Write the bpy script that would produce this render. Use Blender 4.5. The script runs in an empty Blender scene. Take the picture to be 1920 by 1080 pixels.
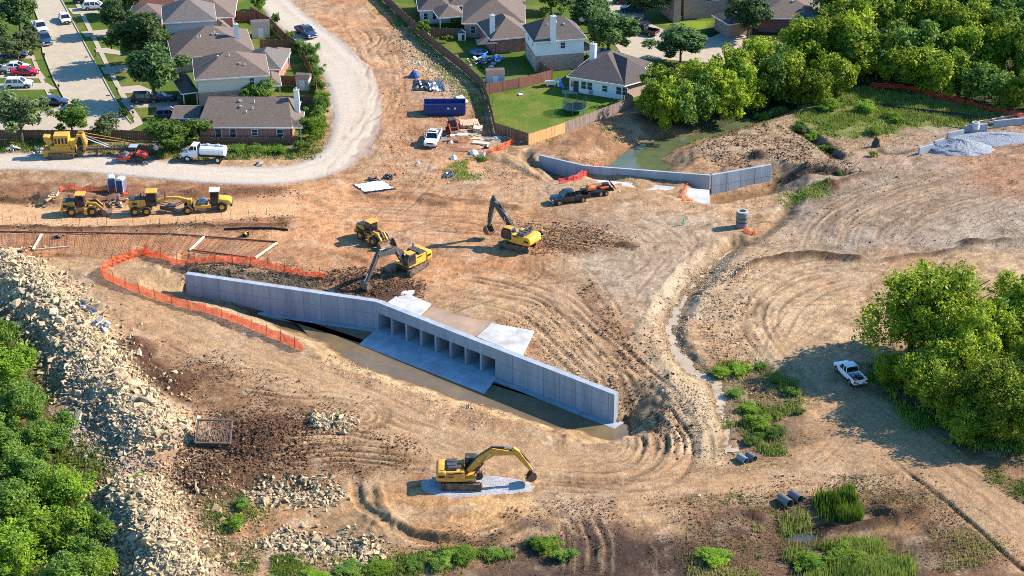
import bpy, bmesh, math, random
import numpy as np
from mathutils import Vector, Matrix, noise as mnoise

# ------------------------------------------------------------------ camera, sky, sun, exposure
S = bpy.context.scene
COL = S.collection
R = math.radians
CAM_H, PITCH, FPX = 110.0, R(26.5), 3490.0
cam = bpy.data.cameras.new('camera'); camo = bpy.data.objects.new('camera', cam); COL.objects.link(camo)
cam.sensor_width = 36.0; cam.lens = FPX / 1920 * 36.0; cam.clip_start = 1.0; cam.clip_end = 9000
camo.location = (0, 0, CAM_H); camo.rotation_euler = (math.pi / 2 - PITCH, 0, 0)
S.camera = camo

SUN_EL, SUN_AZ = R(34), R(75)          # azimuth measured from +Y towards +X
W = bpy.data.worlds.new('World'); S.world = W; W.use_nodes = True
_n = W.node_tree.nodes; _sky = _n.new('ShaderNodeTexSky'); _sky.sky_type = 'NISHITA'; _sky.sun_disc = False
_sky.sun_elevation = SUN_EL; _sky.sun_rotation = SUN_AZ; _sky.altitude = 200; _sky.air_density = 1.2; _sky.dust_density = 0.6; _sky.ozone_density = 3.0
_bg = _n['Background']; _bg.inputs['Strength'].default_value = 0.128
_hs = _n.new('ShaderNodeHueSaturation'); _hs.inputs['Saturation'].default_value = 1.35; W.node_tree.links.new(_sky.outputs[0], _hs.inputs['Color']); W.node_tree.links.new(_hs.outputs[0], _bg.inputs['Color'])
sl = bpy.data.lights.new('sun', 'SUN'); sl.energy = 5.0; sl.angle = R(0.53); sl.color = (1.0, 0.895, 0.785)
so = bpy.data.objects.new('sun', sl); COL.objects.link(so)
TO_SUN = Vector((math.sin(SUN_AZ) * math.cos(SUN_EL), math.cos(SUN_AZ) * math.cos(SUN_EL), math.sin(SUN_EL)))
so.rotation_euler = TO_SUN.to_track_quat('Z', 'Y').to_euler(); so.location = (120, 260, 120)
S.view_settings.view_transform = 'Standard'; S.view_settings.look = 'None'; S.view_settings.gamma = 1.0
S.view_settings.use_curve_mapping = False
S.view_settings.exposure = 1.23
S.cycles.use_denoising = False; S.cycles.filter_width = 0.95; S.cycles.max_bounces = 6; S.cycles.transparent_max_bounces = 12; S.cycles.diffuse_bounces = 3

# ------------------------------------------------------------------ helpers
COSP, SINP = math.cos(PITCH), math.sin(PITCH)
def P(px, py, z=0.0):
    """the point at height z whose place in the photograph is (px, py): used to survey the site"""
    u = (px - 960) / FPX; v = (py - 540) / FPX
    t = (z - CAM_H) / (-SINP - v * COSP)
    return Vector((u * t, (COSP - v * SINP) * t, z))
rng = np.random.default_rng(7); random.seed(7)

def lin(c):
    return tuple((x / 255 / 12.92 if x / 255 <= .04045 else ((x / 255 + .055) / 1.055) ** 2.4) for x in c)
KLIT = 1.62
def app(r, g, b, k=None):
    """albedo of a surface that looks (r,g,b) in direct sun on level ground"""
    k = KLIT if k is None else k
    return tuple(min(.85, x / k) for x in lin((r, g, b)))

MATS = {}
def mat(name, col=(.5, .5, .5), rough=.8, metal=0., var=.12, scale=1.5, bump=0., bscale=6., spec=.3, island=0., alpha=None, emit=None, dirt=0., coord='obj', stretch=None, trans=0.):
    if name in MATS: return MATS[name]
    m = bpy.data.materials.new(name); m.use_nodes = True; nt = m.node_tree; N = nt.nodes; L = nt.links
    b = N['Principled BSDF']; b.inputs['Roughness'].default_value = rough; b.inputs['Metallic'].default_value = metal
    b.inputs['Specular IOR Level'].default_value = spec
    tc = N.new('ShaderNodeTexCoord'); gp = N.new('ShaderNodeNewGeometry')
    src = tc.outputs['Object'] if coord == 'obj' else gp.outputs['Position']
    if stretch:
        mp = N.new('ShaderNodeMapping'); mp.inputs['Scale'].default_value = stretch; L.new(src, mp.inputs['Vector']); src = mp.outputs[0]
    nz = N.new('ShaderNodeTexNoise'); nz.inputs['Scale'].default_value = scale; nz.inputs['Detail'].default_value = 5; nz.inputs['Roughness'].default_value = .65
    L.new(src, nz.inputs['Vector'])
    fac = nz.outputs['Fac']
    mr = N.new('ShaderNodeMapRange'); mr.inputs['From Min'].default_value = .3; mr.inputs['From Max'].default_value = .7
    mr.inputs['To Min'].default_value = 1 - var; mr.inputs['To Max'].default_value = 1 + var; L.new(fac, mr.inputs['Value'])
    val = mr.outputs[0]
    if island:
        m2 = N.new('ShaderNodeMapRange'); m2.inputs['To Min'].default_value = 1 - island; m2.inputs['To Max'].default_value = 1 + island
        L.new(gp.outputs['Random Per Island'], m2.inputs['Value'])
        mu = N.new('ShaderNodeMath'); mu.operation = 'MULTIPLY'; L.new(val, mu.inputs[0]); L.new(m2.outputs[0], mu.inputs[1]); val = mu.outputs[0]
    vm = N.new('ShaderNodeVectorMath'); vm.operation = 'SCALE'; vm.inputs[0].default_value = col[:3]; L.new(val, vm.inputs['Scale'])
    out = vm.outputs[0]
    if dirt:
        n2 = N.new('ShaderNodeTexNoise'); n2.inputs['Scale'].default_value = 2.3; n2.inputs['Detail'].default_value = 6; L.new(tc.outputs['Object'], n2.inputs['Vector'])
        m3 = N.new('ShaderNodeMapRange'); m3.inputs['From Min'].default_value = .42; m3.inputs['From Max'].default_value = .75; m3.inputs['To Max'].default_value = dirt
        L.new(n2.outputs['Fac'], m3.inputs['Value'])
        mx = N.new('ShaderNodeMix'); mx.data_type = 'RGBA'; L.new(m3.outputs[0], mx.inputs['Factor']); L.new(out, mx.inputs['A']); mx.inputs['B'].default_value = (.30, .21, .13, 1)
        out = mx.outputs['Result']
    L.new(out, b.inputs['Base Color'])
    if bump:
        nb = N.new('ShaderNodeTexNoise'); nb.inputs['Scale'].default_value = bscale; nb.inputs['Detail'].default_value = 4; L.new(src, nb.inputs['Vector'])
        bp = N.new('ShaderNodeBump'); bp.inputs['Strength'].default_value = 1.; bp.inputs['Distance'].default_value = bump; L.new(nb.outputs['Fac'], bp.inputs['Height']); L.new(bp.outputs[0], b.inputs['Normal'])
    if alpha is not None: b.inputs['Alpha'].default_value = alpha
    if trans:
        tr = N.new('ShaderNodeBsdfTranslucent'); L.new(out, tr.inputs['Color']); ms = N.new('ShaderNodeMixShader'); ms.inputs[0].default_value = trans
        L.new(b.outputs[0], ms.inputs[1]); L.new(tr.outputs[0], ms.inputs[2]); L.new(ms.outputs[0], N['Material Output'].inputs[0])
    MATS[name] = m
    return m

class MB:
    """collects faces, then builds ONE mesh object"""
    def __init__(s): s.v = []; s.f = []; s.mi = []; s.cm = 0; s.M = None
    def pts(s, ps):
        i = len(s.v)
        s.v += [tuple(s.M @ Vector(p)) if s.M else tuple(p) for p in ps]; return i
    def face(s, ps): i = s.pts(ps); s.f.append(tuple(range(i, i + len(ps)))); s.mi.append(s.cm); return s
    def add(s, ps, fs):
        i = s.pts(ps)
        for f in fs: s.f.append(tuple(i + k for k in f)); s.mi.append(s.cm)
        return s
    def box(s, c, d, rz=0., tx=1., ty=1., rx=0., ry=0.):
        """box centred at c, size d; top face scaled by tx, ty"""
        m = Matrix.Translation(c) @ Matrix.Rotation(rz, 4, 'Z') @ Matrix.Rotation(ry, 4, 'Y') @ Matrix.Rotation(rx, 4, 'X')
        x, y, z = d[0] / 2, d[1] / 2, d[2] / 2
        p = [(-x, -y, -z), (x, -y, -z), (x, y, -z), (-x, y, -z), (-x * tx, -y * ty, z), (x * tx, -y * ty, z), (x * tx, y * ty, z), (-x * tx, y * ty, z)]
        return s.add([tuple(m @ Vector(q)) for q in p], [(0, 3, 2, 1), (4, 5, 6, 7), (0, 1, 5, 4), (1, 2, 6, 5), (2, 3, 7, 6), (3, 0, 4, 7)])
    def ext(s, poly, y0, y1, k=1., axis='y'):
        """polygon in the x-z plane extruded across y"""
        n = len(poly)
        if axis == 'y': a = [(x, y0, z) for x, z in poly]; b = [(x, y1, z) for x, z in poly]
        elif axis == 'z': a = [(x, y, y0) for x, y in poly]; b = [(x, y, y1) for x, y in poly]
        else: a = [(y0, x, z) for x, z in poly]; b = [(y1, x, z) for x, z in poly]
        return s.add(a + b, [tuple(range(n)), tuple(range(2 * n - 1, n - 1, -1))] + [(i, i + n, (i + 1) % n + n, (i + 1) % n) for i in range(n)])
    def cyl(s, p0, p1, r0, r1=None, n=12, caps=True):
        r1 = r0 if r1 is None else r1
        p0, p1 = Vector(p0), Vector(p1); d = (p1 - p0).normalized(); a = d.orthogonal().normalized(); b = d.cross(a)
        c = [(math.cos(2 * math.pi * i / n), math.sin(2 * math.pi * i / n)) for i in range(n)]
        ps = [tuple(p0 + a * (r0 * x) + b * (r0 * y)) for x, y in c] + [tuple(p1 + a * (r1 * x) + b * (r1 * y)) for x, y in c]
        fs = [(i, (i + 1) % n, (i + 1) % n + n, i + n) for i in range(n)]
        if caps: fs += [tuple(range(n - 1, -1, -1)), tuple(range(n, 2 * n))]
        return s.add(ps, fs)
    def tube(s, pts, r, n=6):
        for a, b in zip(pts[:-1], pts[1:]):
            if (Vector(a) - Vector(b)).length > 1e-4: s.cyl(a, b, r, n=n)
        return s
    def loft(s, secs, caps=True):
        """list of equal-length point rings"""
        n = len(secs[0]); ps = [p for q in secs for p in q]; fs = []
        for k in range(len(secs) - 1):
            for i in range(n): fs.append((k * n + i, k * n + (i + 1) % n, (k + 1) * n + (i + 1) % n, (k + 1) * n + i))
        if caps: fs += [tuple(range(n - 1, -1, -1)), tuple(range((len(secs) - 1) * n, len(secs) * n))]
        return s.add(ps, fs)
    def mesh(s, name, mats, smooth=False):
        me = bpy.data.meshes.new(name); me.from_pydata(s.v, [], s.f)
        for m in (mats if isinstance(mats, (list, tuple)) else [mats]): me.materials.append(m)
        if any(s.mi): me.polygons.foreach_set('material_index', s.mi)
        bm = bmesh.new(); bm.from_mesh(me); bmesh.ops.recalc_face_normals(bm, faces=bm.faces); bm.to_mesh(me); bm.free()
        if smooth: me.shade_smooth()
        return me
    def build(s, name, mats, parent=None, smooth=False, bevel=0., loc=None):
        o = bpy.data.objects.new(name, s.mesh(name, mats, smooth)); COL.objects.link(o)
        if parent is not None: o.parent = parent
        if loc is not None: o.location = loc
        if bevel:
            b = o.modifiers.new('edge', 'BEVEL'); b.width = bevel; b.segments = 2; b.limit_method = 'ANGLE'; b.angle_limit = R(35)
        return o

def tag(o, label, cat, group=None, kind=None):
    if label: o['label'] = label
    if cat: o['category'] = cat
    if group: o['group'] = group
    if kind: o['kind'] = kind
    return o
def thing(name, label, cat, loc=(0, 0, 0), rz=0., group=None, tilt=(0., 0.)):
    o = bpy.data.objects.new(name, None); COL.objects.link(o); o.empty_display_size = .3
    o.location = loc; o.rotation_euler = (tilt[0], tilt[1], rz)
    return tag(o, label, cat, group)
def obj(name, me, parent=None, loc=(0, 0, 0), rot=(0, 0, 0), sc=(1, 1, 1)):
    o = bpy.data.objects.new(name, me); COL.objects.link(o); o.parent = parent; o.location = loc; o.rotation_euler = rot; o.scale = sc
    return o
def copy_tree(o, parent=None):
    c = o.copy(); COL.objects.link(c); c.parent = parent
    for ch in [q for q in o.children]: copy_tree(ch, c)
    return c
def arrmesh(name, v, f, m, k=None, smooth=False):
    """mesh from numpy arrays, f = (n,3) or (n,4)"""
    me = bpy.data.meshes.new(name); nv, nf, c = len(v), len(f), f.shape[1]
    me.vertices.add(nv); me.vertices.foreach_set('co', v.astype(np.float32).ravel())
    me.loops.add(nf * c); me.loops.foreach_set('vertex_index', f.astype(np.int32).ravel())
    me.polygons.add(nf); me.polygons.foreach_set('loop_start', np.arange(0, nf * c, c, dtype=np.int32))
    me.update(calc_edges=True)
    for q in (m if isinstance(m, (list, tuple)) else [m]): me.materials.append(q)
    if k is not None: me.polygons.foreach_set('material_index', k.astype(np.int32))
    me.polygons.foreach_set('use_smooth', np.full(nf, smooth))
    return me

# ---- numpy noise and planar geometry
def vnoise(x, y, seed=0):
    r = np.random.default_rng(seed).random((256, 256))
    xi = np.floor(x).astype(np.int64); yi = np.floor(y).astype(np.int64); fx = x - xi; fy = y - yi
    fx = fx * fx * (3 - 2 * fx); fy = fy * fy * (3 - 2 * fy)
    a = r[xi & 255, yi & 255]; b = r[(xi + 1) & 255, yi & 255]; c = r[xi & 255, (yi + 1) & 255]; d = r[(xi + 1) & 255, (yi + 1) & 255]
    return (a * (1 - fx) + b * fx) * (1 - fy) + (c * (1 - fx) + d * fx) * fy
def fbm(x, y, sc, oct=4, seed=0, gain=.5):
    t = 0; a = 1; n = 0
    for i in range(oct):
        t = t + a * vnoise(x * sc * 2 ** i + 17.3 * i, y * sc * 2 ** i + 9.1 * i, seed + i); n += a; a *= gain
    return t / n
def inpoly(x, y, poly):
    r = np.zeros(x.shape, bool); n = len(poly)
    for i in range(n):
        x0, y0 = poly[i]; x1, y1 = poly[(i + 1) % n]
        if y0 == y1: continue
        c = ((y0 > y) != (y1 > y)) & (x < (x1 - x0) * (y - y0) / (y1 - y0) + x0); r ^= c
    return r
def pldist(x, y, pts, closed=False):
    """distance, signed lateral offset and run length to a polyline"""
    best = np.full(x.shape, 1e9); lat = np.zeros(x.shape); run = np.zeros(x.shape); acc = 0.
    q = list(pts) + ([pts[0]] if closed else [])
    for (x0, y0), (x1, y1) in zip(q[:-1], q[1:]):
        dx, dy = x1 - x0, y1 - y0; l = math.hypot(dx, dy)
        if l < 1e-6: continue
        t = np.clip(((x - x0) * dx + (y - y0) * dy) / l / l, 0, 1)
        ex, ey = x - x0 - t * dx, y - y0 - t * dy; d = np.hypot(ex, ey); k = d < best
        best = np.where(k, d, best); lat = np.where(k, np.sign(dx * ey - dy * ex) * d, lat); run = np.where(k, acc + t * l, run); acc += l
    return best, lat, run
def smooth01(t): t = np.clip(t, 0, 1); return t * t * (3 - 2 * t)
def spline(pts, n=6):
    """Catmull-Rom through 2-D or 3-D points"""
    p = [Vector(q).to_3d() if len(q) == 2 else Vector(q) for q in pts]; p = [p[0] * 2 - p[1]] + p + [p[-1] * 2 - p[-2]]; out = []
    for i in range(1, len(p) - 2):
        for k in range(n):
            t = k / n; a, b, c, d = p[i - 1], p[i], p[i + 1], p[i + 2]
            out.append(.5 * (2 * b + (c - a) * t + (2 * a - 5 * b + 4 * c - d) * t * t + (3 * b - a - 3 * c + d) * t ** 3))
    out.append(p[-2]); return out
# ------------------------------------------------------------------ terrain
Y0, KR, NR, NC = 138.0, 0.00142, 705, 701
def halfw(y): return .335 * y + 8
_rows = Y0 * np.exp(KR * np.arange(NR)); _us = np.linspace(-1, 1, NC)
GY = np.repeat(_rows[:, None], NC, 1); GX = _us[None, :] * halfw(GY)
# broad relief surveyed from the photograph: (px, py, z)
_cp = [(-150, -60, 0), (300, 0, 0), (700, 0, 0), (1100, 0, 0), (1500, 0, 0), (2000, -60, 0), (0, 200, 0), (300, 200, 0), (600, 200, 0), (900, 200, 0), (1100, 190, .2), (0, 310, 0), (300, 320, 0),
       (650, 290, 0), (820, 300, .1), (1000, 290, .1), (100, 400, -.1), (400, 400, 0), (600, 420, 0), (800, 420, 0), (960, 450, .1), (1120, 400, .1), (1250, 420, 0), (700, 500, 0), (820, 560, 0),
       (1000, 560, 0), (1130, 520, .2), (1100, 640, 0), (1180, 720, -.2), (1260, 800, -.6), (60, 450, 0), (300, 450, 0), (500, 460, 0), (200, 560, -.8), (330, 600, -1.3), (450, 640, -1.7), (560, 700, -1.8),
       (700, 760, -1.8), (900, 840, -1.7), (1060, 840, -1.8), (1200, 880, -1.5), (1350, 900, -1.3), (1500, 890, -1.2), (1700, 870, -1), (1880, 940, -1), (2000, 1100, -1), (1600, 720, -.8), (1750, 700, -.6),
       (1480, 600, -.3), (1400, 520, .2), (1600, 400, .6), (1800, 330, .8), (2000, 300, .8), (1500, 330, .3), (1650, 260, 0), (1800, 240, .2), (1500, 220, -.6), (1350, 330, -.5), (1700, 150, 0), (1900, 480, .5),
       (120, 620, -.9), (250, 700, -1.4), (400, 800, -1.6), (300, 900, -1.6), (550, 850, -1.6), (900, 920, -1.6), (800, 980, -1.4), (500, 960, -1.8), (400, 1060, -2), (700, 1060, -2.2), (1000, 1060, -2.2),
       (1250, 1000, -1.8), (1400, 960, -1.6), (1550, 1000, -2.2), (1750, 980, -1.5), (1600, 1070, -2.2), (1900, 1060, -1.4), (60, 800, -1.2), (60, 1000, -2), (-100, 600, -.8), (1900, 800, -.6), (1400, 760, -1)]
_cw = [(*P(a, b, c)[:2], c) for a, b, c in _cp]
def _base(x, y):
    num = np.zeros(x.shape); den = np.zeros(x.shape)
    for a, b, c in _cw:
        w = 1 / ((x - a) ** 2 + (y - b) ** 2 + 30) ** 2; num += w * c; den += w
    return num / den
HZ = _base(GX, GY)
WX = GX + 2.2 * (fbm(GX, GY, .22, 4, 3) - .5) * 2; WY = GY + 2.2 * (fbm(GX, GY, .22, 4, 13) - .5) * 2
def pw(pts, z=0.): return [tuple(P(p[0], p[1], p[2] if len(p) > 2 else z)[:2]) for p in pts]
def region(poly, soft=1.2, warp=1., world=False):
    """soft-edged mask 0..1 of a polygon (pixels, or metres if world), with ragged edges"""
    w = poly if world else pw(poly)
    a = np.array(w); lo = a.min(0) - soft - 3; hi = a.max(0) + soft + 3
    k = (GX > lo[0]) & (GX < hi[0]) & (GY > lo[1]) & (GY < hi[1])
    m = np.zeros(GX.shape)
    if not k.any(): return m
    x = GX[k] * (1 - warp) + WX[k] * warp; y = GY[k] * (1 - warp) + WY[k] * warp
    d, _, _ = pldist(x, y, w, True); d = np.where(inpoly(x, y, w), d, -d)
    m[k] = smooth01(.5 + d / (2 * soft)); return m
def path(pts, width, warp=.3, z=0., n=6):
    """(index mask, distance, lateral, run) about a smooth path"""
    w = [tuple(v[:2]) for v in spline(pw(pts, z), n)]
    a = np.array(w); lo = a.min(0) - width; hi = a.max(0) + width
    k = (GX > lo[0]) & (GX < hi[0]) & (GY > lo[1]) & (GY < hi[1])
    x = GX[k] * (1 - warp) + WX[k] * warp; y = GY[k] * (1 - warp) + WY[k] * warp
    return k, *pldist(x, y, w)
COLR = np.zeros(GX.shape + (3,)); COLR[:] = app(188, 152, 114)
def paint(m, c, s=1.):
    global COLR
    COLR = COLR * (1 - (m * s)[..., None]) + np.array(c) * (m * s)[..., None]
def paintk(k, m, c):
    COLR[k] = COLR[k] * (1 - m[:, None]) + np.array(c) * m[:, None]
n_lo = fbm(GX, GY, .07, 4, 21); n_mid = fbm(GX, GY, .35, 4, 31); n_hi = fbm(GX, GY, 1.6, 3, 41)

# --- soils (colours as they look in sun)
TAN, ORANGE, PALE = app(206, 168, 124), app(216, 158, 110), app(228, 180, 132)
BROWN, RED, DARK, GREY, SLATE = app(126, 92, 64), app(150, 104, 74), app(92, 68, 50), app(168, 153, 134), app(120, 98, 78)
paint(region([(430, 335), (740, 340), (1000, 395), (1060, 470), (960, 560), (760, 540), (620, 540), (520, 470), (430, 440)], 6), ORANGE, .9)
paint(region([(-80, 335), (300, 345), (560, 345), (520, 378), (330, 378), (-80, 385)], .8), RED, .85)
paint(region([(-80, 372), (140, 395), (330, 402), (470, 385), (560, 378), (570, 405), (400, 412), (-80, 425)], .8), PALE)
paint(region([(-80, 425), (200, 428), (420, 415), (560, 400), (560, 430), (300, 440), (-80, 436)], .6), RED, .7)
paint(region([(-80, 438), (150, 435), (480, 448), (522, 458), (480, 486), (250, 478), (-80, 476)], .3, .3), app(206, 146, 96))
paint(region([(540, -20), (700, -20), (780, 60), (880, 160), (905, 250), (930, 290), (900, 330), (720, 340), (720, 230), (640, 80)], 2), app(214, 160, 116), .85)
paint(region([(740, 60), (800, 70), (890, 170), (880, 190), (800, 140), (750, 90)], 1.5), app(212, 188, 156), .75)
paint(region([(690, 30), (760, 60), (790, 110), (740, 120), (690, 80)], 2.5), BROWN, .45)
paint(region([(720, 120), (800, 170), (880, 260), (920, 300), (800, 300), (730, 220)], 3), RED, .35)
paint(region([(1480, 260), (1640, 240), (2000, 220), (2000, 480), (1700, 480), (1540, 470), (1470, 420)], 3), GREY, .95)
paint(region([(1760, 270), (2000, 220), (2000, 400), (1850, 380), (1790, 330)], 3), app(176, 132, 100), .9)
paint(region([(1500, 320), (1660, 300), (1800, 330), (1840, 400), (1640, 440), (1520, 430)], 4), app(148, 126, 102), .55)
paint(region([(1300, 260), (1420, 220), (1580, 180), (1700, 230), (1700, 260), (1560, 310), (1400, 320)], 2), app(176, 150, 120), .9)
paint(region([(1000, 270), (1190, 200), (1300, 230), (1180, 290), (1080, 310), (1010, 300)], 1.5), app(172, 130, 96), .9)
paint(region([(1060, 390), (1330, 400), (1380, 460), (1280, 560), (1150, 560), (1050, 480)], 4), app(180, 158, 132), .95)
paint(region([(990, 430), (1080, 425), (1210, 460), (1100, 475), (1010, 470)], 1.6), BROWN, .95)
paint(region([(980, 400), (1060, 405), (1110, 440), (1010, 440)], 2.), app(140, 98, 68), .7)
paint(region([(960, 480), (1030, 480), (1080, 520), (1000, 530)], 1.5), BROWN, .5)
paint(region([(1080, 530), (1130, 545), (1180, 640), (1230, 720), (1180, 700), (1110, 600)], 1.2), BROWN, .55)
paint(region([(600, 520), (690, 510), (760, 520), (800, 540), (740, 560), (640, 550)], .8), app(104, 74, 54), .95)
paint(region([(350, 495), (480, 505), (610, 520), (600, 540), (460, 522), (350, 512)], .5, .4), app(86, 78, 62), .9)
paint(region([(250, 500), (300, 480), (345, 500), (350, 545), (290, 540)], 1.), app(176, 146, 108), .9)
paint(region([(820, 530), (1000, 560), (1060, 640), (1000, 640), (900, 590), (800, 560)], 2), app(190, 154, 114), .8)
paint(region([(1240, 540), (1300, 500), (1380, 470), (1420, 480), (1330, 560), (1290, 640), (1370, 740), (1340, 790), (1250, 680), (1200, 620)], 1.5), app(198, 178, 150), .75)
paint(region([(1200, 640), (1290, 680), (1370, 860), (1310, 870), (1240, 740)], 1.), app(208, 184, 146), .8)
paint(region([(1390, 500), (1620, 490), (1640, 640), (1500, 720), (1420, 690), (1350, 600)], 2), app(192, 164, 128), .9)
paint(region([(1800, 480), (2000, 465), (2000, 560), (1850, 560)], 2), app(196, 164, 126), .9)
paint(region([(200, 640), (330, 640), (470, 690), (620, 740), (700, 770), (640, 800), (420, 760), (260, 700)], 1.6), app(132, 98, 68), .75)
paint(region([(200, 640), (260, 640), (330, 690), (350, 740), (290, 730)], 1.), app(92, 60, 44), .9)
paint(region([(440, 780), (540, 790), (560, 850), (470, 860), (430, 830)], 1.2), app(80, 56, 42), .95)
paint(region([(330, 850), (470, 870), (640, 880), (560, 930), (340, 920)], 1.2), app(96, 68, 48), .8)
paint(region([(490, 800), (700, 800), (820, 840), (700, 870), (560, 870)], 1.2), app(126, 92, 60), .8)
paint(region([(700, 890), (1000, 880), (1010, 940), (900, 1010), (740, 990), (690, 930)], 1.4), app(206, 164, 110), .8)
paint(region([(480, 900), (680, 900), (740, 1010), (520, 1010), (420, 960)], 1.5), app(188, 148, 104), .7)
paint(region([(880, 980), (1100, 960), (1300, 980), (1380, 1100), (600, 1100), (900, 1030)], 2.2), app(104, 82, 66), .95)
paint(region([(1040, 990), (1260, 980), (1300, 1100), (1060, 1100)], 1.5), app(76, 60, 52), .9)
paint(region([(1300, 940), (1500, 900), (1720, 910), (1900, 1030), (1950, 1100), (1280, 1100)], 2.), app(112, 84, 62), .9)
paint(region([(1500, 930), (1680, 910), (1790, 960), (1640, 985), (1530, 960)], 1.2), app(168, 132, 92), .7)
paint(region([(1480, 960), (1530, 985), (1700, 1010), (1640, 1040), (1480, 1030), (1440, 1000)], 1.), app(78, 58, 44), .8)
paint(region([(1340, 690), (1480, 680), (1520, 800), (1480, 860), (1390, 850), (1370, 760)], 1.3), app(104, 84, 64), .7)
paint(region([(1700, 870), (1830, 880), (2000, 1010), (2000, 840), (1850, 800)], 1.5), app(150, 118, 88), .7)
paint(region([(-60, 480), (180, 480), (340, 560), (360, 640), (200, 620), (60, 560)], 2), app(196, 160, 120), .85)
paint(region([(1560, 700), (1840, 720), (2000, 700), (2000, 860), (1830, 850), (1640, 740)], 1.4), app(96, 90, 54), .9)
paint(region([(-80, 560), (40, 560), (140, 780), (260, 930), (220, 1100), (-80, 1100)], 1.5), app(84, 78, 44), .9)
paint(region([(200, 900), (420, 900), (500, 1100), (200, 1100)], 1.5), app(150, 124, 92), .7)
COLR *= (.74 + .52 * n_lo)[..., None]
k_ = smooth01((n_mid - .52) / .16); paint(k_, BROWN, .3)
lu_ = smooth01((COLR.mean(-1) - .13) / .08)
k_ = smooth01((fbm(GX, GY, .11, 4, 511) - .54) / .14) * lu_; paint(k_, app(176, 120, 84), .38)
k_ = smooth01((fbm(GX, GY, .13, 4, 521) - .55) / .12) * lu_; paint(k_, app(180, 162, 138), .42)
k_ = smooth01((fbm(GX, GY, .8, 4, 531) - .59) / .08); paint(k_, DARK, .35)
k_ = smooth01((fbm(GX, GY, .5, 4, 77) - .58) / .14); paint(k_, app(222, 200, 168), .25)

COLR *= (.80 + .40 * fbm(GX, GY, .9, 3, 401) )[..., None]; COLR *= (.80 + .40 * rng.random(GX.shape))[..., None]
# --- tracks: long streaks pressed into the soil, with real relief
def track(pts, width, dark=.3, depth=.12, freq=1.1, col=BROWN, warp=.25, seed=5, z=0., bite=1., tread=0., rf=.12):
    k, d, lat, run = path(pts, width, warp, z)
    e = smooth01((width / 2 - d) / (width * .3)) * smooth01(run / 5) * smooth01((run.max() - run) / 5)
    s = fbm(lat * freq * 1.9 + 40 + 1.2 * vnoise(run * .2, lat * .2, seed + 1), run * (.05 if depth > .3 else rf), 1., 3, seed, .62)
    r = smooth01((s - .5) / .13 * bite)
    q = vnoise(run * .12 + 3, lat * .3, seed + 9)
    m = e * r * np.clip(-.25 + 1.9 * q, 0, 1) * (.6 + .8 * vnoise(run * 1.1, lat * 1.5, seed + 3))
    paintk(k, np.clip(m * dark * 1.25, 0, 1), col)
    lt = e * smooth01((.44 - s) / .1) * q; paintk(k, np.clip(lt * dark * .8, 0, .8), app(220, 186, 144))
    HZ[k] += e * (-(m * depth) + lt * depth * .6) * (.85 if depth > .3 else .55)
    if tread:
        g = (np.sin(run * 2 * math.pi / .62) > 0) * m
        HZ[k] -= g * tread; paintk(k, g * .3, DARK)
def ruts(pts, offs, w=.5, depth=.16, dark=.7, col=DARK, z=0., warp=.06, seed=3):
    """pressed wheel lines at the given offsets from a path"""
    k, d, lat, run = path(pts, max(abs(o) for o in offs) * 2 + 4, warp, z)
    en = smooth01(run / 4) * smooth01((run.max() - run) / 4)
    for i, o in enumerate(offs):
        q = np.abs(lat - o - .5 * (vnoise(run * .15 + i * 7, run * 0, seed) - .5)); g = smooth01(1.25 - q / w) * en * smooth01((vnoise(run * .11 + i * 5.3, lat * .2, seed + 4) - .46) / .25) * (.5 + .7 * vnoise(run * .9, lat, seed + 6))
        e = np.clip(1 - np.abs(q - w * 1.3) / (w * .6), 0, 1) * en
        HZ[k] += e * depth * .6 - g * depth; paintk(k, np.clip(g * dark, 0, .95), col); paintk(k, np.clip(e * dark * .5, 0, 1), app(226, 190, 146))
def band(pts, width, col, s=1., h=0., warp=.4, z=0., rough=0., soft=.35):
    """a strip of other soil along a path; h lifts it into a ridge or sinks it"""
    k, d, lat, run = path(pts, width, warp, z)
    e = smooth01((width / 2 - d) / (width * soft)) * smooth01(run / 3 + .15) * smooth01((run.max() - run) / 3 + .15)
    q = fbm(run, lat, .5, 3, 88)
    paintk(k, np.clip(e * s * (.55 + .9 * q), 0, 1), col)
    HZ[k] += e * h * (1 - rough + 2 * rough * q)
GRV = [(470, -40), (510, 5), (560, 48), (615, 95), (652, 140), (667, 185), (668, 230), (655, 275), (615, 306), (560, 324), (480, 330), (380, 326), (250, 314), (120, 304), (-20, 303), (-150, 305)]
def gravel_width(run): return 6.7 + 1.7 * np.exp(-((run - 62) / 26) ** 2)
k, d, lat, run = path(GRV, 14, .12)
gw = gravel_width(run); e = smooth01((gw / 2 - d) / .8 + .5)
s = fbm(lat * .9 + 20, run * .03, 1., 3, 15)
gcol = np.array(app(208, 194, 174)) * (.86 + .28 * s)[:, None]
edge = smooth01((d - gw * .33) / 1.0); gcol = gcol * (1 - edge[:, None] * .75) + np.array(app(172, 168, 164)) * edge[:, None] * .75
COLR[k] = COLR[k] * (1 - e[:, None]) + gcol * e[:, None]
HZ[k] = HZ[k] * (1 - e) + e * (.06 + .05 * (1 - (2 * d / gw) ** 2) - .02 * s)
GRAVEL = np.zeros(GX.shape, bool); GRAVEL[k] = d < gw / 2
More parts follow.
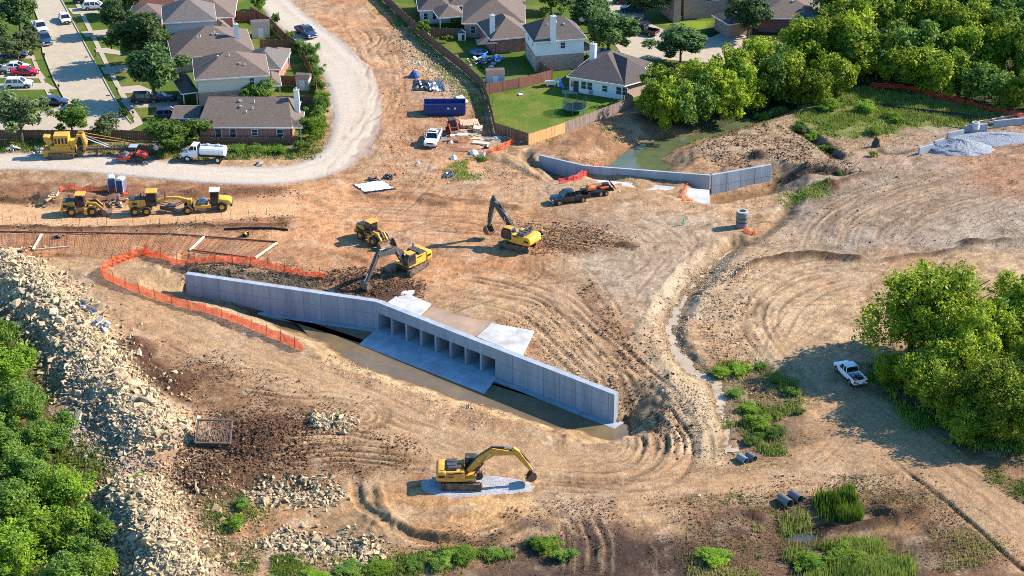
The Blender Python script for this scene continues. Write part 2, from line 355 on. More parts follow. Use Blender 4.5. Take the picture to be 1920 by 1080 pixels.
# the tan road left of the works, and the haul roads
ROADB = [(-120, 405), (0, 402), (140, 404), (300, 403), (420, 394), (520, 384)]
track(ROADB, 7, .22, .05, .8, app(190, 140, 98), .1, 6)
track([(500, 392), (700, 400), (900, 420), (1050, 450)], 14, .35, .08, .8, app(170, 122, 84), .3, 7)
track([(560, 360), (700, 385), (900, 395), (1060, 420), (1200, 465)], 10, .35, .1, 1., app(150, 104, 72), .3, 8)
track([(760, 430), (900, 440), (1050, 440), (1190, 462)], 5, .6, .15, 1.3, BROWN, .2, 9)
track([(960, 435), (1080, 432), (1190, 450)], 7, .75, .22, 1.1, DARK, .3, 10)
track([(1040, 480), (1010, 500), (1030, 520), (1080, 530)], 4, .7, .2, 1.4, DARK, .2, 11)
track([(690, 400), (640, 330), (690, 250), (720, 150), (690, 60), (640, 0)], 12, .35, .1, .8, RED, .4, 12)
track([(680, 48), (705, 62), (708, 78), (690, 95), (700, 112), (730, 125)], 4.5, .95, .3, 1.1, app(104, 74, 52), .15, 13, bite=1.3)
track([(690, 110), (740, 105), (790, 130)], 5, .7, .25, 1.2, DARK, .4, 14)
track([(690, 120), (700, 140), (740, 165), (790, 190)], 4, .5, .15, 1., BROWN, .3, 16)
track([(820, 545), (930, 560), (1020, 590), (1090, 650), (1160, 700), (1230, 760), (1270, 830)], 9, .55, .22, .9, BROWN, .2, 17)
track([(1000, 560), (1060, 580), (1130, 650), (1210, 730), (1265, 790), (1275, 840), (1230, 880), (1100, 880)], 5, .85, .42, 1.0, DARK, .12, 18, bite=1.3)
track([(1150, 700), (1195, 745), (1225, 800), (1215, 850), (1150, 875), (1000, 870)], 5, .8, .38, 1.2, DARK, .1, 19, bite=1.2)
HAUL = [(180, 480), (260, 560), (360, 620), (500, 680), (640, 740), (780, 800), (920, 845), (1080, 868), (1250, 885), (1420, 885), (1560, 862), (1680, 840)]
track(HAUL, 11, .3, .1, .8, app(150, 114, 78), .25, 21, z=-1.3)
track([(300, 700), (450, 690), (620, 740), (760, 800), (860, 840)], 6, .5, .16, 1.2, app(116, 84, 56), .3, 22, z=-1.5)
track([(400, 700), (520, 730), (640, 735), (705, 765), (700, 790), (600, 800), (490, 790)], 4, .7, .25, 1.2, app(104, 76, 52), .2, 23, z=-1.5)
track([(360, 870), (500, 850), (640, 838), (780, 852)], 6.5, .85, .2, 1.3, app(98, 70, 46), .12, 24, z=-1.5, tread=.1)
track([(460, 820), (600, 815), (730, 820)], 3.5, .7, .2, 1.4, app(104, 76, 50), .1, 25, z=-1.5, tread=.1)
track([(420, 740), (520, 700), (600, 700)], 4, .6, .18, 1.4, app(112, 84, 56), .2, 26, z=-1.5, tread=.08)
track([(330, 730), (400, 690), (480, 680)], 4, .6, .2, 1.3, app(108, 80, 54), .2, 27, z=-1.5, tread=.08)
track([(720, 1010), (900, 1020), (1000, 990), (1100, 950), (1300, 910), (1500, 900)], 9, .5, .16, .9, app(126, 96, 66), .3, 28, z=-1.6)
track([(900, 940), (1050, 930), (1200, 930), (1400, 905)], 6, .4, .12, 1., app(140, 106, 72), .3, 29, z=-1.5)
track([(1080, 970), (1100, 1020), (1110, 1090)], 6, .7, .2, .9, app(84, 66, 52), .4, 30, z=-2)
track([(1190, 980), (1215, 1030), (1220, 1090)], 3.5, .9, .28, 1.0, app(66, 50, 40), .4, 31, z=-2)
EROAD = [(1500, 660), (1560, 720), (1640, 780), (1740, 850), (1840, 930), (1960, 1030)]
track(EROAD, 8, .4, .1, .9, app(138, 108, 80), .1, 32, z=-.9)
band([(1640, 770), (1740, 852), (1830, 905), (1960, 1000)], 9, app(172, 140, 106), .5, 0, .1, z=-.9)
band([(1700, 880), (1780, 940), (1860, 1010), (1960, 1100)], .8, app(84, 60, 44), .8, -.25, .15, z=-1)
band([(1770, 850), (1860, 905), (1960, 965)], .6, app(84, 64, 46), .7, .25, .1, z=-1)
O2 = (-1.9, -.1, 1.9); O4 = (-3.4, -1.5, 1.4, 3.2)
for pts, of, zz, cc in [([(820, 548), (930, 562), (1030, 600), (1100, 665), (1170, 715), (1240, 775), (1270, 830)], O4, 0, DARK), ([(990, 545), (1070, 590), (1140, 660), (1215, 735), (1262, 800), (1258, 850)], O4, 0, DARK), ([(1150, 715), (1200, 770), (1220, 820), (1200, 860), (1120, 880)], O2, -.5, DARK),
        ([(860, 505), (960, 525), (1040, 562), (1100, 620)], O2, 0, BROWN), ([(560, 385), (720, 398), (900, 402), (1080, 440)], O4, 0, RED), ([(600, 420), (760, 425), (920, 410), (1060, 400)], O2, 0, RED), ([(960, 432), (1060, 440), (1190, 458)], O4, 0, DARK), ([(1000, 470), (1060, 500), (1100, 530), (1150, 600)], O2, 0, DARK),
        ([(230, 545), (340, 605), (480, 665), (640, 735), (800, 805), (960, 855)], O4, -1.4, BROWN), ([(420, 700), (560, 725), (690, 770), (800, 820)], O2, -1.5, DARK), ([(960, 870), (1120, 880), (1300, 890), (1480, 880), (1620, 850)], O4, -1.4, BROWN), ([(1010, 935), (1180, 940), (1380, 905), (1560, 890)], O4, -1.5, BROWN),
        ([(1520, 690), (1600, 750), (1720, 840), (1830, 925), (1960, 1030)], O4, -.9, BROWN), ([(1640, 505), (1520, 515), (1430, 560), (1420, 620), (1490, 690)], O4, 0, BROWN), ([(1620, 530), (1530, 560), (1480, 620), (1440, 700)], O2, 0, BROWN), ([(1540, 465), (1570, 415), (1660, 368), (1780, 335)], O4, .4, SLATE), ([(1620, 460), (1640, 420), (1720, 385), (1860, 350)], O4, .4, SLATE), ([(1700, 470), (1760, 420), (1860, 390), (1950, 370)], O4, .5, SLATE),
        ([(680, 45), (708, 62), (712, 80), (692, 98), (705, 116), (740, 130)], O2, 0, DARK), ([(700, 250), (725, 170), (705, 90), (650, 10)], O4, 0, RED), ([(760, 300), (740, 230), (760, 170), (730, 110)], O2, 0, RED), ([(1880, 560), (1810, 510), (1880, 485), (1980, 475)], O4, .4, BROWN), ([(1330, 270), (1410, 262), (1490, 285)], O2, -.3, DARK), ([(1110, 410), (1210, 440), (1240, 490), (1170, 545)], O4, 0, BROWN), ([(1290, 420), (1310, 460), (1250, 520), (1190, 600)], O2, 0, BROWN),
        ([(730, 1015), (880, 1018), (1000, 985), (1120, 950)], O2, -1.6, DARK), ([(360, 875), (520, 852), (660, 842), (790, 856)], O4, -1.5, DARK), ([(470, 825), (610, 818), (740, 826)], O2, -1.5, DARK), ([(1090, 960), (1105, 1020), (1110, 1090)], O2, -2, DARK), ([(20, 400), (200, 406), (400, 397), (540, 384)], O2, 0, RED), ([(260, 650), (380, 700), (480, 690), (580, 705)], O2, -1.5, DARK)]:
    ruts(pts, [o + rng.uniform(-.5, .5) for o in of], .34, .07, .42, cc, zz, seed=len(pts) + int(pts[0][0]) % 50)
for pts, of, zz, cc, w, dp, dk in [([(900, 548), (1000, 570), (1080, 630), (1150, 692), (1225, 755), (1268, 815), (1262, 850)], (-4.2, -3.0, -1.2, 0., 1.3, 2.9, 4.3), 0, DARK, .40, .2, .85), ([(1130, 690), (1180, 745), (1212, 800), (1200, 845), (1140, 872)], (-2.2, -.9, .6, 2.), -.4, DARK, .42, .24, .9), ([(960, 430), (1040, 436), (1120, 446), (1195, 460)], (-3., -2., -.8, .4, 1.6, 2.8), 0, DARK, .4, .16, .9), ([(860, 512), (960, 530), (1030, 560), (1080, 600)], (-2., -.6, .9, 2.2), 0, DARK, .4, .2, .8),
        ([(678, 45), (704, 60), (710, 78), (690, 96), (702, 114), (740, 128)], (-2.2, -1.3, .5, 1.5), 0, app(110, 76, 52), .3, .14, .9), ([(360, 872), (500, 852), (640, 840), (790, 854)], (-2.6, -1.5, -.2, 1., 2.2), -1.5, app(92, 66, 44), .35, .14, .95), ([(460, 822), (600, 815), (735, 824)], (-1.2, .2, 1.4), -1.5, app(92, 66, 44), .35, .14, .95), ([(430, 715), (540, 735), (650, 738), (706, 768), (690, 795)], (-1.2, .2, 1.6), -1.5, app(98, 72, 48), .4, .16, .8),
        ([(1640, 505), (1520, 514), (1430, 558), (1418, 625), (1490, 695)], (-3., -1.6, 0, 1.5, 3.2), 0, app(140, 112, 84), .34, .06, .5), ([(1530, 470), (1560, 420), (1650, 368), (1780, 335)], (-3., -1.4, .2, 1.8), .4, app(120, 100, 80), .34, .06, .45), ([(1580, 470), (1600, 430), (1690, 385), (1830, 345)], (-2., 0, 2.), .4, app(120, 100, 80), .34, .06, .4), ([(1560, 740), (1660, 800), (1780, 890), (1920, 1000)], (-3.2, -1.4, .6, 2.4), -.9, app(128, 98, 72), .35, .08, .7), ([(1070, 962), (1095, 1010), (1100, 1090)], (-2., -.6, .8, 2.2), -2, app(66, 50, 42), .45, .13, .8), ([(560, 375), (720, 392), (880, 398), (1010, 425)], (-3.5, -1.8, .2, 2.2), 0, app(150, 98, 66), .4, .1, .6)]:
    ruts(pts, [o + rng.uniform(-.35, .35) for o in of], w, dp * .65, dk * .85, cc, zz, .14, len(pts) + int(pts[0][0]) % 40)
_tr = np.random.default_rng(77)          # crossing tyre prints of passing trucks
_zones = [((560, 1050), (370, 560), 0.), ((1050, 1380), (390, 560), 0.), ((1390, 1620), (500, 700), 0.), ((1480, 1900), (280, 460), .4), ((650, 900), (10, 330), 0.), ((300, 900), (600, 830), -1.4), ((1000, 1600), (860, 920), -1.4), ((980, 1250), (560, 760), 0.)]
for i in range(64):
    (xa, xb), (ya, yb), zz = _zones[i % 8]; p0 = np.array([_tr.uniform(xa, xb), _tr.uniform(ya, yb)]); an = _tr.uniform(-.7, .5) if i % 8 != 4 else _tr.uniform(1.2, 1.9); pts = [tuple(p0)]
    for k in range(3): an += _tr.normal(0, .28); p0 = p0 + np.array([math.cos(an), math.sin(an) * .6]) * _tr.uniform(40, 90); pts.append(tuple(p0))
    ruts(pts, (-.85, .85), .26, .05, .55, [BROWN, DARK, RED, app(140, 112, 86)][i % 4], zz, .05, i)
# arcs raked into the big clearing and the field
for i, w in enumerate([(1640, 520), (1600, 540), (1560, 560)]):
    track([(w[0], 500 + i * 6), (1480 + 14 * i, 500 + 14 * i), (1400 + 16 * i, 560 + 8 * i), (1410 + 18 * i, 640), (1480 + 16 * i, 690)], 5, .5, .14, 1., app(138, 110, 82), .12, 33 + i)
track([(1640, 560), (1560, 580), (1490, 640), (1440, 700)], 8, .3, .07, .9, app(160, 128, 94), .2, 36)
track([(1590, 440), (1600, 400), (1680, 360), (1820, 330)], 7, .4, .12, 1., app(126, 104, 80), .3, 37)
track([(1540, 460), (1560, 420), (1650, 370), (1760, 340)], 6, .45, .14, 1.1, app(122, 100, 78), .3, 38)
track([(1680, 440), (1720, 400), (1820, 370), (1920, 360)], 8, .4, .12, 1., app(130, 106, 82), .4, 39)
track([(1640, 470), (1720, 420), (1800, 400), (1920, 440)], 7, .35, .1, 1., app(130, 106, 82), .4, 40)
track([(1840, 390), (1900, 440), (1960, 470)], 3, .4, .12, 1.2, app(126, 100, 78), .2, 41)
track([(1900, 560), (1820, 500), (1900, 480), (1980, 470)], 7, .4, .1, 1., app(140, 112, 82), .2, 42)
track([(1320, 260), (1400, 250), (1480, 270), (1560, 300)], 8, .45, .2, 1., app(124, 100, 76), .5, 43)
track([(1320, 300), (1400, 300), (1480, 290)], 6, .4, .2, 1., app(120, 94, 70), .5, 44)
track([(1100, 400), (1200, 430), (1240, 480), (1180, 530)], 9, .3, .08, .9, app(146, 116, 88), .3, 45)
track([(1240, 400), (1280, 440), (1330, 470)], 6, .3, .08, 1.1, app(140, 110, 84), .3, 46)
track([(620, 470), (700, 520), (640, 560)], 6, .6, .25, 1.2, app(110, 78, 56), .3, 47)
track([(860, 500), (960, 520), (1040, 560), (1090, 590)], 6, .6, .22, 1., app(116, 82, 58), .2, 48)
track([(60, 470), (200, 480), (300, 470)], 6, .3, .12, 1., BROWN, .3, 49)
track([(230, 540), (330, 600), (460, 650)], 8, .25, .08, .9, app(160, 122, 84), .2, 50, z=-1.2)
# banks, ridges, spoil lines
band([(1375, 525), (1400, 505), (1440, 490), (1530, 482), (1610, 490), (1640, 492)], 1.8, app(92, 70, 52), .9, .55, .2, rough=.5)
band([(1640, 495), (1780, 478), (1850, 462), (1960, 455)], 1.6, app(96, 76, 58), .7, .4, .2, rough=.5)
band([(1790, 466), (1850, 460)], 2.4, app(70, 54, 42), .9, .6, .3, rough=.6)
band([(1450, 322), (1500, 322), (1570, 326), (1605, 318)], 3., app(70, 54, 42), .95, -.5, .3, rough=.5)
band([(1440, 310), (1520, 316), (1600, 322)], 2.2, app(120, 92, 70), .6, .5, .4, rough=.6)
band([(1470, 405), (1520, 370), (1600, 340), (1660, 325)], 2.6, app(112, 80, 58), .7, .35, .4, rough=.6)
band([(1480, 222), (1520, 250), (1560, 285), (1575, 300)], 3.4, app(66, 60, 40), .8, -1.0, .3)
band([(1630, 275), (1660, 285), (1720, 282)], 2., app(80, 62, 46), .7, -.4, .4)
band([(1000, 280), (985, 296), (1012, 320), (1040, 340)], 2.4, app(112, 84, 62), .6, -.7, .3)
band([(905, 285), (960, 305), (1000, 322), (1040, 338)], 3.5, app(200, 160, 116), .5, .45, .4, rough=.5)
band([(1190, 640), (1240, 560), (1290, 500), (1340, 470)], 2.6, app(200, 178, 148), .4, .2, .4, rough=.7)
band([(1240, 650), (1290, 720), (1330, 790), (1340, 850)], 4.4, app(206, 180, 142), .6, .25, .4, rough=.6)
band([(740, 440), (800, 460), (900, 475)], 2.2, BROWN, .3, .12, .4)
band([(-60, 425), (140, 428), (330, 424), (480, 424), (560, 418)], 1.5, app(84, 60, 44), .75, .28, .3, rough=.7)
band([(-60, 372), (90, 378), (130, 382)], 2., app(104, 76, 54), .8, .4, .4, rough=.6)
band([(240, 366), (130, 372), (60, 372)], 3., app(150, 118, 88), .5, .5, .5, rough=.7)
band([(330, 365), (430, 360), (540, 355)], 3.2, app(110, 76, 54), .7, .3, .4, rough=.5)
band([(640, 360), (760, 372), (870, 388)], 2.2, app(120, 86, 60), .55, .3, .4, rough=.6)
band([(-60, 478), (100, 477), (250, 480)], 1.2, app(120, 86, 60), .6, -.2, .3)
band([(740, 362), (830, 372), (940, 386), (1000, 396)], 2., app(116, 84, 58), .6, .25, .4, rough=.6)
band([(665, 890), (680, 940), (705, 975), (750, 1000), (860, 1022), (960, 1024)], 1.8, app(158, 120, 82), .6, -.38, .25, z=-1.5)
band([(712, 905), (718, 950), (740, 980), (800, 1002), (900, 1012)], 1.3, app(130, 96, 66), .6, .3, .3, z=-1.5, rough=.7)
band([(690, 880), (760, 878), (820, 880)], 1., app(130, 96, 64), .5, -.15, .3, z=-1.5)
band([(480, 920), (540, 900), (640, 905)], 4, app(136, 106, 74), .6, .6, .4, z=-1.6, rough=.6)
band([(1380, 962), (1500, 985), (1640, 985), (1760, 960)], 2.2, app(80, 58, 42), .8, .5, .4, z=-2, rough=.6)
band([(1560, 930), (1660, 960), (1700, 975)], 3., app(120, 90, 64), .6, .7, .4, z=-1.6, rough=.5)
band([(900, 1020), (1000, 985), (1060, 990)], 2., app(84, 62, 48), .6, .35, .4, z=-2, rough=.6)
# heaps
def mound(px, py, r, h, col=None, z=0., s=.9, rag=.35):
    c = P(px, py, z); d = np.hypot(WX - c.x, WY - c.y) / r
    e = smooth01(1 - d); HZ[:] += e * h * (1 - rag + 2 * rag * n_hi)
    if col is not None: paint(smooth01((1 - d) * 2.2), col, s)
mound(1070, 808, 3.2, 1.1, app(150, 110, 74), -1.8, .7)
mound(300, 520, 4.5, .9, app(180, 150, 112)); mound(495, 815, 5, 1.0, app(84, 60, 46), -1.5)
mound(250, 660, 4, .8, app(100, 68, 50), -1.2); mound(430, 905, 6, .7, app(104, 76, 54), -1.6); mound(330, 720, 4, .6, app(100, 70, 50), -1.4)
mound(730, 548, 4, .5, app(98, 70, 52), 0); mound(1420, 300, 2.6, .9, app(74, 62, 50), -.5); mound(1360, 318, 2.2, .7, app(150, 126, 100), -.5)
mound(380, 370, 3, .4, RED); mound(100, 380, 3, .6, app(140, 110, 84)); mound(1180, 462, 1.6, .4, DARK); mound(1560, 355, 2.5, .8, app(96, 70, 54)); mound(1330, 250, 3, .6, None)
mound(690, 1000, 5, .8, app(170, 140, 104), -1.8, .6); mound(620, 790, 3.4, .5, None, -1.5)
# the long limestone ridge at the left: two heaps
RIDGE_A = [(-40, 500), (40, 540), (110, 600), (150, 660), (200, 730), (260, 790), (300, 840)]
RIDGE_B = [(225, 900), (260, 950), (300, 1010), (330, 1090)]
for rd, wd, hh in ((RIDGE_A, 13, 2.4), (RIDGE_B, 11, 2.2)):
    band(rd, wd, app(206, 184, 150), .95, hh, .35, z=-.8, rough=.25, soft=.45)
    band(rd, wd * .6, app(222, 200, 164), .6, 0, .5, z=-.8)

# --- roughness of the worked soil
NB = np.clip(region([(-400, -200), (1600, -200), (1640, 100), (1250, 190), (990, 268), (905, 180), (700, -20), (480, -30), (600, 150), (590, 290), (-300, 292)], .6, .3), 0, 1)
HZ *= 1 - NB * ~GRAVEL
wild = np.where(GRAVEL, 0, 1 - NB)
HZ += wild * (.045 * (rng.random(GX.shape) - .5) * (.3 + 1.4 * smooth01((n_mid - .4) / .25)) + (fbm(GX, GY, .3, 3, 51) - .5) * .28 + (fbm(GX, GY, 1.1, 3, 61) - .5) * .13 + np.abs(fbm(GX, GY, 2.6, 2, 71) - .5) * .12)

for _pt, _w, _z, _f in ((ROADB, 4.3, 0., .9), (HAUL, 4.2, -1.3, .5), (EROAD, 4., -.9, .5)):      # rolled roads are smoother
    _k, _d, _l, _r = path(_pt, 6, .15, _z); _e = smooth01((_w - _d) / 1.2) * _f; HZ[_k] = HZ[_k] * (1 - _e) + _base(GX[_k], GY[_k]) * _e
    paintk(_k, _e * .6, PALE if _pt is ROADB else app(198, 160, 118))
# --- culvert outlet: wall line, channel, water
WT, WF = .5, -3.8                                 # top of the walls, floor of the culvert
CW = [P(347, 514, WT), P(705, 566, WT), P(932, 655, WT), P(1152, 740, WT)]
OUT_WATER = -3.45
_chan = pw([(330, 560, -2.9), (420, 580, -3.2), (520, 600, -3.4), (630, 642, -3.5), (668, 674, -3.5), (730, 696, -3.5), (805, 722, -3.5), (870, 744, -3.5), (960, 767, -3.5), (1033, 790, -3.5), (1097, 803, -3.5), (1145, 822, -3.5), (1175, 818, -3.5), (1172, 790, -3.5)])
_back = [tuple(CW[i][:2]) for i in (3, 2, 1, 0)]
_cp2 = _chan + [(CW[3].x + 1.2, CW[3].y + .2)] + _back
a = np.array(_cp2); kk = (GX > a[:, 0].min() - 14) & (GX < a[:, 0].max() + 10) & (GY > a[:, 1].min() - 14) & (GY < a[:, 1].max() + 8)
x, y = GX[kk] * .8 + WX[kk] * .2, GY[kk] * .8 + WY[kk] * .2
d, _, _ = pldist(x, y, _cp2, True); ins = inpoly(x, y, _cp2)
wall_poly = [tuple(v[:2]) for v in CW]
_ext0 = CW[0] + (CW[0] - CW[1]).normalized() * 1.0; _ext1 = CW[3] + (CW[3] - CW[2]).normalized() * .3
_wb = []
for i in range(4):
    _d0 = (CW[max(i, 1)] - CW[max(i, 1) - 1]).normalized(); _d1 = (CW[min(i + 1, 3)] - CW[min(i + 1, 3) - 1]).normalized(); _dd = (_d0 + _d1).normalized(); _wb.append((CW[i].x - _dd.y * .42, CW[i].y + _dd.x * .42))
behind = inpoly(GX[kk], GY[kk], [(_ext0.x + .1, _ext0.y + .42), *_wb, (_ext1.x + .25, _ext1.y + .42), (_ext1.x + 14, _ext1.y + 14), (_ext0.x + 40, _ext0.y + 40), (_ext0.x + 2, _ext0.y + 30)])
floor_z = np.clip(WF + .05 + smooth01((-30 - GX[kk]) / 10) * 1.1, -3.8, -2.4)
target = np.where(ins, floor_z - .15 * smooth01(d / 2), floor_z + d * (.40 + .24 * smooth01((GX[kk] - CW[3].x + 3) / 4) + .3 * (fbm(x, y, .6, 3, 99) - .5)))
hz = HZ[kk]; hz = np.where(behind, hz, np.minimum(hz, target)); 
for _pp, _zz, _sl in ((pw([(1150, 800), (1176, 792), (1184, 815), (1150, 825)], -3.5), -3.5, .62), (pw([(300, 545), (345, 548), (345, 560), (300, 556)], -2.9), -2.7, .75)):
    _pd, _, _ = pldist(x, y, _pp, True); hz = np.where(behind, np.minimum(hz, np.where(inpoly(x, y, _pp), _zz, _zz + _sl * _pd)), hz)
bd, _, _ = pldist(GX[kk], GY[kk], wall_poly)                      # back-fill lies just under the top of the walls
_e = np.minimum(np.hypot(GX[kk] - CW[0].x, GY[kk] - CW[0].y), np.hypot(GX[kk] - CW[3].x, GY[kk] - CW[3].y)); hz = np.where(behind & (bd < 5) & (_e > 6), np.maximum(hz, .1 - .05 * bd) * .6 + hz * .4, hz)
hz = np.where(behind & (bd < 1.2), np.minimum(hz, .3), hz)
HZ[kk] = hz
wet = np.clip((-2.9 - hz) / .5, 0, 1) * ~behind; paintk(kk, wet * .85, app(96, 78, 52))
dry = np.clip(1 - np.abs(hz + 2.4) / .8, 0, 1) * ~behind * (hz < -1.9); paintk(kk, dry * .5, app(206, 180, 132))
# pond above the culvert
IN_WATER = -2.2
POND = pw([(1130, 318), (1165, 292), (1205, 268), (1250, 258), (1300, 254), (1350, 238), (1400, 222), (1440, 205), (1475, 196), (1480, 206), (1440, 222), (1400, 236), (1350, 252), (1310, 262), (1262, 282), (1236, 300), (1262, 312), (1240, 326), (1190, 330)], IN_WATER)
def carve(poly, z, slope, depth=.35, warp=.5, wetcol=None, reach=7):
    a = np.array(poly); k = (GX > a[:, 0].min() - reach) & (GX < a[:, 0].max() + reach) & (GY > a[:, 1].min() - reach) & (GY < a[:, 1].max() + reach)
    x, y = GX[k] * (1 - warp) + WX[k] * warp, GY[k] * (1 - warp) + WY[k] * warp
    d, _, _ = pldist(x, y, poly, True); ins = inpoly(x, y, poly)
    t = np.where(ins, z - depth * smooth01(d / 1.), z + d * slope) + (n_hi[k] - .5) * .3; old = HZ[k]; HZ[k] = np.minimum(old, t)
    if wetcol is not None: paintk(k, np.where(ins, .9, np.clip(1 - d / 1.2, 0, 1) * .6), wetcol)
carve(POND, IN_WATER, .45, .4, .3, app(110, 92, 56))
# creek on the right, puddle behind the outlet wall, reed pool, ditch pools
def ribbon(pts, w, z): 
    q = spline(pw(pts, z), 5); l, r = [], []
    for i, p in enumerate(q):
        t = (q[min(i + 1, len(q) - 1)] - q[max(i - 1, 0)]).normalized(); n = Vector((-t.y, t.x, 0)); f = i / (len(q) - 1) * (len(w) - 1); j = min(int(f), len(w) - 2); ww = w[j] + (w[j + 1] - w[j]) * (f - j)
        l.append((p + n * ww / 2)[:2]); r.append((p - n * ww / 2)[:2])
    return [tuple(v) for v in l + r[::-1]]
CREEK = ribbon([(1384, 466), (1345, 490), (1315, 520), (1285, 556), (1264, 590), (1257, 620), (1272, 655), (1300, 690), (1335, 722), (1352, 760), (1362, 800), (1368, 835), (1388, 860)], [.8, 1.1, 1.3, 1.7, 2.2, 2.8, 1.8, 1.2, 1.2], -.95)
carve(CREEK, -.95, .5, .2, .55, app(150, 122, 88), 5)
CREEK_W = ribbon([(1384, 466), (1345, 490), (1315, 520), (1285, 556), (1264, 590), (1257, 620), (1272, 655), (1300, 690), (1335, 722), (1352, 760), (1360, 790), (1366, 825), (1374, 846)], [3., 3., 3., 1.6], -.95)
RILL = ribbon([(1492, 360), (1480, 398), (1462, 418), (1440, 436), (1400, 458)], [1.0, .7, .5, .6], -.3)
carve(RILL, -.3, .5, .2, .3, app(120, 98, 74), 4)
POOL = pw([(1452, 1000), (1480, 985), (1530, 985), (1545, 1005), (1520, 1018), (1475, 1014)], -2.35)
carve(POOL, -2.35, .5, .3, .3, app(66, 50, 36), 5)
PUDDLE = pw([(790, 592), (812, 574), (850, 588), (890, 598), (932, 604), (905, 632), (880, 630), (840, 614)], .02)
carve(PUDDLE, .02, .12, .1, .2, app(176, 140, 98), 3)

for _pl, _mud in (([(960, 985), (1120, 965), (1300, 985), (1340, 1100), (980, 1100)], .6), ([(1400, 930), (1560, 905), (1720, 930), (1800, 1000), (1700, 1060), (1440, 1040)], .35), ([(700, 1030), (960, 1010), (980, 1100), (620, 1100)], .4)): paint(region(_pl, 2., 1.2) * smooth01((fbm(GX, GY, .5, 4, 611) - .33) / .22), app(82, 64, 54), _mud)      # damp dark mud
_l = COLR.mean(-1, keepdims=True); COLR = np.clip(_l + (COLR - _l) * 1.02, .012, .8)          # the soil of this site is strongly coloured
# --- lookup
def gz(x, y):
    i = math.log(max(y, Y0) / Y0) / KR; u = (x / halfw(y) + 1) / 2 * (NC - 1)
    i = min(max(i, 0), NR - 1.001); u = min(max(u, 0), NC - 1.001); a, b = int(i), int(u); fa, fb = i - a, u - b
    return float((HZ[a, b] * (1 - fb) + HZ[a, b + 1] * fb) * (1 - fa) + (HZ[a + 1, b] * (1 - fb) + HZ[a + 1, b + 1] * fb) * fa)
def gza(x, y):
    i = np.clip(np.log(np.maximum(y, Y0) / Y0) / KR, 0, NR - 1.001); u = np.clip((x / halfw(y) + 1) / 2 * (NC - 1), 0, NC - 1.001)
    a = i.astype(int); b = u.astype(int); fa, fb = i - a, u - b
    return (HZ[a, b] * (1 - fb) + HZ[a, b + 1] * fb) * (1 - fa) + (HZ[a + 1, b] * (1 - fb) + HZ[a + 1, b + 1] * fb) * fa
def G(px, py, dz=0.):
    """the spot on the terrain seen at (px, py)"""
    z = 0.
    for _ in range(6): p = P(px, py, z); z = .5 * z + .5 * gz(p.x, p.y)
    p = P(px, py, z); p.z = gz(p.x, p.y) + dz; return p
# hollows dug beside the upstream walls (before the ground is meshed)
carve(pw([(1020, 322), (1050, 345), (1072, 345), (1096, 330), (1050, 322)], -1.4), -1.4, .8, .2, .2, app(150, 120, 90), 4)
carve(pw([(1334, 388), (1450, 366), (1450, 356), (1334, 372)], -2.6), -2.6, .55, .2, .2, app(140, 106, 70), 5)
_dkp = pw([(1095, 330), (1331, 352), (1331, 388), (1300, 384), (1230, 360), (1120, 345)], -.6)
_m = region(_dkp, .8, .4, True); HZ = HZ * (1 - _m) + np.minimum(HZ, -.74 + .32 * smooth01((fbm(GX, GY, .3, 3, 301) - .45) / .2)) * _m
# --- lawns, verges, woodland floor
LAWN1 = [(-400, -200), (400, -200), (470, -20), (520, 60), (575, 110), (598, 170), (596, 240), (570, 262), (-300, 262)]
LAWN2 = [(712, -200), (712, 0), (760, 40), (850, 110), (905, 178), (918, 190), (930, 250), (988, 266), (1100, 232), (1190, 200), (1260, 180), (1640, 100), (1700, -200)]
g1 = region(LAWN1, .5, .15); g2 = region(LAWN2, .5, .15)
lawn = app(90, 114, 36); paint(g1, lawn); paint(g2, lawn)
paint(region([(915, 185), (1045, 150), (1190, 195), (985, 262), (930, 245)], .4, .1), app(98, 124, 36), .9)
paint(np.clip(g1 + g2, 0, 1) * smooth01((fbm(GX, GY, .25, 4, 201) - .48) / .2), app(140, 132, 66), .5)
paint(region([(1240, 45), (1340, 60), (1365, 38), (1290, 40)], .5, .1), app(142, 160, 48), .9)
paint(region([(-300, 262), (330, 268), (420, 262), (570, 262), (600, 270), (560, 292), (430, 300), (300, 284), (-300, 284)], .6, .5), app(120, 124, 56), .7)
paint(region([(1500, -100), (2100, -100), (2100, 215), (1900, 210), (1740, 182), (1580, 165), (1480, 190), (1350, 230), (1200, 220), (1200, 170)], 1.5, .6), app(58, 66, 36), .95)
paint(region([(1490, 205), (1560, 165), (1700, 180), (1830, 205), (1800, 235), (1700, 240), (1600, 262), (1530, 240)], 1.6, .8), app(118, 138, 48), .75)
paint(region([(1700, 190), (1900, 210), (1890, 225), (1740, 235)], 1.2, .6), app(178, 152, 92), .6)
paint(region([(690, -10), (715, -10), (800, 70), (905, 190), (915, 260), (880, 200), (780, 90)], .8, .5), app(92, 96, 54), .8)

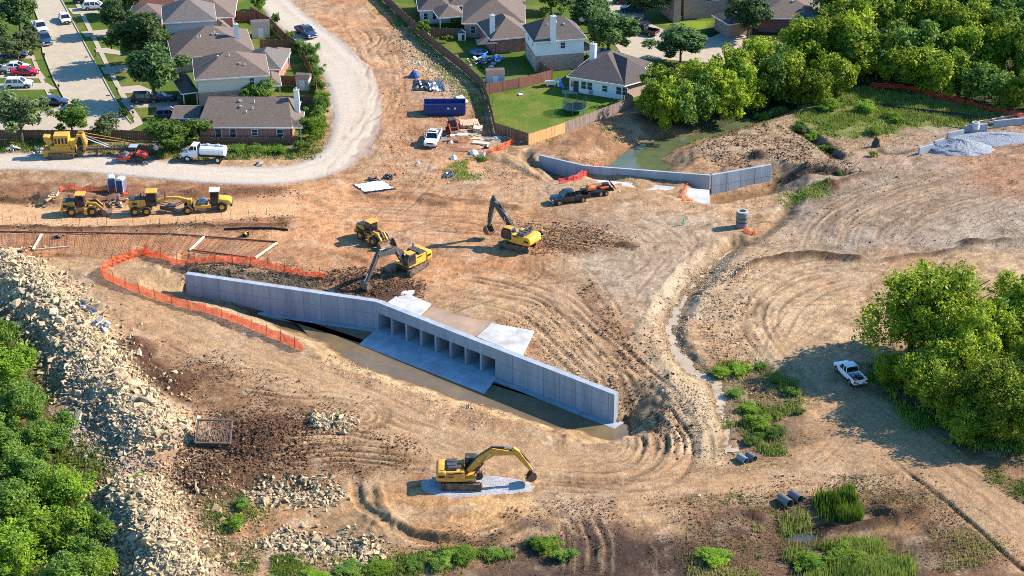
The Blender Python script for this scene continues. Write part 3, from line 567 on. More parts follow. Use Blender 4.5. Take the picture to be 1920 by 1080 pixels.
def ground_mat(name, fine=.2, stones=.25, bump=.13):
    m = bpy.data.materials.new(name); m.use_nodes = True; nt = m.node_tree; N = nt.nodes; L = nt.links; b = N['Principled BSDF']
    b.inputs['Roughness'].default_value = .95; b.inputs['Specular IOR Level'].default_value = .15
    at = N.new('ShaderNodeAttribute'); at.attribute_name = 'soil'
    ge = N.new('ShaderNodeNewGeometry')
    def nz(sc, det=4, ro=.6):
        t = N.new('ShaderNodeTexNoise'); t.inputs['Scale'].default_value = sc; t.inputs['Detail'].default_value = det; t.inputs['Roughness'].default_value = ro; L.new(ge.outputs['Position'], t.inputs['Vector']); return t.outputs['Fac']
    def mr(v, a, b_, c, d):
        t = N.new('ShaderNodeMapRange'); t.inputs['From Min'].default_value = a; t.inputs['From Max'].default_value = b_; t.inputs['To Min'].default_value = c; t.inputs['To Max'].default_value = d; L.new(v, t.inputs['Value']); return t.outputs[0]
    def mu(a, b_):
        t = N.new('ShaderNodeMath'); t.operation = 'MULTIPLY'; L.new(a, t.inputs[0]); L.new(b_, t.inputs[1]); return t.outputs[0]
    f = mu(mr(nz(2.2, 6, .75), .3, .7, 1 - fine * 1.5, 1 + fine * 1.3), mr(nz(.5, 5), .3, .7, 1 - fine * .6, 1 + fine * .6))
    f = mu(f, mr(nz(6.5, 3, .8), .32, .68, 1 - fine * 1.6, 1 + fine * 1.4))
    sc = N.new('ShaderNodeVectorMath'); sc.operation = 'SCALE'; L.new(at.outputs['Color'], sc.inputs[0]); L.new(f, sc.inputs['Scale'])
    out = sc.outputs[0]
    # scattered chips of pale stone
    vo = N.new('ShaderNodeTexVoronoi'); vo.inputs['Scale'].default_value = 2.6; L.new(ge.outputs['Position'], vo.inputs['Vector'])
    sp = mu(mr(vo.outputs['Distance'], .12, .3, 1, 0), mr(nz(.8, 3), .45, .65, 0, stones))
    mx = N.new('ShaderNodeMix'); mx.data_type = 'RGBA'; L.new(sp, mx.inputs['Factor']); L.new(out, mx.inputs['A']); mx.inputs['B'].default_value = (*app(226, 204, 170), 1); out = mx.outputs['Result']
    L.new(out, b.inputs['Base Color'])
    bp = N.new('ShaderNodeBump'); bp.inputs['Distance'].default_value = bump; L.new(nz(3.2, 6, .7), bp.inputs['Height']); L.new(bp.outputs[0], b.inputs['Normal'])
    return m
M_SOIL = ground_mat('worked_soil'); M_GRAV = ground_mat('crushed_gravel', .1, .1, .05); M_LAWN = ground_mat('mown_lawn', .22, 0, .08)
_idx = np.arange(NR * NC).reshape(NR, NC)
_q = np.stack([_idx[:-1, :-1], _idx[:-1, 1:], _idx[1:, 1:], _idx[1:, :-1]], -1).reshape(-1, 4)
_V = np.stack([GX, GY, HZ], -1).reshape(-1, 3)
cx = WX[:-1, :-1] * .15 + GX[:-1, :-1] * .85; cy = WY[:-1, :-1] * .15 + GY[:-1, :-1] * .85
rid = np.zeros(cx.shape, int)
rid[inpoly(cx, cy, pw(LAWN1))] = 2; rid[inpoly(cx, cy, pw(LAWN2))] = 3
d, _, _ = pldist(cx, cy, [tuple(v[:2]) for v in spline(pw(ROADB), 4)]); rid[(d < 3.6)] = 4
d, _, _ = pldist(cx, cy, [tuple(v[:2]) for v in spline(pw(HAUL, -1.3), 4)]); rid[(d < 4.6) & (HZ[:-1, :-1] > -2.3)] = 5
d, _, _ = pldist(cx, cy, [tuple(v[:2]) for v in spline(pw(EROAD, -.9), 4)]); rid[(d < 4.2)] = 6
rid[GRAVEL[:-1, :-1]] = 1
_h4 = np.stack([HZ[:-1, :-1], HZ[:-1, 1:], HZ[1:, 1:], HZ[1:, :-1]], -1); _wd, _wl, _ = pldist(GX[:-1, :-1], GY[:-1, :-1], wall_poly)
rid[(_h4.max(-1) - _h4.min(-1) > 1.0) & (_wd < 1.4) & (_wl > -.1) & (np.minimum(np.hypot(cx - CW[0].x, cy - CW[0].y), np.hypot(cx - CW[3].x, cy - CW[3].y)) > 1.2)] = 99        # no soil face stands in the culvert mouths
rid = rid.ravel()
def piece(name, m, ids, label, smooth=True):
    f = _q[np.isin(rid, ids)]; u, inv = np.unique(f.ravel(), return_inverse=True)
    me = arrmesh(name, _V[u], inv.reshape(-1, 4), m, smooth=smooth)
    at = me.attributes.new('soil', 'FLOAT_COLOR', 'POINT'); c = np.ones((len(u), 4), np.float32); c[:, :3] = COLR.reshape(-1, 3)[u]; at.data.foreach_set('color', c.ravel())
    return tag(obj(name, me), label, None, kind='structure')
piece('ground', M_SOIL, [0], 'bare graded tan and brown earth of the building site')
piece('gravel_road', M_GRAV, [1], 'pale gravel access road curving from the houses')
piece('lawn', M_LAWN, [2], 'green lawns around the houses beside the street')
piece('lawn', M_LAWN, [3], 'green back yards behind the wooden fence')
piece('dirt_road', M_SOIL, [4], 'tan dirt road with the parked yellow machines')
piece('haul_road', M_SOIL, [5], 'rutted dirt haul road passing in front of the culvert')
piece('dirt_road', M_SOIL, [6], 'rutted dirt road leaving at the lower right past the trees')
mb = MB(); mb.face([(-4000, -2000, -6), (4000, -2000, -6), (4000, 6000, -6), (-4000, 6000, -6)])
tag(mb.build('land', mat('far_land', app(96, 110, 60), .95, coord='w', scale=.02, var=.3)), 'open land beyond the site', None, kind='structure')

# --- water
def water(name, poly, z, col, label, rough=.06):
    m = mat('water_' + label.replace(' ', '_')[:30], col, rough, var=.25, scale=.25, bump=.012, bscale=2.2, spec=.35, coord='w')
    mb = MB(); mb.face([(x, y, z) for x, y in poly]); return tag(mb.build(name, m), label, None, kind='structure')
_wp = pw([(540, 590, -3.45), (590, 640, -3.45), (640, 680, -3.45), (720, 725, -3.45), (800, 765, -3.45), (900, 800, -3.45), (1000, 825, -3.45), (1100, 842, -3.45), (1200, 850, -3.45), (1235, 800, -3.45)])
water('outlet_water', _wp + [(CW[3].x + 3, CW[3].y - .5), (CW[3].x + .3, CW[3].y), *_back[1:3], tuple((CW[1] + (CW[0] - CW[1]) * .62)[:2])], OUT_WATER, (.13, .095, .05), 'murky water in front of the box culvert')
water('creek_water', [tuple(v) for v in POND], IN_WATER + .02, (.075, .09, .04), 'green pond water behind the upstream culvert wall')
water('creek_water', CREEK_W, -1.04, (.36, .28, .19), 'shallow muddy creek winding across the clearing', .35)
water('rill_water', RILL, -.38, (.10, .11, .11), 'thin wet channel below the manhole riser')
_pc = np.array(POOL).mean(0); water('pool_water', [tuple(_pc + (np.array(v) - _pc) * 1.5) for v in POOL], -2.52, (.05, .05, .045), 'dark pool among the reeds by the twin pipes')
water('puddle_water', PUDDLE, .03, (.30, .20, .12), 'muddy puddle on the culvert deck', .2)

# --- streets, kerbs, walks, drives
M_CONC = mat('street_concrete', app(196, 181, 156), .9, var=.13, scale=.6, coord='w'); M_WALK = mat('walk_concrete', app(196, 180, 158), .9, var=.10, scale=.9, coord='w')
M_KERB = mat('kerb_concrete', app(206, 190, 168), .9, coord='w')
def sheet(name, pts, z, m, label, th=.12):
    mb = MB(); mb.ext([(v.x, v.y) for v in (P(*p) for p in pts)], z - th, z, axis='z'); return tag(mb.build(name, m), label, None, kind='structure')
sheet('street', [(60, -40), (96, -40), (114, 0), (162, 90), (205, 170), (232, 216), (246, 232), (226, 247), (-120, 247), (-120, 214), (60, 214), (112, 203), (122, 186), (102, 150), (82, 100), (76, 45), (62, 8)], .05, M_CONC, 'pale concrete residential street with parked cars')
def kerb(pts, label):
    q = [P(*p) for p in pts]; mb = MB()
    for a, b in zip(q[:-1], q[1:]):
        c = (a + b) / 2; d = b - a; mb.box((c.x, c.y, .09), (d.length + .05, .18, .18), math.atan2(d.y, d.x))
    return tag(mb.build('kerb', M_KERB), label, None, kind='structure')
kerb([(97, -40), (115, 0), (163, 90), (206, 170), (233, 216), (247, 232)], 'concrete kerb along the house side of the street')
kerb([(61, 8), (75, 45), (81, 100), (101, 150), (121, 186), (111, 203), (60, 213)], 'concrete kerb along the far side of the street')
sheet('sidewalk', [(133, -10), (141, -10), (180, 70), (214, 140), (248, 200), (262, 220), (268, 232), (236, 248), (222, 248), (252, 230), (248, 218), (236, 200), (205, 140), (171, 70)], .07, M_WALK, 'concrete sidewalk along the house side of the street')
sheet('sidewalk', [(57, 105), (64, 105), (82, 150), (100, 185), (92, 185), (74, 150)], .07, M_WALK, 'concrete sidewalk on the car side of the street')
_dr = [([(137, 27), (127, 16), (190, 14), (200, 24)], 'driveway holding the white crossover'), ([(160, 69), (152, 60), (205, 55), (240, 62), (240, 70)], 'driveway shaded by the small round tree'), ([(180, 98), (176, 92), (200, 90), (225, 96), (230, 104)], 'driveway behind the twin shade trees'),
       ([(196, 139), (188, 127), (235, 122), (250, 132)], 'driveway beside the two storey house'), ([(226, 176), (218, 164), (262, 160), (290, 172)], 'driveway under the large shade tree'), ([(238, 203), (226, 189), (275, 178), (340, 182), (345, 200)], 'driveway holding the dark parked cars'),
       ([(-40, 102), (60, 98), (66, 110), (-40, 112)], 'driveway with the shaded dark car'), ([(-40, 132), (72, 128), (86, 148), (-40, 146)], 'driveway with the white and red sedans'), ([(-40, 158), (88, 156), (108, 168), (-40, 170)], 'driveway with the white car half behind a tree')]
for pts, lb in _dr: sheet('driveway', pts, .06, M_WALK, 'concrete ' + lb)
sheet('street', [(1110, -30), (1205, -30), (1200, 10), (1215, 45), (1250, 62), (1290, 72), (1345, 70), (1400, 84), (1450, 112), (1420, 124), (1330, 118), (1240, 112), (1170, 108), (1150, 80), (1160, 40), (1130, 10)], .05, M_CONC, 'pale concrete turning circle between the houses')
sheet('driveway', [(1330, 72), (1352, 62), (1385, 58), (1420, 84), (1400, 92)], .06, M_WALK, 'concrete driveway at the brick house')
sheet('sidewalk', [(1170, 8), (1180, 8), (1222, 46), (1262, 64), (1254, 67), (1212, 49)], .075, M_WALK, 'concrete sidewalk edging the turning circle lawn')
# ------------------------------------------------------------------ houses
M_SHING = [mat('shingle_brown', app(122, 108, 98), .95, var=.28, scale=2.2, bump=.04, bscale=9, stretch=(1, 1, 4)), mat('shingle_grey', app(118, 112, 108), .95, var=.26, scale=2.2, bump=.04, bscale=9, stretch=(1, 1, 4)),
           mat('shingle_dark', app(102, 94, 90), .95, var=.26, scale=2.2, bump=.04, bscale=9, stretch=(1, 1, 4)), mat('shingle_red', app(122, 80, 70), .95, var=.28, scale=2.2, bump=.04, bscale=9)]
def brick_mat(name, c1, c2):
    m = mat(name, c1, .9, var=.2, scale=1.2); nt = m.node_tree; N = nt.nodes; L = nt.links; b = N['Principled BSDF']
    tc = N.new('ShaderNodeTexCoord'); mp = N.new('ShaderNodeMapping'); L.new(tc.outputs['Object'], mp.inputs[0])
    sx = N.new('ShaderNodeSeparateXYZ'); L.new(mp.outputs[0], sx.inputs[0]); ad = N.new('ShaderNodeMath'); L.new(sx.outputs[0], ad.inputs[0]); L.new(sx.outputs[1], ad.inputs[1])
    cb = N.new('ShaderNodeCombineXYZ'); L.new(ad.outputs[0], cb.inputs[0]); L.new(sx.outputs[2], cb.inputs[1])
    br = N.new('ShaderNodeTexBrick'); br.inputs['Color1'].default_value = (*c1, 1); br.inputs['Color2'].default_value = (*c2, 1); br.inputs['Mortar'].default_value = (.42, .36, .30, 1)
    br.inputs['Scale'].default_value = 1.; br.inputs['Brick Width'].default_value = .42; br.inputs['Row Height'].default_value = .16; br.inputs['Mortar Size'].default_value = .018; L.new(cb.outputs[0], br.inputs['Vector'])
    L.new(br.outputs['Color'], b.inputs['Base Color']); return m
M_BRED = brick_mat('brick_red', (.27, .06, .045), (.36, .10, .075)); M_BTAN = brick_mat('brick_brown', (.27, .15, .10), (.40, .26, .19)); M_BPINK = brick_mat('brick_pale', (.45, .30, .22), (.52, .38, .30))
M_CREAM = mat('siding_cream', (.62, .55, .42), .85, var=.06, stretch=(.3, .3, 6)); M_BLUEG = mat('siding_grey', (.52, .54, .52), .85, var=.06, stretch=(.3, .3, 6)); M_WHITE = mat('siding_white', (.72, .70, .66), .85, var=.05, stretch=(.3, .3, 6))
M_TRIM = mat('trim_white', (.74, .72, .68), .7, var=.04); M_PANE = mat('window_glass', (.03, .045, .06), .08, var=.3, scale=.7, spec=.6); M_DOOR = mat('door_dark', (.06, .045, .04), .6); M_METAL = mat('roof_metal', (.55, .55, .56), .45, metal=.6)
def roof_mesh(mb, w, d, z, rise, kind='hip', th=.16, ridge=None):
    """hip or gable roof over 0..w, 0..d"""
    if kind == 'hip':
        along = w >= d; half = min(w, d) / 2
        r0 = half if ridge is None else ridge
        p = [(r0, d / 2), (w - r0, d / 2)] if along else [(w / 2, r0), (w / 2, d - r0)]
    elif kind == 'gable_x': p = [(0, d / 2), (w, d / 2)]; along = True
    else: p = [(w / 2, 0), (w / 2, d)]; along = False
    v = [(0, 0, z), (w, 0, z), (w, d, z), (0, d, z), (*p[0], z + rise), (*p[1], z + rise)] + [(0, 0, z - th), (w, 0, z - th), (w, d, z - th), (0, d, z - th)]
    f = [(0, 1, 5, 4), (1, 2, 5), (2, 3, 4, 5), (3, 0, 4)] if along else [(0, 1, 4), (1, 2, 5, 4), (2, 3, 5), (3, 0, 4, 5)]
    f += [(0, 6, 7, 1), (1, 7, 8, 2), (2, 8, 9, 3), (3, 9, 6, 0), (9, 8, 7, 6)]
    mb.add(v, f)
def window(root, M, x, z, w, h, y=0., n=1, shut=None):
    mb = MB(); mb.M = M
    fr = .07
    for a, b, c, e in ((x - w / 2, z, w, fr), (x - w / 2, z + h - fr, w, fr)): mb.box((a + c / 2, y - .03, b + e / 2), (c, .09, e))
    for k in range(n + 1): mb.box((x - w / 2 + fr / 2 + k * (w - fr) / n, y - .03, z + h / 2), (fr, .09, h - 2 * fr - .004))
    mb.box((x, y - .03, z + h / 2), (w - 2 * fr - .004, .05, .04))
    o = mb.build('window', M_TRIM, root)
    mb = MB(); mb.M = M; mb.box((x, y + .01, z + h / 2), (w - .02, .04, h - .02)); mb.build('pane', M_PANE, o)
def house(name, label, blocks, group=None, vents=5, chim=None):
    root = None; rm = None
    for bi, b in enumerate(blocks):
        z = b['z']; A = P(*b['a'], z); B = P(*b['b'], z); ex = (B - A); w = ex.length; rz = math.atan2(ex.y, ex.x); d = b['d']
        if root is None:
            root = thing(name, label, 'house', (A.x, A.y, 0), rz, group); rm = Matrix.Translation((A.x, A.y, 0)) @ Matrix.Rotation(rz, 4, 'Z')
        M = rm.inverted() @ Matrix.Translation((A.x, A.y, 0)) @ Matrix.Rotation(rz, 4, 'Z')
        oh = b.get('oh', .45); z0 = b.get('z0', 0); wm = b['wall']; low = b.get('low')
        if not b.get('open'):
            zs = b.get('split', 2.9)
            if low:
                mb = MB(); mb.M = M; mb.box((w / 2, d / 2, (z0 + zs) / 2), (w - 2 * oh, d - 2 * oh, zs - z0)); mb.build('lower_wall', low, root)
                z0 = zs
            mb = MB(); mb.M = M; k = .012 if low else 0; mb.box((w / 2, d / 2, (z0 + z) / 2 - .05), (w - 2 * oh + k, d - 2 * oh + k, z - z0 - .1)); mb.build('wall', wm, root)
        else:
            for px in b['open']: mb = MB(); mb.M = M; mb.box((px[0], px[1], z / 2), (.16, .16, z - .15)); mb.build('porch_post', M_TRIM, root)
        rise = b.get('rise', min(w, d) / 2 * b.get('pitch', .5))
        mb = MB(); mb.M = M; roof_mesh(mb, w, d, z + .02 + .003 * bi, rise, b.get('kind', 'hip'), ridge=b.get('ridge')); ro = mb.build('roof', M_SHING[b.get('sh', 0)], root)
        mb = MB(); mb.M = M
        for c, s in (((w / 2, -.03, z - .09), (w + .1, .04, .2)), ((w / 2, d + .03, z - .09), (w + .1, .04, .2)), ((-.03, d / 2, z - .09), (.04, d, .2)), ((w + .03, d / 2, z - .09), (.04, d, .2))): mb.box(c, s)
        mb.build('fascia', M_TRIM, ro)
        if b.get('kind', 'hip') != 'hip' and not b.get('open'):
            if b['kind'] == 'gable_x':
                for xx in (oh, w - oh): mb = MB(); mb.M = M; mb.add([(xx, oh, z - .12), (xx, d - oh, z - .12), (xx, d / 2, z + rise * (1 - oh / d * 2) - .1)], [(0, 1, 2)]); mb.build('gable_wall', wm, root)
            else:
                for yy in (oh, d - oh): mb = MB(); mb.M = M; mb.add([(oh, yy, z - .12), (w - oh, yy, z - .12), (w / 2, yy, z + rise * (1 - oh / w * 2) - .1)], [(0, 1, 2)]); mb.build('gable_wall', wm, root)
        for (x, zz, ww, hh, *n) in b.get('win', []): window(root, M, x, zz, ww, hh, oh, n[0] if n else 1)
        for (y, zz, ww, hh, *n) in b.get('winr', []): window(root, M @ Matrix.Translation((w - oh, 0, 0)) @ Matrix.Rotation(math.pi / 2, 4, 'Z'), y, zz, ww, hh, 0, n[0] if n else 1)
        for (y, zz, ww, hh, *n) in b.get('winl', []): window(root, M @ Matrix.Translation((oh, d, 0)) @ Matrix.Rotation(-math.pi / 2, 4, 'Z'), d - y, zz, ww, hh, 0, n[0] if n else 1)
        for (x, ww, hh) in b.get('door', []):
            mb = MB(); mb.M = M; mb.box((x, oh - .01, hh / 2), (ww, .06, hh)); dd = mb.build('door', M_DOOR, root)
            mb = MB(); mb.M = M; mb.box((x + ww * .35, oh - .06, 1.), (.06, .06, .14)); mb.build('handle', M_METAL, dd)
        for (x, y, h, ww) in b.get('chim', []):
            mb = MB(); mb.M = M; mb.box((x, y, z - .3 + h / 2), (ww, ww * .8, h)); c = mb.build('chimney', M_WHITE, ro)
            mb = MB(); mb.M = M; mb.box((x, y, z - .3 + h + .05), (ww + .14, ww * .8 + .14, .1)); mb.cyl((x, y, z - .2 + h), (x, y, z + .15 + h), .13); mb.build('chimney_cap', M_METAL, c)
        rr = random.Random(bi * 7 + int(abs(A.x) * 10))
        half = min(w, d) / 2
        for k in range(b.get('vents', 3)):          # vents and pipes on the front slope
            t = rr.uniform(.35, .85); x = rr.uniform(.3, .7) * w; 
            if w >= d and b.get('kind', 'hip') == 'hip': y = t * d / 2; zz = z + rise * t
            elif b.get('kind') == 'gable_x': y = t * d / 2; zz = z + rise * t
            else: continue
            mb = MB(); mb.M = M
            if k % 2: mb.box((x, y, zz + .12), (.38, .38, .3))
            else: mb.cyl((x, y, zz - .1), (x, y, zz + .4), .06, n=8)
            mb.build('roof_vent', M_METAL if k % 2 else M_TRIM, ro)
    return root
house('brick_house', 'low red brick house with a long brown hip roof beside the gravel road', [
    dict(a=(368, 238), b=(548, 239), z=2.7, d=11.5, wall=M_BRED, sh=0, rise=2.9, ridge=1.2, vents=5, win=[(3.3, .8, 1.05, 1.5), (5.6, .8, 1.05, 1.5), (9, 1.2, 1., 1.), (13, .8, 1.05, 1.5)], chim=[(15.2, 5.6, 4.4, .8)], oh=.4),
    dict(a=(320, 221), b=(372, 222), z=2.6, d=5.5, wall=M_BRED, sh=0, rise=1.0, kind='gable_x', vents=0),
    dict(a=(520, 240), b=(567, 239), z=2.55, d=7, wall=M_BRED, sh=0, rise=1.2, open=[(.4, .4), (3.6, .4), (3.6, 3.)], vents=0)])
house('cream_house', 'two storey cream house with brown hip roof above the brick house', [
    dict(a=(365, 150), b=(506, 141), z=5.3, d=10.5, wall=M_CREAM, low=M_BTAN, sh=0, rise=2.7, vents=4, win=[(9.2, 3.6, .9, 1.3), (6.2, .9, 1.1, 1.2)], winl=[(3, 3.6, .9, 1.2)], chim=[]),
    dict(a=(340, 176), b=(372, 172), z=2.7, d=9, wall=M_BTAN, sh=2, rise=1.3, vents=0, open=[(.4, .4), (2.6, .4)]),
    dict(a=(495, 162), b=(528, 160), z=2.6, d=6, wall=M_CREAM, sh=0, rise=1.0, vents=0, open=[(.3, .4), (2.6, .4)])])
house('tan_house', 'single storey house with wide brown roof and white chimney between its neighbours', [
    dict(a=(322, 110), b=(478, 98), z=2.7, d=13, wall=M_BTAN, sh=0, rise=3.2, vents=5, chim=[(11.6, 4, 4.2, .8)]),
    dict(a=(452, 128), b=(527, 130), z=2.6, d=9, wall=M_BRED, sh=1, rise=2.0, vents=1),
    dict(a=(498, 108), b=(542, 107), z=2.55, d=4.5, wall=M_CREAM, sh=0, rise=1., open=[(.3, .4), (4, .4)], vents=0)])
house('grey_house', 'two storey house with pale grey wall and grey hip roof', [
    dict(a=(305, 44), b=(406, 38), z=5.3, d=10, wall=M_BLUEG, sh=1, rise=2.8, vents=3),
    dict(a=(405, 68), b=(444, 62), z=2.7, d=8, wall=M_BTAN, sh=0, rise=1.6, vents=0),
    dict(a=(238, 34), b=(306, 33), z=2.7, d=7, wall=M_BTAN, sh=0, rise=1.6, vents=0)])
house('far_house', 'brown roofed house with reddish wing at the top beyond the grey house', [
    dict(a=(330, 35), b=(440, 32), z=2.7, d=12, wall=M_BRED, sh=0, rise=2.6, vents=2),
    dict(a=(248, 14), b=(340, 12), z=2.7, d=11, wall=M_BTAN, sh=3, rise=2.2, vents=1)])
house('white_house', 'tall white two storey house with brown brick below and white chimney', [
    dict(a=(1001, 79), b=(1101, 72), z=5.6, d=9.3, wall=M_WHITE, low=M_BTAN, sh=2, rise=2.6, ridge=3.0, vents=3, win=[(5.2, 3.9, .95, 1.2)], chim=[(3.4, .15, 4.6, .9)],
         winl=[(2.6, 3.9, .9, 1.2), (6.2, 3.9, .9, 1.2), (1.8, .8, .7, 1.5), (3.4, .8, .7, 1.5), (5.8, .5, .8, 1.8), (7.3, .5, .8, 1.8)]),
    dict(a=(1092, 97), b=(1120, 92), z=2.6, d=6, wall=M_WHITE, sh=2, rise=.8, vents=0, open=[(1.2, .4), (2.2, .4)])])
house('bungalow', 'single storey white bungalow with dark hip roof and trampoline yard', [
    dict(a=(1062, 143), b=(1171, 160), z=2.75, d=12.5, wall=M_WHITE, sh=2, rise=3.1, vents=6, oh=.4, win=[(3.0, .8, 1.0, 1.4), (4.1, .8, 1.0, 1.4), (6.8, .9, 1.0, 1.2), (9.3, .8, 1.0, 1.4), (10.4, .8, 1., 1.4)], door=[(1.6, .95, 2.05)], chim=[(2.2, 6.2, 4.3, .95)]),
    dict(a=(1171, 161), b=(1235, 143), z=2.72, d=11.5, wall=M_BPINK, sh=2, rise=2.9, vents=2)])
house('hip_roof_house', 'sprawling brown roofed house with white chimney behind the long fence', [
    dict(a=(920, 75), b=(998, 68), z=2.8, d=10, wall=M_BRED, sh=0, rise=2.6, vents=2, kind='hip', chim=[(.9, 2.2, 4.0, .8)]),
    dict(a=(866, 44), b=(985, 44), z=2.8, d=14, wall=M_BTAN, sh=0, rise=3.0, vents=3, win=[(2, .8, 1, 1.4)]),
    dict(a=(822, 34), b=(872, 30), z=2.7, d=6, wall=M_WHITE, sh=0, rise=1.4, vents=0, open=[(.4, .4), (5, .4)])])
house('long_roof_house', 'dark roofed house at the top left of the fenced back yards', [
    dict(a=(784, 20), b=(850, 18), z=2.7, d=11, wall=M_BLUEG, sh=2, rise=2.2, vents=1, win=[(1.4, .8, .8, 1.3), (3, .8, .8, 1.3)]),
    dict(a=(838, 12), b=(965, 4), z=2.8, d=15, wall=M_BTAN, sh=2, rise=3, vents=1)])
house('brown_brick_house', 'tall brown brick house with white panel at the turning circle', [
    dict(a=(1281, -16), b=(1386, -24), z=5.6, d=9, wall=M_BTAN, sh=2, rise=2.4, vents=0, win=[(6.5, 3.2, 3.6, 1.3, 3)]),
    dict(a=(1262, -6), b=(1284, -8), z=5.2, d=8, wall=M_BTAN, sh=2, rise=1.2, vents=0)])
house('garage_house', 'dark brown hip roofed house half behind trees at the wood', [
    dict(a=(1420, 34), b=(1546, 36), z=2.8, d=12, wall=M_BRED, sh=0, rise=2.6, vents=2),
    dict(a=(1366, 46), b=(1418, 38), z=2.7, d=6, wall=M_BTAN, sh=0, rise=1.6, vents=0)])

# sheds
def shed(px, py, w, d, h, rz, wallm, roofm, label, kind='gable'):
    p = G(px, py); t = thing('garden_shed', label, 'shed', p, rz, 'garden sheds')
    MB().box((0, 0, h / 2), (w, d, h)).build('wall', wallm, t)
    mb = MB(); mb.ext([(-d / 2 - .15, h - .02), (-d / 4 - .05, h + d * .26), (0, h + d * .34), (d / 4 + .05, h + d * .26), (d / 2 + .15, h - .02)], -w / 2 - .1, w / 2 + .1, axis='x'); mb.build('roof', roofm, t)
    mb = MB(); mb.box((0, -d / 2 - .02, .95), (.9, .05, 1.8)); dd = mb.build('door', M_TRIM, t); MB().box((.35, -d / 2 - .06, 1.), (.05, .05, .12)).build('handle', M_METAL, dd)
M_SHB = mat('shed_blue', (.38, .46, .52), .8, var=.06); M_SHT = mat('shed_tan', (.55, .48, .36), .8, var=.06)
shed(928, 157, 3.0, 2.4, 2.0, R(6), M_SHB, M_SHING[0], 'pale blue barn roofed shed against the brown back fence')
shed(570, 166, 2.2, 2.0, 2.1, R(-8), M_SHT, M_SHING[0], 'small tan shed beside the hedge along the gravel road')
shed(489, 67, 3.2, 2.6, 2.2, R(10), M_SHT, M_SHING[1], 'tan shed with small window near the top of the gravel road')
# ------------------------------------------------------------------ box culvert, outlet end
M_FORM = mat('formed_concrete', (.255, .29, .325), .85, var=.22, scale=.5, bump=.02, bscale=3, stretch=(1.6, 1.6, .25), coord='w')
M_SLAB = mat('deck_concrete', (.39, .38, .36), .9, var=.3, scale=.5, bump=.015, bscale=3, coord='w', dirt=.0)
M_APRON = mat('apron_concrete', (.32, .35, .38), .8, var=.25, scale=.5, coord='w')
M_VOID = mat('culvert_shade', (.12, .125, .135), .9, var=.2)  # concrete darkened: shade inside the cells is put into the colour
def wall_strip(mb, a, b, z0, z1, th, back=None, z1b=None):
    """upright wall from a to b; its thickness lies behind (to the left of a->b turned away from the camera)"""
    d = (b - a); d.z = 0; d.normalize(); n = Vector((-d.y, d.x, 0)) if back is None else back
    z1b = z1 if z1b is None else z1b
    p = [Vector((a.x, a.y, z0)), Vector((b.x, b.y, z0)), Vector((b.x, b.y, z0)) + n * th, Vector((a.x, a.y, z0)) + n * th]
    q = [Vector((v.x, v.y, zz)) for v, zz in zip(p, (z1, z1b, z1b, z1))]
    mb.add([tuple(v) for v in p + q], [(3, 2, 1, 0), (4, 5, 6, 7), (0, 1, 5, 4), (1, 2, 6, 5), (2, 3, 7, 6), (3, 0, 4, 7)])
c0 = thing('box_culvert', 'long grey concrete box culvert headwall with eight openings and angled wing walls', 'culvert', (CW[1].x, CW[1].y, WF), 0)
def cpart(name, m, fn, par=c0, bevel=.02):
    mb = MB(); mb.M = Matrix.Translation(-Vector(par.location) if par.parent is None else -Vector(c0.location)); fn(mb); return mb.build(name, m, par, bevel=bevel)
M_JOINT = mat('form_joint', (.17, .19, .21), .9)
def formlines(root, par, a, b, z0, z1, step, sgn=1):
    d = Vector((b.x - a.x, b.y - a.y, 0)); l = d.length; d.normalize(); n = Vector((d.y, -d.x, 0)) * sgn; k = step
    me = MB().box((0, 0, 0), (.05, .02, z1 - z0)).mesh('form_joint', M_JOINT)
    while k < l - .4: p = a + d * k + n * .004 - Vector(root.location); obj('form_joint', me, par, (p.x, p.y, (z0 + z1) / 2 - root.location.z), (0, 0, math.atan2(d.y, d.x))); k += step
    me = MB().box((0, 0, 0), (l - .1, .02, .04)).mesh('lift_line', M_JOINT); p = (a + b) / 2 + n * .005 - Vector(root.location); obj('lift_line', me, par, (p.x, p.y, z0 + (z1 - z0) * .55 - root.location.z), (0, 0, math.atan2(d.y, d.x)))
w0 = cpart('wing_wall', M_FORM, lambda m: wall_strip(m, CW[0], CW[1] - (CW[1] - CW[0]).normalized() * .003, WF, WT, .85)); w0['label'] = 'long wing wall running up to the orange fence'
w1 = cpart('wing_wall', M_FORM, lambda m: wall_strip(m, CW[2] + (CW[3] - CW[2]).normalized() * .003, CW[3], WF, WT, .85)); w1['label'] = 'shorter wing wall ending in the water'
formlines(c0, w0, CW[0], CW[1], WF + .4, WT - .02, 2.44); formlines(c0, w1, CW[2], CW[3], WF + .4, WT - .02, 2.44)
ex = (CW[2] - CW[1]); LH = ex.length; ex = ex.normalized(); nb = Vector((-ex.y, ex.x, 0))
OPEN_H = 2.75
cpart('headwall', M_FORM, lambda m: wall_strip(m, CW[1], CW[2], WF + OPEN_H, WT, .85))
for i in range(9):
    wd = .3
    a = CW[1] + ex * (i * (LH - wd) / 8); b = a + ex * wd
    cpart('divider_wall', M_FORM, lambda m: wall_strip(m, a + nb * .01, b + nb * .01, WF, WF + OPEN_H - .003, 9.), bevel=0)
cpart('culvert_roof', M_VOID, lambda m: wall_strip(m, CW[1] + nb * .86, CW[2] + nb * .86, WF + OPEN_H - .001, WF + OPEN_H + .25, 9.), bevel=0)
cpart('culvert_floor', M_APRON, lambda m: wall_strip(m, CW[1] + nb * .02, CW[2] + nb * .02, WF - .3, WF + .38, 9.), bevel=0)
cpart('shade_panel', M_VOID, lambda m: wall_strip(m, CW[1] + nb * 9.1, CW[2] + nb * 9.1, WF, WF + OPEN_H, .1), bevel=0)  # dark panel closing the cells; its tone stands for deep shade
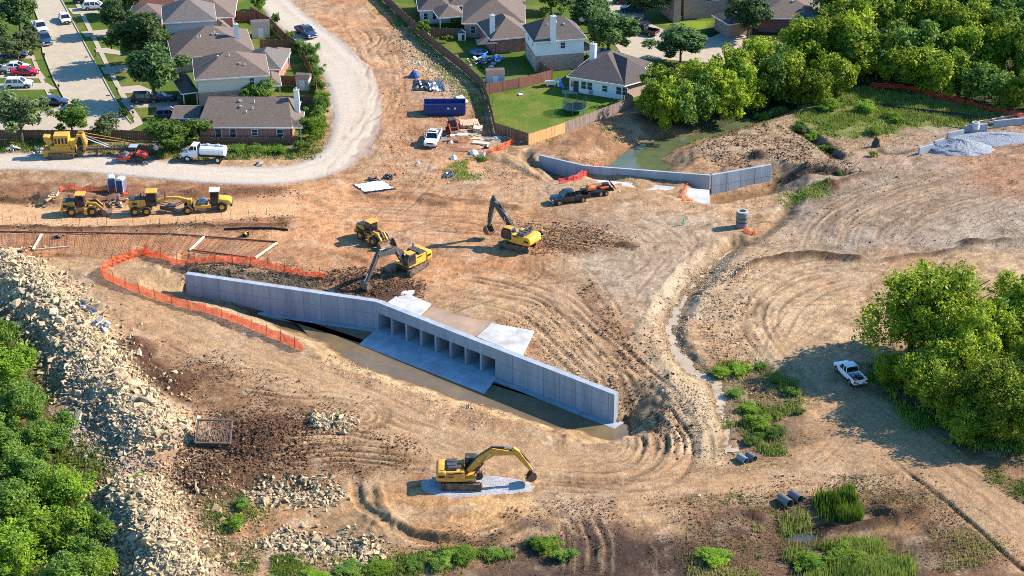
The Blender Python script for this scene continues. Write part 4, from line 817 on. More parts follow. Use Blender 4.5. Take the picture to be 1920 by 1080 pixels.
AP = [P(673, 645, WF + .42), P(716, 624, WF + .42), P(936, 712, WF + .42), P(908, 738, WF + .42)]
def _ap(m):
    f = [CW[1] - nb * .02, CW[2] - nb * .02]
    q = [(AP[0].x, AP[0].y), (AP[3].x, AP[3].y), (f[1].x, f[1].y), (f[0].x, f[0].y)]; m.ext(q, WF - .2, WF + .42, axis='z')
cpart('apron', M_APRON, _ap)
for a, b, nm in ((CW[0], CW[1], 'footing'), (CW[2], CW[3] + (CW[3] - CW[2]).normalized() * .8, 'footing')):
    d = (b - a).normalized(); n = Vector((d.y, -d.x, 0)); cpart('footing', M_FORM, lambda m: wall_strip(m, a + n * 1.0, b + n * 1.0, WF - .3, WF + .38, 1.9))
# deck slab showing through the mud
def deck(px, label):
    q = [P(*p, .16) for p in px]; c = sum(q, Vector()) / len(q); mb = MB(); mb.M = Matrix.Translation((-c0.location.x, -c0.location.y, -WF)); n = 9
    mb.ext([(v.x, v.y) for v in q], -.3, .32, axis='z'); o = mb.build('deck_slab', M_SLAB, c0); o['label'] = label
deck([(724, 571), (757, 547), (777, 546), (772, 556), (808, 571), (786, 592)], 'bare white deck slab above the left openings')
deck([(894, 633), (922, 608), (1001, 622), (978, 668)], 'bare white deck slab above the right openings')

# ------------------------------------------------------------------ upstream end
c1 = thing('culvert_headwall', 'upstream concrete headwall with flared wing walls beside the green pond', 'culvert', (*P(1095, 316, 0)[:2], 0), 0)
def upart(name, fn, m=M_FORM, bevel=.02):
    mb = MB(); mb.M = Matrix.Translation(-Vector(c1.location)); fn(mb); return mb.build(name, m, c1, bevel=bevel)
U0, U1, U2, U3 = P(1010, 291, .9), P(1095, 311, .9), P(1331, 329, .9), P(1447, 309, .9)
far = Vector((.1, 1, 0)).normalized()
a_ = upart('wing_wall', lambda m: wall_strip(m, U0, U1, -2.6, .9, .4)); a_['label'] = 'shaded left wing wall'
upart('headwall', lambda m: wall_strip(m, U1 + Vector((.003, 0, 0)), U2, -2.2, .9, .4))
a_ = upart('wing_wall', lambda m: wall_strip(m, U2 + (U3 - U2).normalized() * .42, U3, -3.4, .9, .4)); a_['label'] = 'tall right wing wall catching light'; formlines(c1, a_, U2 + (U3 - U2).normalized() * .5, U3, -3.0, .88, 2.44)
def _dk(m):
    q = [P(1100, 335, -.55), P(1330, 356, -.55), P(1331, 386, -.55), P(1318, 388, -.55), P(1270, 372, -.55), P(1120, 348, -.55), P(1075, 350, -.55)]
    m.ext([(v.x, v.y) for v in q], -3.2, -.55, axis='z')
upart('deck_slab', _dk, M_SLAB)
# ------------------------------------------------------------------ fences
M_WOODB = mat('fence_brown', (.16, .085, .055), .9, var=.3, scale=1.5, stretch=(3, 3, .4), coord='w'); M_WOODG = mat('fence_grey', (.23, .17, .14), .9, var=.35, scale=1.5, stretch=(3, 3, .4), coord='w')
M_WOODN = mat('fence_new_cedar', (.62, .33, .13), .85, var=.18, scale=1.5, stretch=(3, 3, .4), coord='w'); M_POST = mat('post_grey', (.25, .20, .16), .85)
def wood_fence(pts, label, m, h=1.8, step=2.4, px=True, mats=None, inside=1, group='wooden fences'):
    q = [G(*p) for p in pts] if px else pts
    r = thing('wooden_fence', label, 'fence', q[0], 0, group); o = q[0]
    panel = 0
    for a, b in zip(q[:-1], q[1:]):
        L = (b - a).length; n = max(1, round(L / step)); d = (b - a); rz = math.atan2(d.y, d.x)
        for i in range(n):
            s0 = a + d * (i / n); s1 = a + d * ((i + 1) / n); l = (s1 - s0).length; c = (s0 + s1) / 2 - o
            mm = mats(panel) if mats else m; panel += 1
            mb = MB(); k = max(6, int(l / .3)); w = l / k; rr = random.Random(panel * 13)
            for j in range(k): hh = h + rr.uniform(-.03, .03); mb.box((-l / 2 + (j + .5) * w, rr.uniform(-.012, .012), hh / 2 + .04), (w * .93, .03, hh))
            for zz in (.35, .8, h - .22): mb.box((0, .05 * inside, zz), (l - .02, .05, .1))
            f = mb.build('fence_panel', mm, r); f.location = c; f.rotation_euler = (0, 0, rz)
            mb = MB(); mb.box((0, 0, (h + .1) / 2), (.11, .11, h + .1)); p = mb.build('fence_post', M_POST, r); p.location = s0 - o + Vector((-math.sin(rz), math.cos(rz), 0)) * .1 * inside
    return r
wood_fence([(700, -30), (716, 0), (760, 42), (810, 88), (870, 135), (905, 168)], 'long brown board fence between the back yards and the cleared dirt strip', M_WOODB)
wood_fence([(905, 168), (918, 205), (928, 250), (990, 270)], 'dark board fence on the shady side of the trampoline yard', M_WOODB)
wood_fence([(912, 177), (975, 165), (1036, 150)], 'reddish brown board fence at the back of the trampoline yard', mat('fence_red', (.22, .095, .065), .9, var=.3, scale=1.5, stretch=(3, 3, .4), coord='w'))
wood_fence([(991, 272), (1042, 256), (1110, 230), (1185, 202)], 'weathered board fence with new orange cedar panels at its end', M_WOODG, mats=lambda i: M_WOODN if i < 3 else M_WOODG, inside=1)
wood_fence([(1036, 150), (1008, 132)], 'short dark fence beside the white house', M_WOODB)
wood_fence([(1171, 190), (1186, 200)], 'short fence from the bungalow corner to the trees', M_WOODB)
wood_fence([(780, 30), (830, 32)], 'dark fence behind the long roofed house', M_WOODB)
wood_fence([(808, 70), (868, 72)], 'brown cross fence with the small bright tree', M_WOODB)
wood_fence([(470, 30), (505, 50), (535, 80), (560, 98), (580, 135), (594, 175), (592, 250)], 'dark board fence behind the hedge beside the gravel road', M_WOODB)
wood_fence([(488, 92), (548, 94)], 'dark cross fence below the tan shed', M_WOODB)
wood_fence([(520, 160), (560, 162)], 'dark fence joining the small tan shed', M_WOODB)
wood_fence([(520, 200), (592, 200)], 'dark cross fence behind the brick house', M_WOODB)
wood_fence([(440, 38), (478, 42)], 'dark fence beyond the grey house', M_WOODB)
wood_fence([(-60, 262), (100, 263), (230, 263)], 'dark board fence behind the yellow crawler machine', M_WOODB, h=1.7)
wood_fence([(230, 263), (365, 268)], 'dark board fence behind the red roller', M_WOODB, h=1.7)
wood_fence([(365, 271), (470, 272), (560, 271)], 'dark board fence under the brick house windows', M_WOODB, h=1.25)

# ------------------------------------------------------------------ orange safety fences
def net_mat(name, c, a):
    m = mat(name, c, .6, var=.25, scale=1.2, coord='w'); nt = m.node_tree; N = nt.nodes; L = nt.links; b = N['Principled BSDF']
    ge = N.new('ShaderNodeTexCoord'); 
    nz = N.new('ShaderNodeTexNoise'); nz.inputs['Scale'].default_value = 9; L.new(ge.outputs['Object'], nz.inputs[0])
    mr = N.new('ShaderNodeMapRange'); mr.inputs['From Min'].default_value = .3; mr.inputs['From Max'].default_value = .7; mr.inputs['To Min'].default_value = a - .25; mr.inputs['To Max'].default_value = min(1, a + .25); L.new(nz.outputs['Fac'], mr.inputs['Value']); L.new(mr.outputs[0], b.inputs['Alpha'])
    tr = N.new('ShaderNodeBsdfTranslucent'); tr.inputs['Color'].default_value = (*c, 1); ms = N.new('ShaderNodeMixShader'); ms.inputs[0].default_value = .25; L.new(b.outputs[0], ms.inputs[1]); L.new(tr.outputs[0], ms.inputs[2])
    t2 = N.new('ShaderNodeBsdfTransparent'); m2 = N.new('ShaderNodeMixShader'); L.new(mr.outputs[0], m2.inputs[0]); L.new(t2.outputs[0], m2.inputs[1]); L.new(ms.outputs[0], m2.inputs[2]); b.inputs['Alpha'].default_value = 1
    for l in list(b.inputs['Alpha'].links): L.remove(l)
    L.new(m2.outputs[0], N['Material Output'].inputs[0]); return m
M_NET = net_mat('orange_netting', (.90, .105, .025), .66); M_NETR = net_mat('red_netting', (.72, .06, .03), .6); M_STEEL = mat('steel_post', (.12, .09, .07), .6, metal=.4)
def net_fence(pts, label, h=1.15, step=2.6, lean=.25, sag=.2, heights=None, m=None, seed=1, crump=.12):
    rr = random.Random(seed); q = spline([G(*p) for p in pts], 8); r = thing('safety_fence', label, 'safety fence', q[0], 0, 'orange safety fences'); o = Vector(q[0])
    run = [0]
    for a, b in zip(q[:-1], q[1:]): run.append(run[-1] + (b - a).length)
    L = run[-1]; n = max(6, int(L / .4)); rows = 5; ps = []; bot = []
    def at(s):
        for i in range(len(run) - 1):
            if s <= run[i + 1] or i == len(run) - 2:
                t = (s - run[i]) / max(1e-6, run[i + 1] - run[i]); p = q[i].lerp(q[i + 1], t); d = (q[i + 1] - q[i]).normalized(); return p, Vector((-d.y, d.x, 0))
    for i in range(n + 1):
        s = L * i / n; p, nn = at(s); z = gz(p.x, p.y); u = (s / step) % 1
        hh = h * (1 - sag * 4 * u * (1 - u)) * (heights(s / L) if heights else 1.); off = lean * math.sin(s * .31 + seed) + crump * rr.uniform(-1, 1)
        for k in range(rows):
            t = k / (rows - 1); w = crump * rr.uniform(-1, 1) * (1 if 0 < k < rows - 1 else .4)
            v = Vector((p.x, p.y, z)) + nn * (off * t + w) - o; v.z = z - o.z + .03 + hh * t; ps.append(tuple(v))
    mb = MB(); mb.add(ps, [(i * rows + k, (i + 1) * rows + k, (i + 1) * rows + k + 1, i * rows + k + 1) for i in range(n) for k in range(rows - 1)]); mb.build('netting', m or M_NET, r)
    s = .2
    while s < L:
        p, nn = at(s); z = gz(p.x, p.y); mb = MB(); mb.box((0, 0, h * .62), (.06, .06, h * 1.24)); pt = mb.build('fence_post', M_STEEL, r, loc=Vector((p.x, p.y, z)) - o + nn * .06); pt.rotation_euler = (rr.uniform(-.1, .1), rr.uniform(-.1, .1), 0); s += step
net_fence([(277, 476), (240, 487), (205, 503), (194, 518), (220, 533), (262, 551), (330, 573), (400, 590), (450, 608), (510, 634), (567, 659)], 'long orange mesh fence looping round the pit at the long wing wall', 1.35, seed=2)
net_fence([(268, 478), (310, 486), (345, 496), (400, 492), (450, 497), (500, 503), (545, 512), (610, 522)], 'crumpled orange mesh fence sagging along the top of the backfill', 1.3, seed=3, lean=.7, sag=.35, crump=.3)
net_fence([(112, 362), (128, 355), (160, 358), (195, 358), (212, 362), (238, 368)], 'orange mesh fence slumped in front of the portable toilets', .9, seed=4, lean=.5, sag=.4, heights=lambda t: 1.5 - t * .6)
net_fence([(905, 292), (930, 284), (950, 276), (968, 266)], 'orange mesh fence leaning at the lumber yard corner', 1.0, seed=5, lean=.5, sag=.4)
net_fence([(1047, 346), (1075, 340), (1105, 328), (1130, 316)], 'red orange mesh fence crossing the upstream deck', 1.0, seed=6, m=M_NETR)
net_fence([(1277, 377), (1302, 376)], 'fallen scrap of orange mesh beside the white deck corner', .35, seed=7, crump=.2)
net_fence([(1278, 372), (1286, 350), (1298, 337)], 'thin strand of red mesh hanging over the deck to the headwall', .3, seed=8, m=M_NETR)
net_fence([(1395, 432), (1408, 440), (1418, 436)], 'crumpled orange mesh heap beside the manhole riser', .5, seed=9, crump=.3)
net_fence([(1632, 164), (1700, 170), (1745, 182), (1790, 192), (1840, 206), (1890, 216), (1925, 222)], 'red mesh silt fence along the foot of the wood', 1.1, seed=10, m=M_NETR)

# black silt fence line and small stakes
def stake_line(pts, n, label, h=.9, m=None):
    q = spline([G(*p) for p in pts], 6); 
    for i in range(n):
        p = q[int(i * (len(q) - 1) / (n - 1))]; mb = MB(); mb.box((0, 0, h / 2), (.05, .05, h)); s = tag(mb.build('survey_stake', m or M_STEEL, loc=(p.x, p.y, gz(p.x, p.y))), label, 'stake', 'survey stakes along the road')
        s.rotation_euler = (random.uniform(-.06, .06), random.uniform(-.06, .06), 0)
stake_line([(5, 412), (100, 418), (200, 422), (300, 420), (400, 411), (500, 402)], 20, 'thin dark survey stake in the row beside the tan road')
def silt(pts, label, h=.6):
    q = spline([G(*p) for p in pts], 5); mb = MB(); o = q[0]
    for a, b in zip(q[:-1], q[1:]):
        za, zb = gz(a.x, a.y) - o.z, gz(b.x, b.y) - o.z; a = a - o; b = b - o; d = Vector((-(b - a).y, (b - a).x, 0)).normalized() * .03
        mb.add([(a.x, a.y, za), (b.x, b.y, zb), (b.x, b.y, zb + h), (a.x, a.y, za + h), (a.x + d.x, a.y + d.y, za), (b.x + d.x, b.y + d.y, zb), (b.x + d.x, b.y + d.y, zb + h), (a.x + d.x, a.y + d.y, za + h)], [(0, 1, 2, 3), (7, 6, 5, 4), (3, 2, 6, 7)])
    tag(mb.build('silt_fence', mat('silt_cloth', (.03, .03, .035), .8), loc=o), label, 'silt fence')
silt([(1615, 193), (1680, 205), (1740, 212), (1800, 218), (1838, 226)], 'low black silt fence across the weedy slope below the wood')
silt([(420, 432), (480, 430), (540, 433)], 'low black silt strip behind the rebar mat', .35)
# ------------------------------------------------------------------ road vehicles (+X forward)
M_TYRE = mat('tyre_rubber', (.022, .021, .020), .9, var=.2, dirt=.35); M_RIM = mat('rim_alloy', (.38, .38, .40), .35, metal=.7); M_CGL = mat('car_glass', (.012, .016, .022), .06, spec=.7, var=.1)
M_BLKP = mat('black_trim', (.02, .02, .022), .5); M_LAMP = mat('head_lamp', (.75, .75, .72), .15, spec=.6); M_TAIL = mat('tail_lamp', (.45, .01, .01), .25); M_CHROME = mat('chrome', (.6, .6, .62), .2, metal=.9)
def paintm(n, c, d=.0): return mat('paint_' + n, c, .28, var=.03, spec=.6, dirt=d)
PW_, PBLK, PNAVY, PRED, PSIL, PGREY, PBLUE = paintm('white', (.74, .74, .74), .12), paintm('black', (.012, .013, .016), .1), paintm('navy', (.02, .04, .10), .1), paintm('red', (.55, .012, .03)), paintm('silver', (.50, .52, .55)), paintm('grey', (.10, .11, .13)), paintm('dark_blue', (.02, .05, .10))
def wheel(t, x, y, r, w, side, name='wheel', rim=None, rr=.62):
    mb = MB(); mb.cyl((0, -w / 2, 0), (0, w / 2, 0), r, n=20); o = mb.build(name, M_TYRE, t, smooth=False, bevel=min(.05, w * .2), loc=(x, y, r))
    mb = MB(); mb.cyl((0, side * (w / 2 - .05), 0), (0, side * (w / 2 + .012), 0), r * rr, r * rr * .8, n=14); mb.cyl((0, side * (w / 2), 0), (0, side * (w / 2 + .04), 0), r * .18, n=8); mb.build('rim', rim or M_RIM, o)
    return o
def greenhouse(t, col, x0, x1, x2, x3, z0, z1, wy, ty, pill=()):
    """cabin: x0 rear base, x1 rear top, x2 front top, x3 front base"""
    g = [(x0, z0), (x1, z1), (x2, z1), (x3, z0)]
    mb = MB(); a, b = wy / 2, ty / 2
    mb.add([(x0, -a, z0), (x3, -a, z0), (x3, a, z0), (x0, a, z0), (x1, -b, z1), (x2, -b, z1), (x2, b, z1), (x1, b, z1)], [(0, 3, 2, 1), (4, 5, 6, 7), (0, 1, 5, 4), (1, 2, 6, 5), (2, 3, 7, 6), (3, 0, 4, 7)])
    cb = mb.build('cabin_glass', M_CGL, t)
    mb = MB(); mb.box(((x1 + x2) / 2, 0, z1 + .015), (x2 - x1 + .12, ty + .06, .08), tx=.94, ty=.9); mb.build('roof', col, t, bevel=.03, smooth=True)
    for s in (-1, 1):
        for (xa, xb) in [(x0, x1), (x3, x2)] + [(p, p) for p in pill]:
            mb = MB(); mb.tube([(xa, s * (a + .01), z0), (xb, s * (b + .01), z1)], .05, n=5); mb.build('pillar', col, t)
def vehicle(name, kind, col, px, py, rz, label, cat, group=None, extra=None, sc=1.):
    p = G(px, py); t = thing(name, label, cat, p, R(rz), group); t.scale = (sc, sc, sc)
    if kind == 'pickup':
        L, Wd = 5.8, 1.95; a = Wd / 2
        mb = MB(); mb.ext([(-.55, .42), (-.55, 1.12), (.95, 1.14), (1.05, 1.13), (2.35, 1.06), (2.78, .96), (2.84, .5), (2.7, .42)], -a, a); mb.build('body', col, t, bevel=.07, smooth=True)
        mb = MB()
        for s in (-1, 1): mb.box((-1.72, s * (a - .06), .84), (2.34, .12, .62))
        mb.box((-2.86, 0, .82), (.09, Wd - .02, .58)); mb.box((-.62, 0, .82), (.12, Wd - .25, .6)); mb.build('bed', col, t, bevel=.025)
        MB().box((-1.7, 0, .56), (2.2, Wd - .26, .1)).build('bed_floor', M_BLKP, t)
        greenhouse(t, col, -.62, -.45, .75, 1.35, 1.1, 1.82, Wd - .12, Wd - .42, (.2,))
        wb = (1.95, -1.75); rad = .40; hx = 2.83; zl = .82
    else:
        suv = kind == 'suv'; L, Wd = (4.7, 1.9) if suv else (4.75, 1.82); a = Wd / 2; hz_ = .98 if suv else .88
        if suv: prof = [(-2.3, .4), (-2.36, 1.0), (-2.2, hz_ + .06), (1.1, hz_ + .06), (2.05, hz_ - .06), (2.32, .72), (2.34, .4)]
        else: prof = [(-2.34, .36), (-2.38, .72), (-2.3, hz_ + .06), (-1.6, hz_ + .09), (1.0, hz_ + .04), (1.95, hz_ - .12), (2.32, .62), (2.36, .34)]
        mb = MB(); mb.ext(prof, -a, a); mb.build('body', col, t, bevel=.09, smooth=True)
        if suv: greenhouse(t, col, -2.2, -1.85, .3, 1.1, hz_ + .03, 1.66, Wd - .12, Wd - .42, (-.9, .0))
        else: greenhouse(t, col, -1.75, -.95, .25, 1.1, hz_ + .05, 1.42, Wd - .12, Wd - .46, (-.3,))
        wb = (1.4, -1.4); rad = .35 if suv else .33; hx = 2.3; zl = .66; 
    for x in wb:
        for s in (-1, 1):
            mb = MB(); mb.cyl((x, s * (a - .2), rad), (x, s * (a + .004), rad), rad + .07, n=18); mb.build('wheel_arch', M_BLKP, t)
            wheel(t, x, s * (a - .09), rad, .24, s)
    for s in (-1, 1):
        MB().box((hx - .02, s * (a - .28), zl), (.12, .36, .15)).build('headlight', M_LAMP, t)
        MB().box((-(2.87 if kind == 'pickup' else 2.32), s * (a - .13), zl + .05), (.1, .22, .34 if kind == 'pickup' else .16)).build('taillight', M_TAIL, t)
        MB().box((1.05 if kind != 'pickup' else 1.2, s * (a + .12), (1.2 if kind == 'pickup' else 1.0)), (.12, .2, .15)).build('mirror', col, t)
    MB().box((hx + .03, 0, .5), (.16, Wd - .1, .2)).build('bumper', M_CHROME if kind == 'pickup' else M_BLKP, t, bevel=.03)
    MB().box((-(2.93 if kind == 'pickup' else 2.36), 0, .52), (.14, Wd - .1, .2)).build('bumper', M_CHROME if kind == 'pickup' else col, t, bevel=.03)
    MB().box((hx + .02, 0, zl), (.08, Wd - .95, .2)).build('grille', M_BLKP, t)
    MB().box((hx + .12, 0, .48), (.02, .4, .12)).build('number_plate', M_TRIM, t)
    if extra: extra(t, col, a)
    return t
GV = 'cars and pickups on the streets'
street_rz = math.degrees(math.atan2(63, -24.3))
vehicle('sedan', 'sedan', PW_, 122, 40, street_rz + 180, 'white sedan driving alone down the middle of the street', 'car', GV)
vehicle('pickup_truck', 'pickup', PBLUE, 83, 79, street_rz + 185, 'dark blue pickup parked at the kerb in front of the pale one', 'pickup', GV)
vehicle('pickup_truck', 'pickup', PSIL, 75, 57, street_rz + 185, 'pale silver pickup parked at the kerb behind the dark blue one', 'pickup', GV)
vehicle('sedan', 'sedan', PNAVY, 28, 107, 4, 'dark sedan in the shade of the small street tree', 'car', GV)
vehicle('sedan', 'sedan', PW_, 31, 131, 6, 'white sedan on the driveway behind the red one', 'car', GV)
vehicle('sedan', 'sedan', PRED, 48, 140, 2, 'bright red sedan on the driveway', 'car', GV)
vehicle('suv', 'suv', PGREY, -8, 137, 2, 'dark car cut by the picture edge beside the red sedan', 'car', GV)
vehicle('suv', 'suv', PW_, 36, 163, 4, 'white car half hidden behind the leafy tree', 'car', GV)
vehicle('sedan', 'sedan', PNAVY, 101, 196, 5, 'dark blue sedan parked across the street corner', 'car', GV)
vehicle('suv', 'suv', PBLK, 273, 191, 6, 'black car parked under the large shade tree, nearer the street', 'car', GV)
vehicle('sedan', 'sedan', PNAVY, 300, 189, 6, 'dark blue car parked under the large shade tree, nearer the house', 'car', GV)
vehicle('suv', 'suv', PNAVY, 318, 221, 8, 'dark car half behind the bush at the brick house', 'car', GV)
vehicle('suv', 'suv', PW_, 179, 17, 10, 'white crossover on the uppermost driveway', 'car', GV)
vehicle('pickup_truck', 'pickup', PBLK, 166, 4, 8, 'black pickup at the top edge beyond the white crossover', 'pickup', GV)
vehicle('pickup_truck', 'pickup', PNAVY, 574, 66, -58, 'dark blue pickup driving on the gravel road', 'pickup')
vehicle('pickup_truck', 'pickup', PBLK, 1206, 63, 148, 'black pickup parked at the turning circle showing its tailgate', 'pickup', GV)
vehicle('suv', 'suv', PBLK, 1184, 48, 150, 'black car parked ahead of the black pickup at the turning circle', 'car', GV)
vehicle('suv', 'suv', PNAVY, 1186, 22, 175, 'dark blue car on the drive by the top trees', 'car', GV)
vehicle('suv', 'suv', PBLK, 1172, 6, 175, 'black car at the top edge near the drive', 'car', GV)
vehicle('sedan', 'sedan', PNAVY, 1136, 106, 8, 'dark car parked between the white house and the bungalow', 'car', GV)
M_TOOL = mat('tool_orange', (.75, .16, .04), .5); M_PLAS = mat('grey_plastic', (.3, .3, .32), .6)
def bedload(t, col, a):
    for i, (x, y, s, m) in enumerate([(-1.2, .3, .45, M_PLAS), (-1.9, -.3, .5, M_BLKP), (-2.3, .35, .4, M_TOOL), (-1.4, -.5, .35, M_TOOL)]): MB().box((x, y, .6 + s / 2), (s * 1.2, s, s), i * .6).build('tool_box', m, t)
    MB().box((-.72, 0, 1.42), (.06, 1.7, .1)).build('rack_bar', M_BLKP, t)
    for s in (-1, 1): MB().box((-2.915, s * .5, .75), (.02, .5, .12), rx=s * .5).build('stripe', M_TAIL, t)
vehicle('pickup_truck', 'pickup', PW_, 1593, 707, 108, 'white pickup with open tool filled bed parked in tree shade', 'pickup', extra=bedload, sc=.94)
def beacon(t, col, a):
    MB().box((.3, 0, 1.94), (.35, 1.3, .12)).build('light_bar', M_BLKP, t, bevel=.03)
    mb = MB(); mb.box((.45, 0, 0), (.95, .08, .62)); d = mb.build('door', col, t, loc=(.75, a + .45, .85)); d.rotation_euler = (0, 0, R(110))
    MB().box((.45, 0, .55), (.8, .05, .4)).build('window', M_CGL, d)
    for i in range(4): MB().box((-1.0 - .45 * i, (-1) ** i * .3, .8), (.4, .5, .4 + .1 * i), i).build('tool_box', [M_PLAS, M_TOOL, M_BLKP, M_TRIM][i], t)
vehicle('pickup_truck', 'pickup', PW_, 812, 266, -98, 'white work pickup with open door among the stacked lumber', 'pickup', extra=beacon)
vehicle('pickup_truck', 'pickup', PBLK, 1068, 378, 198, 'black pickup towing the flatbed trailer across the site', 'pickup')
# trailer
p = G(1119, 364); t = thing('flatbed_trailer', 'black flatbed trailer loaded with orange equipment behind the black pickup', 'trailer', p, R(198))
MB().box((0, 0, .75), (4.6, 2.1, .14)).build('deck', M_BLKP, t); mb = MB(); mb.tube([(2.3, .8, .7), (3.5, 0, .6)], .05); mb.build('drawbar', M_BLKP, t); mb = MB(); mb.tube([(2.3, -.8, .7), (3.5, 0, .6)], .05); mb.build('drawbar', M_BLKP, t)
for x in (-.2, -1.1):
    for s in (-1, 1): wheel(t, x, s * 1.0, .36, .24, s)
for s in (-1, 1): mb = MB(); mb.tube([(-2.2, s * 1.0, 1.15), (2.3, s * 1.0, 1.15)], .035); [mb.tube([(x, s * 1.0, .8), (x, s * 1.0, 1.15)], .03) for x in (-2.2, -.7, .8, 2.3)]; mb.build('side_rail', M_BLKP, t)
MB().box((-2.4, 0, 1.2), (.08, 2.1, .9), ry=.5).build('ramp', M_BLKP, t)
p2 = G(1119, 364)
def on(tr, name, label, cat, loc): 
    o = thing(name, label, cat, Vector(tr.location) + Matrix.Rotation(tr.rotation_euler.z, 3, 'Z') @ Vector(loc), tr.rotation_euler.z); return o
q = on(t, 'plate_compactor', 'orange machine with upright hood at the front of the trailer', 'machine', (1.0, .1, .82))
MB().box((0, 0, .35), (1.3, 1.1, .5)).build('body', M_TOOL, q, bevel=.06); MB().box((.3, 0, .8), (.5, .9, .7), ry=.35).build('hood', mat('tool_peach', (.85, .35, .18), .5), q, bevel=.05); MB().box((-.7, 0, .2), (.5, .6, .3)).build('base', M_BLKP, q)
q = on(t, 'power_tool', 'low orange and black tool bundle at the rear of the trailer', 'machine', (-1.1, -.1, .82))
MB().box((0, 0, .22), (1.3, 1.3, .4)).build('body', M_TOOL, q, bevel=.06); MB().box((-.2, .1, .6), (.9, .8, .4)).build('engine', M_BLKP, q, bevel=.05); mb = MB(); mb.tube([(.3, .3, .4), (.9, .3, .9)], .04); mb.build('handle', M_BLKP, q)

# water truck
p = G(385, 300); t = thing('water_truck', 'white water tanker truck parked by the verge weeds', 'truck', p, R(172), None)
a = 1.1
MB().box((0, 0, .82), (7.0, .9, .22)).build('chassis', M_BLKP, t)
mb = MB(); mb.ext([(1.5, .75), (1.5, 1.5), (2.25, 1.5), (3.35, 1.42), (3.5, 1.2), (3.5, .7)], -a + .1, a - .1); mb.build('hood', PW_, t, bevel=.12, smooth=True)
MB().box((1.65, 0, 1.35), (1.5, 2.1, 1.2)).build('cab', PW_, t, bevel=.08)
greenhouse(t, PW_, .92, 1.0, 1.9, 2.4, 1.92, 2.55, 2.0, 1.8, (1.4,))
mb = MB(); sec = [(math.cos(k * math.pi / 9) * 1.08, 1.72 + math.sin(k * math.pi / 9) * .78) for k in range(18)]
mb.loft([[(x, y, z) for y, z in sec] for x in (-3.3, .55)]); mb.build('tank', mat('tank_white', (.72, .72, .73), .3, var=.08, dirt=.15), t, bevel=.06, smooth=False)
mb = MB(); mb.box((-1.4, 0, 2.55), (3.4, .5, .08)); mb.build('tank_walkway', M_METAL, t)
for x in (-.6, -2.2): mb = MB(); mb.cyl((x, 0, 2.55), (x, 0, 2.72), .28); mb.build('hatch', M_METAL, t)
for s in (-1, 1):
    wheel(t, 2.5, s * .98, .5, .3, s, rim=PW_); wheel(t, -2.3, s * .92, .5, .5, s, rim=PW_)
    mb = MB(); mb.box((-2.3, s * .98, 1.06), (1.3, .5, .06)); mb.build('mudguard', M_BLKP, t); MB().box((2.5, s * (a - .06), 1.12), (1.2, .2, .1)).build('fender', PW_, t, bevel=.04)
    MB().box((3.5, s * .7, 1.15), (.1, .35, .2)).build('headlight', M_LAMP, t); MB().box((1.9, s * 1.25, 2.0), (.12, .14, .35)).build('mirror', M_BLKP, t)
MB().box((3.55, 0, .7), (.14, 2.2, .26)).build('bumper', M_CHROME, t); MB().box((-3.45, 0, .85), (.25, 2.0, .3)).build('spray_bar', M_BLKP, t); MB().box((3.52, 0, 1.1), (.06, .9, .4)).build('grille', M_BLKP, t)

# ------------------------------------------------------------------ construction machines
M_YEL = mat('machine_yellow', (.60, .29, .03), .55, var=.22, dirt=.62); M_YEL2 = mat('machine_bright_yellow', (.70, .36, .03), .5, var=.2, dirt=.5); M_BLKM = mat('machine_black', (.028, .03, .034), .55, var=.2, dirt=.3); M_TRK = mat('track_steel', (.10, .075, .055), .7, metal=.2, var=.3, dirt=.5)
M_BKT = mat('bucket_steel', (.16, .10, .065), .6, metal=.3, var=.3, dirt=.4); M_DKB = mat('boom_dark', (.045, .05, .058), .5, var=.15, dirt=.25); M_ROD = mat('rod_chrome', (.6, .6, .6), .2, metal=.9); M_REDM = mat('machine_red', (.62, .045, .02), .45, dirt=.2); M_ORR = mat('rim_orange', (.55, .24, .03), .5)
def arm(mb, pts, hw, y0, y1):
    """bent box-section arm: pts in x-z, hw half depths"""
    up, dn = [], []
    for i, (x, z) in enumerate(pts):
        a = pts[max(i - 1, 0)]; b = pts[min(i + 1, len(pts) - 1)]; dx, dz = b[0] - a[0], b[1] - a[1]; l = math.hypot(dx, dz); nx, nz = -dz / l, dx / l
        up.append((x + nx * hw[i], z + nz * hw[i])); dn.append((x - nx * hw[i], z - nz * hw[i]))
    mb.ext(up + dn[::-1], y0, y1)
def crawler(t, y, L, h=.9, w=.6):
    prof = [(-L / 2, h * .5), (-L / 2 + .12, h * .85), (-L / 2 + .45, h), (L / 2 - .45, h), (L / 2 - .12, h * .85), (L / 2, h * .5), (L / 2 - .15, h * .15), (L / 2 - .5, 0), (-L / 2 + .5, 0), (-L / 2 + .15, h * .15)]
    mb = MB(); mb.ext(prof, y - w / 2, y + w / 2); o = mb.build('track', M_TRK, t, bevel=.04)
    mb = MB(); n = 26
    pts = spline([(x, 0, z) for x, z in prof + [prof[0]]], 4)
    run = 0; last = None
    for a, b in zip(pts[:-1], pts[1:]):
        c = (a + b) / 2; an = math.atan2((b - a).z, (b - a).x); mb.box((c.x, y, c.z), ((b - a).length * .55, w + .02, .09), ry=-an)
    s = mb.build('track_shoes', M_BKT, o); s['kind'] = 'stuff'
    for x in (-L / 2 + .5, L / 2 - .5): mb = MB(); mb.cyl((x, y - w / 2 - .03, h * .5), (x, y + w / 2 + .03, h * .5), h * .36, n=12); mb.build('track_wheel', M_BLKM, o)
    for k in range(5): mb = MB(); x = -L / 2 + .9 + k * (L - 1.8) / 4; mb.cyl((x, y - w / 2 - .02, .22), (x, y + w / 2 + .02, .22), .13, n=8); mb.build('track_roller', M_BLKM, o)
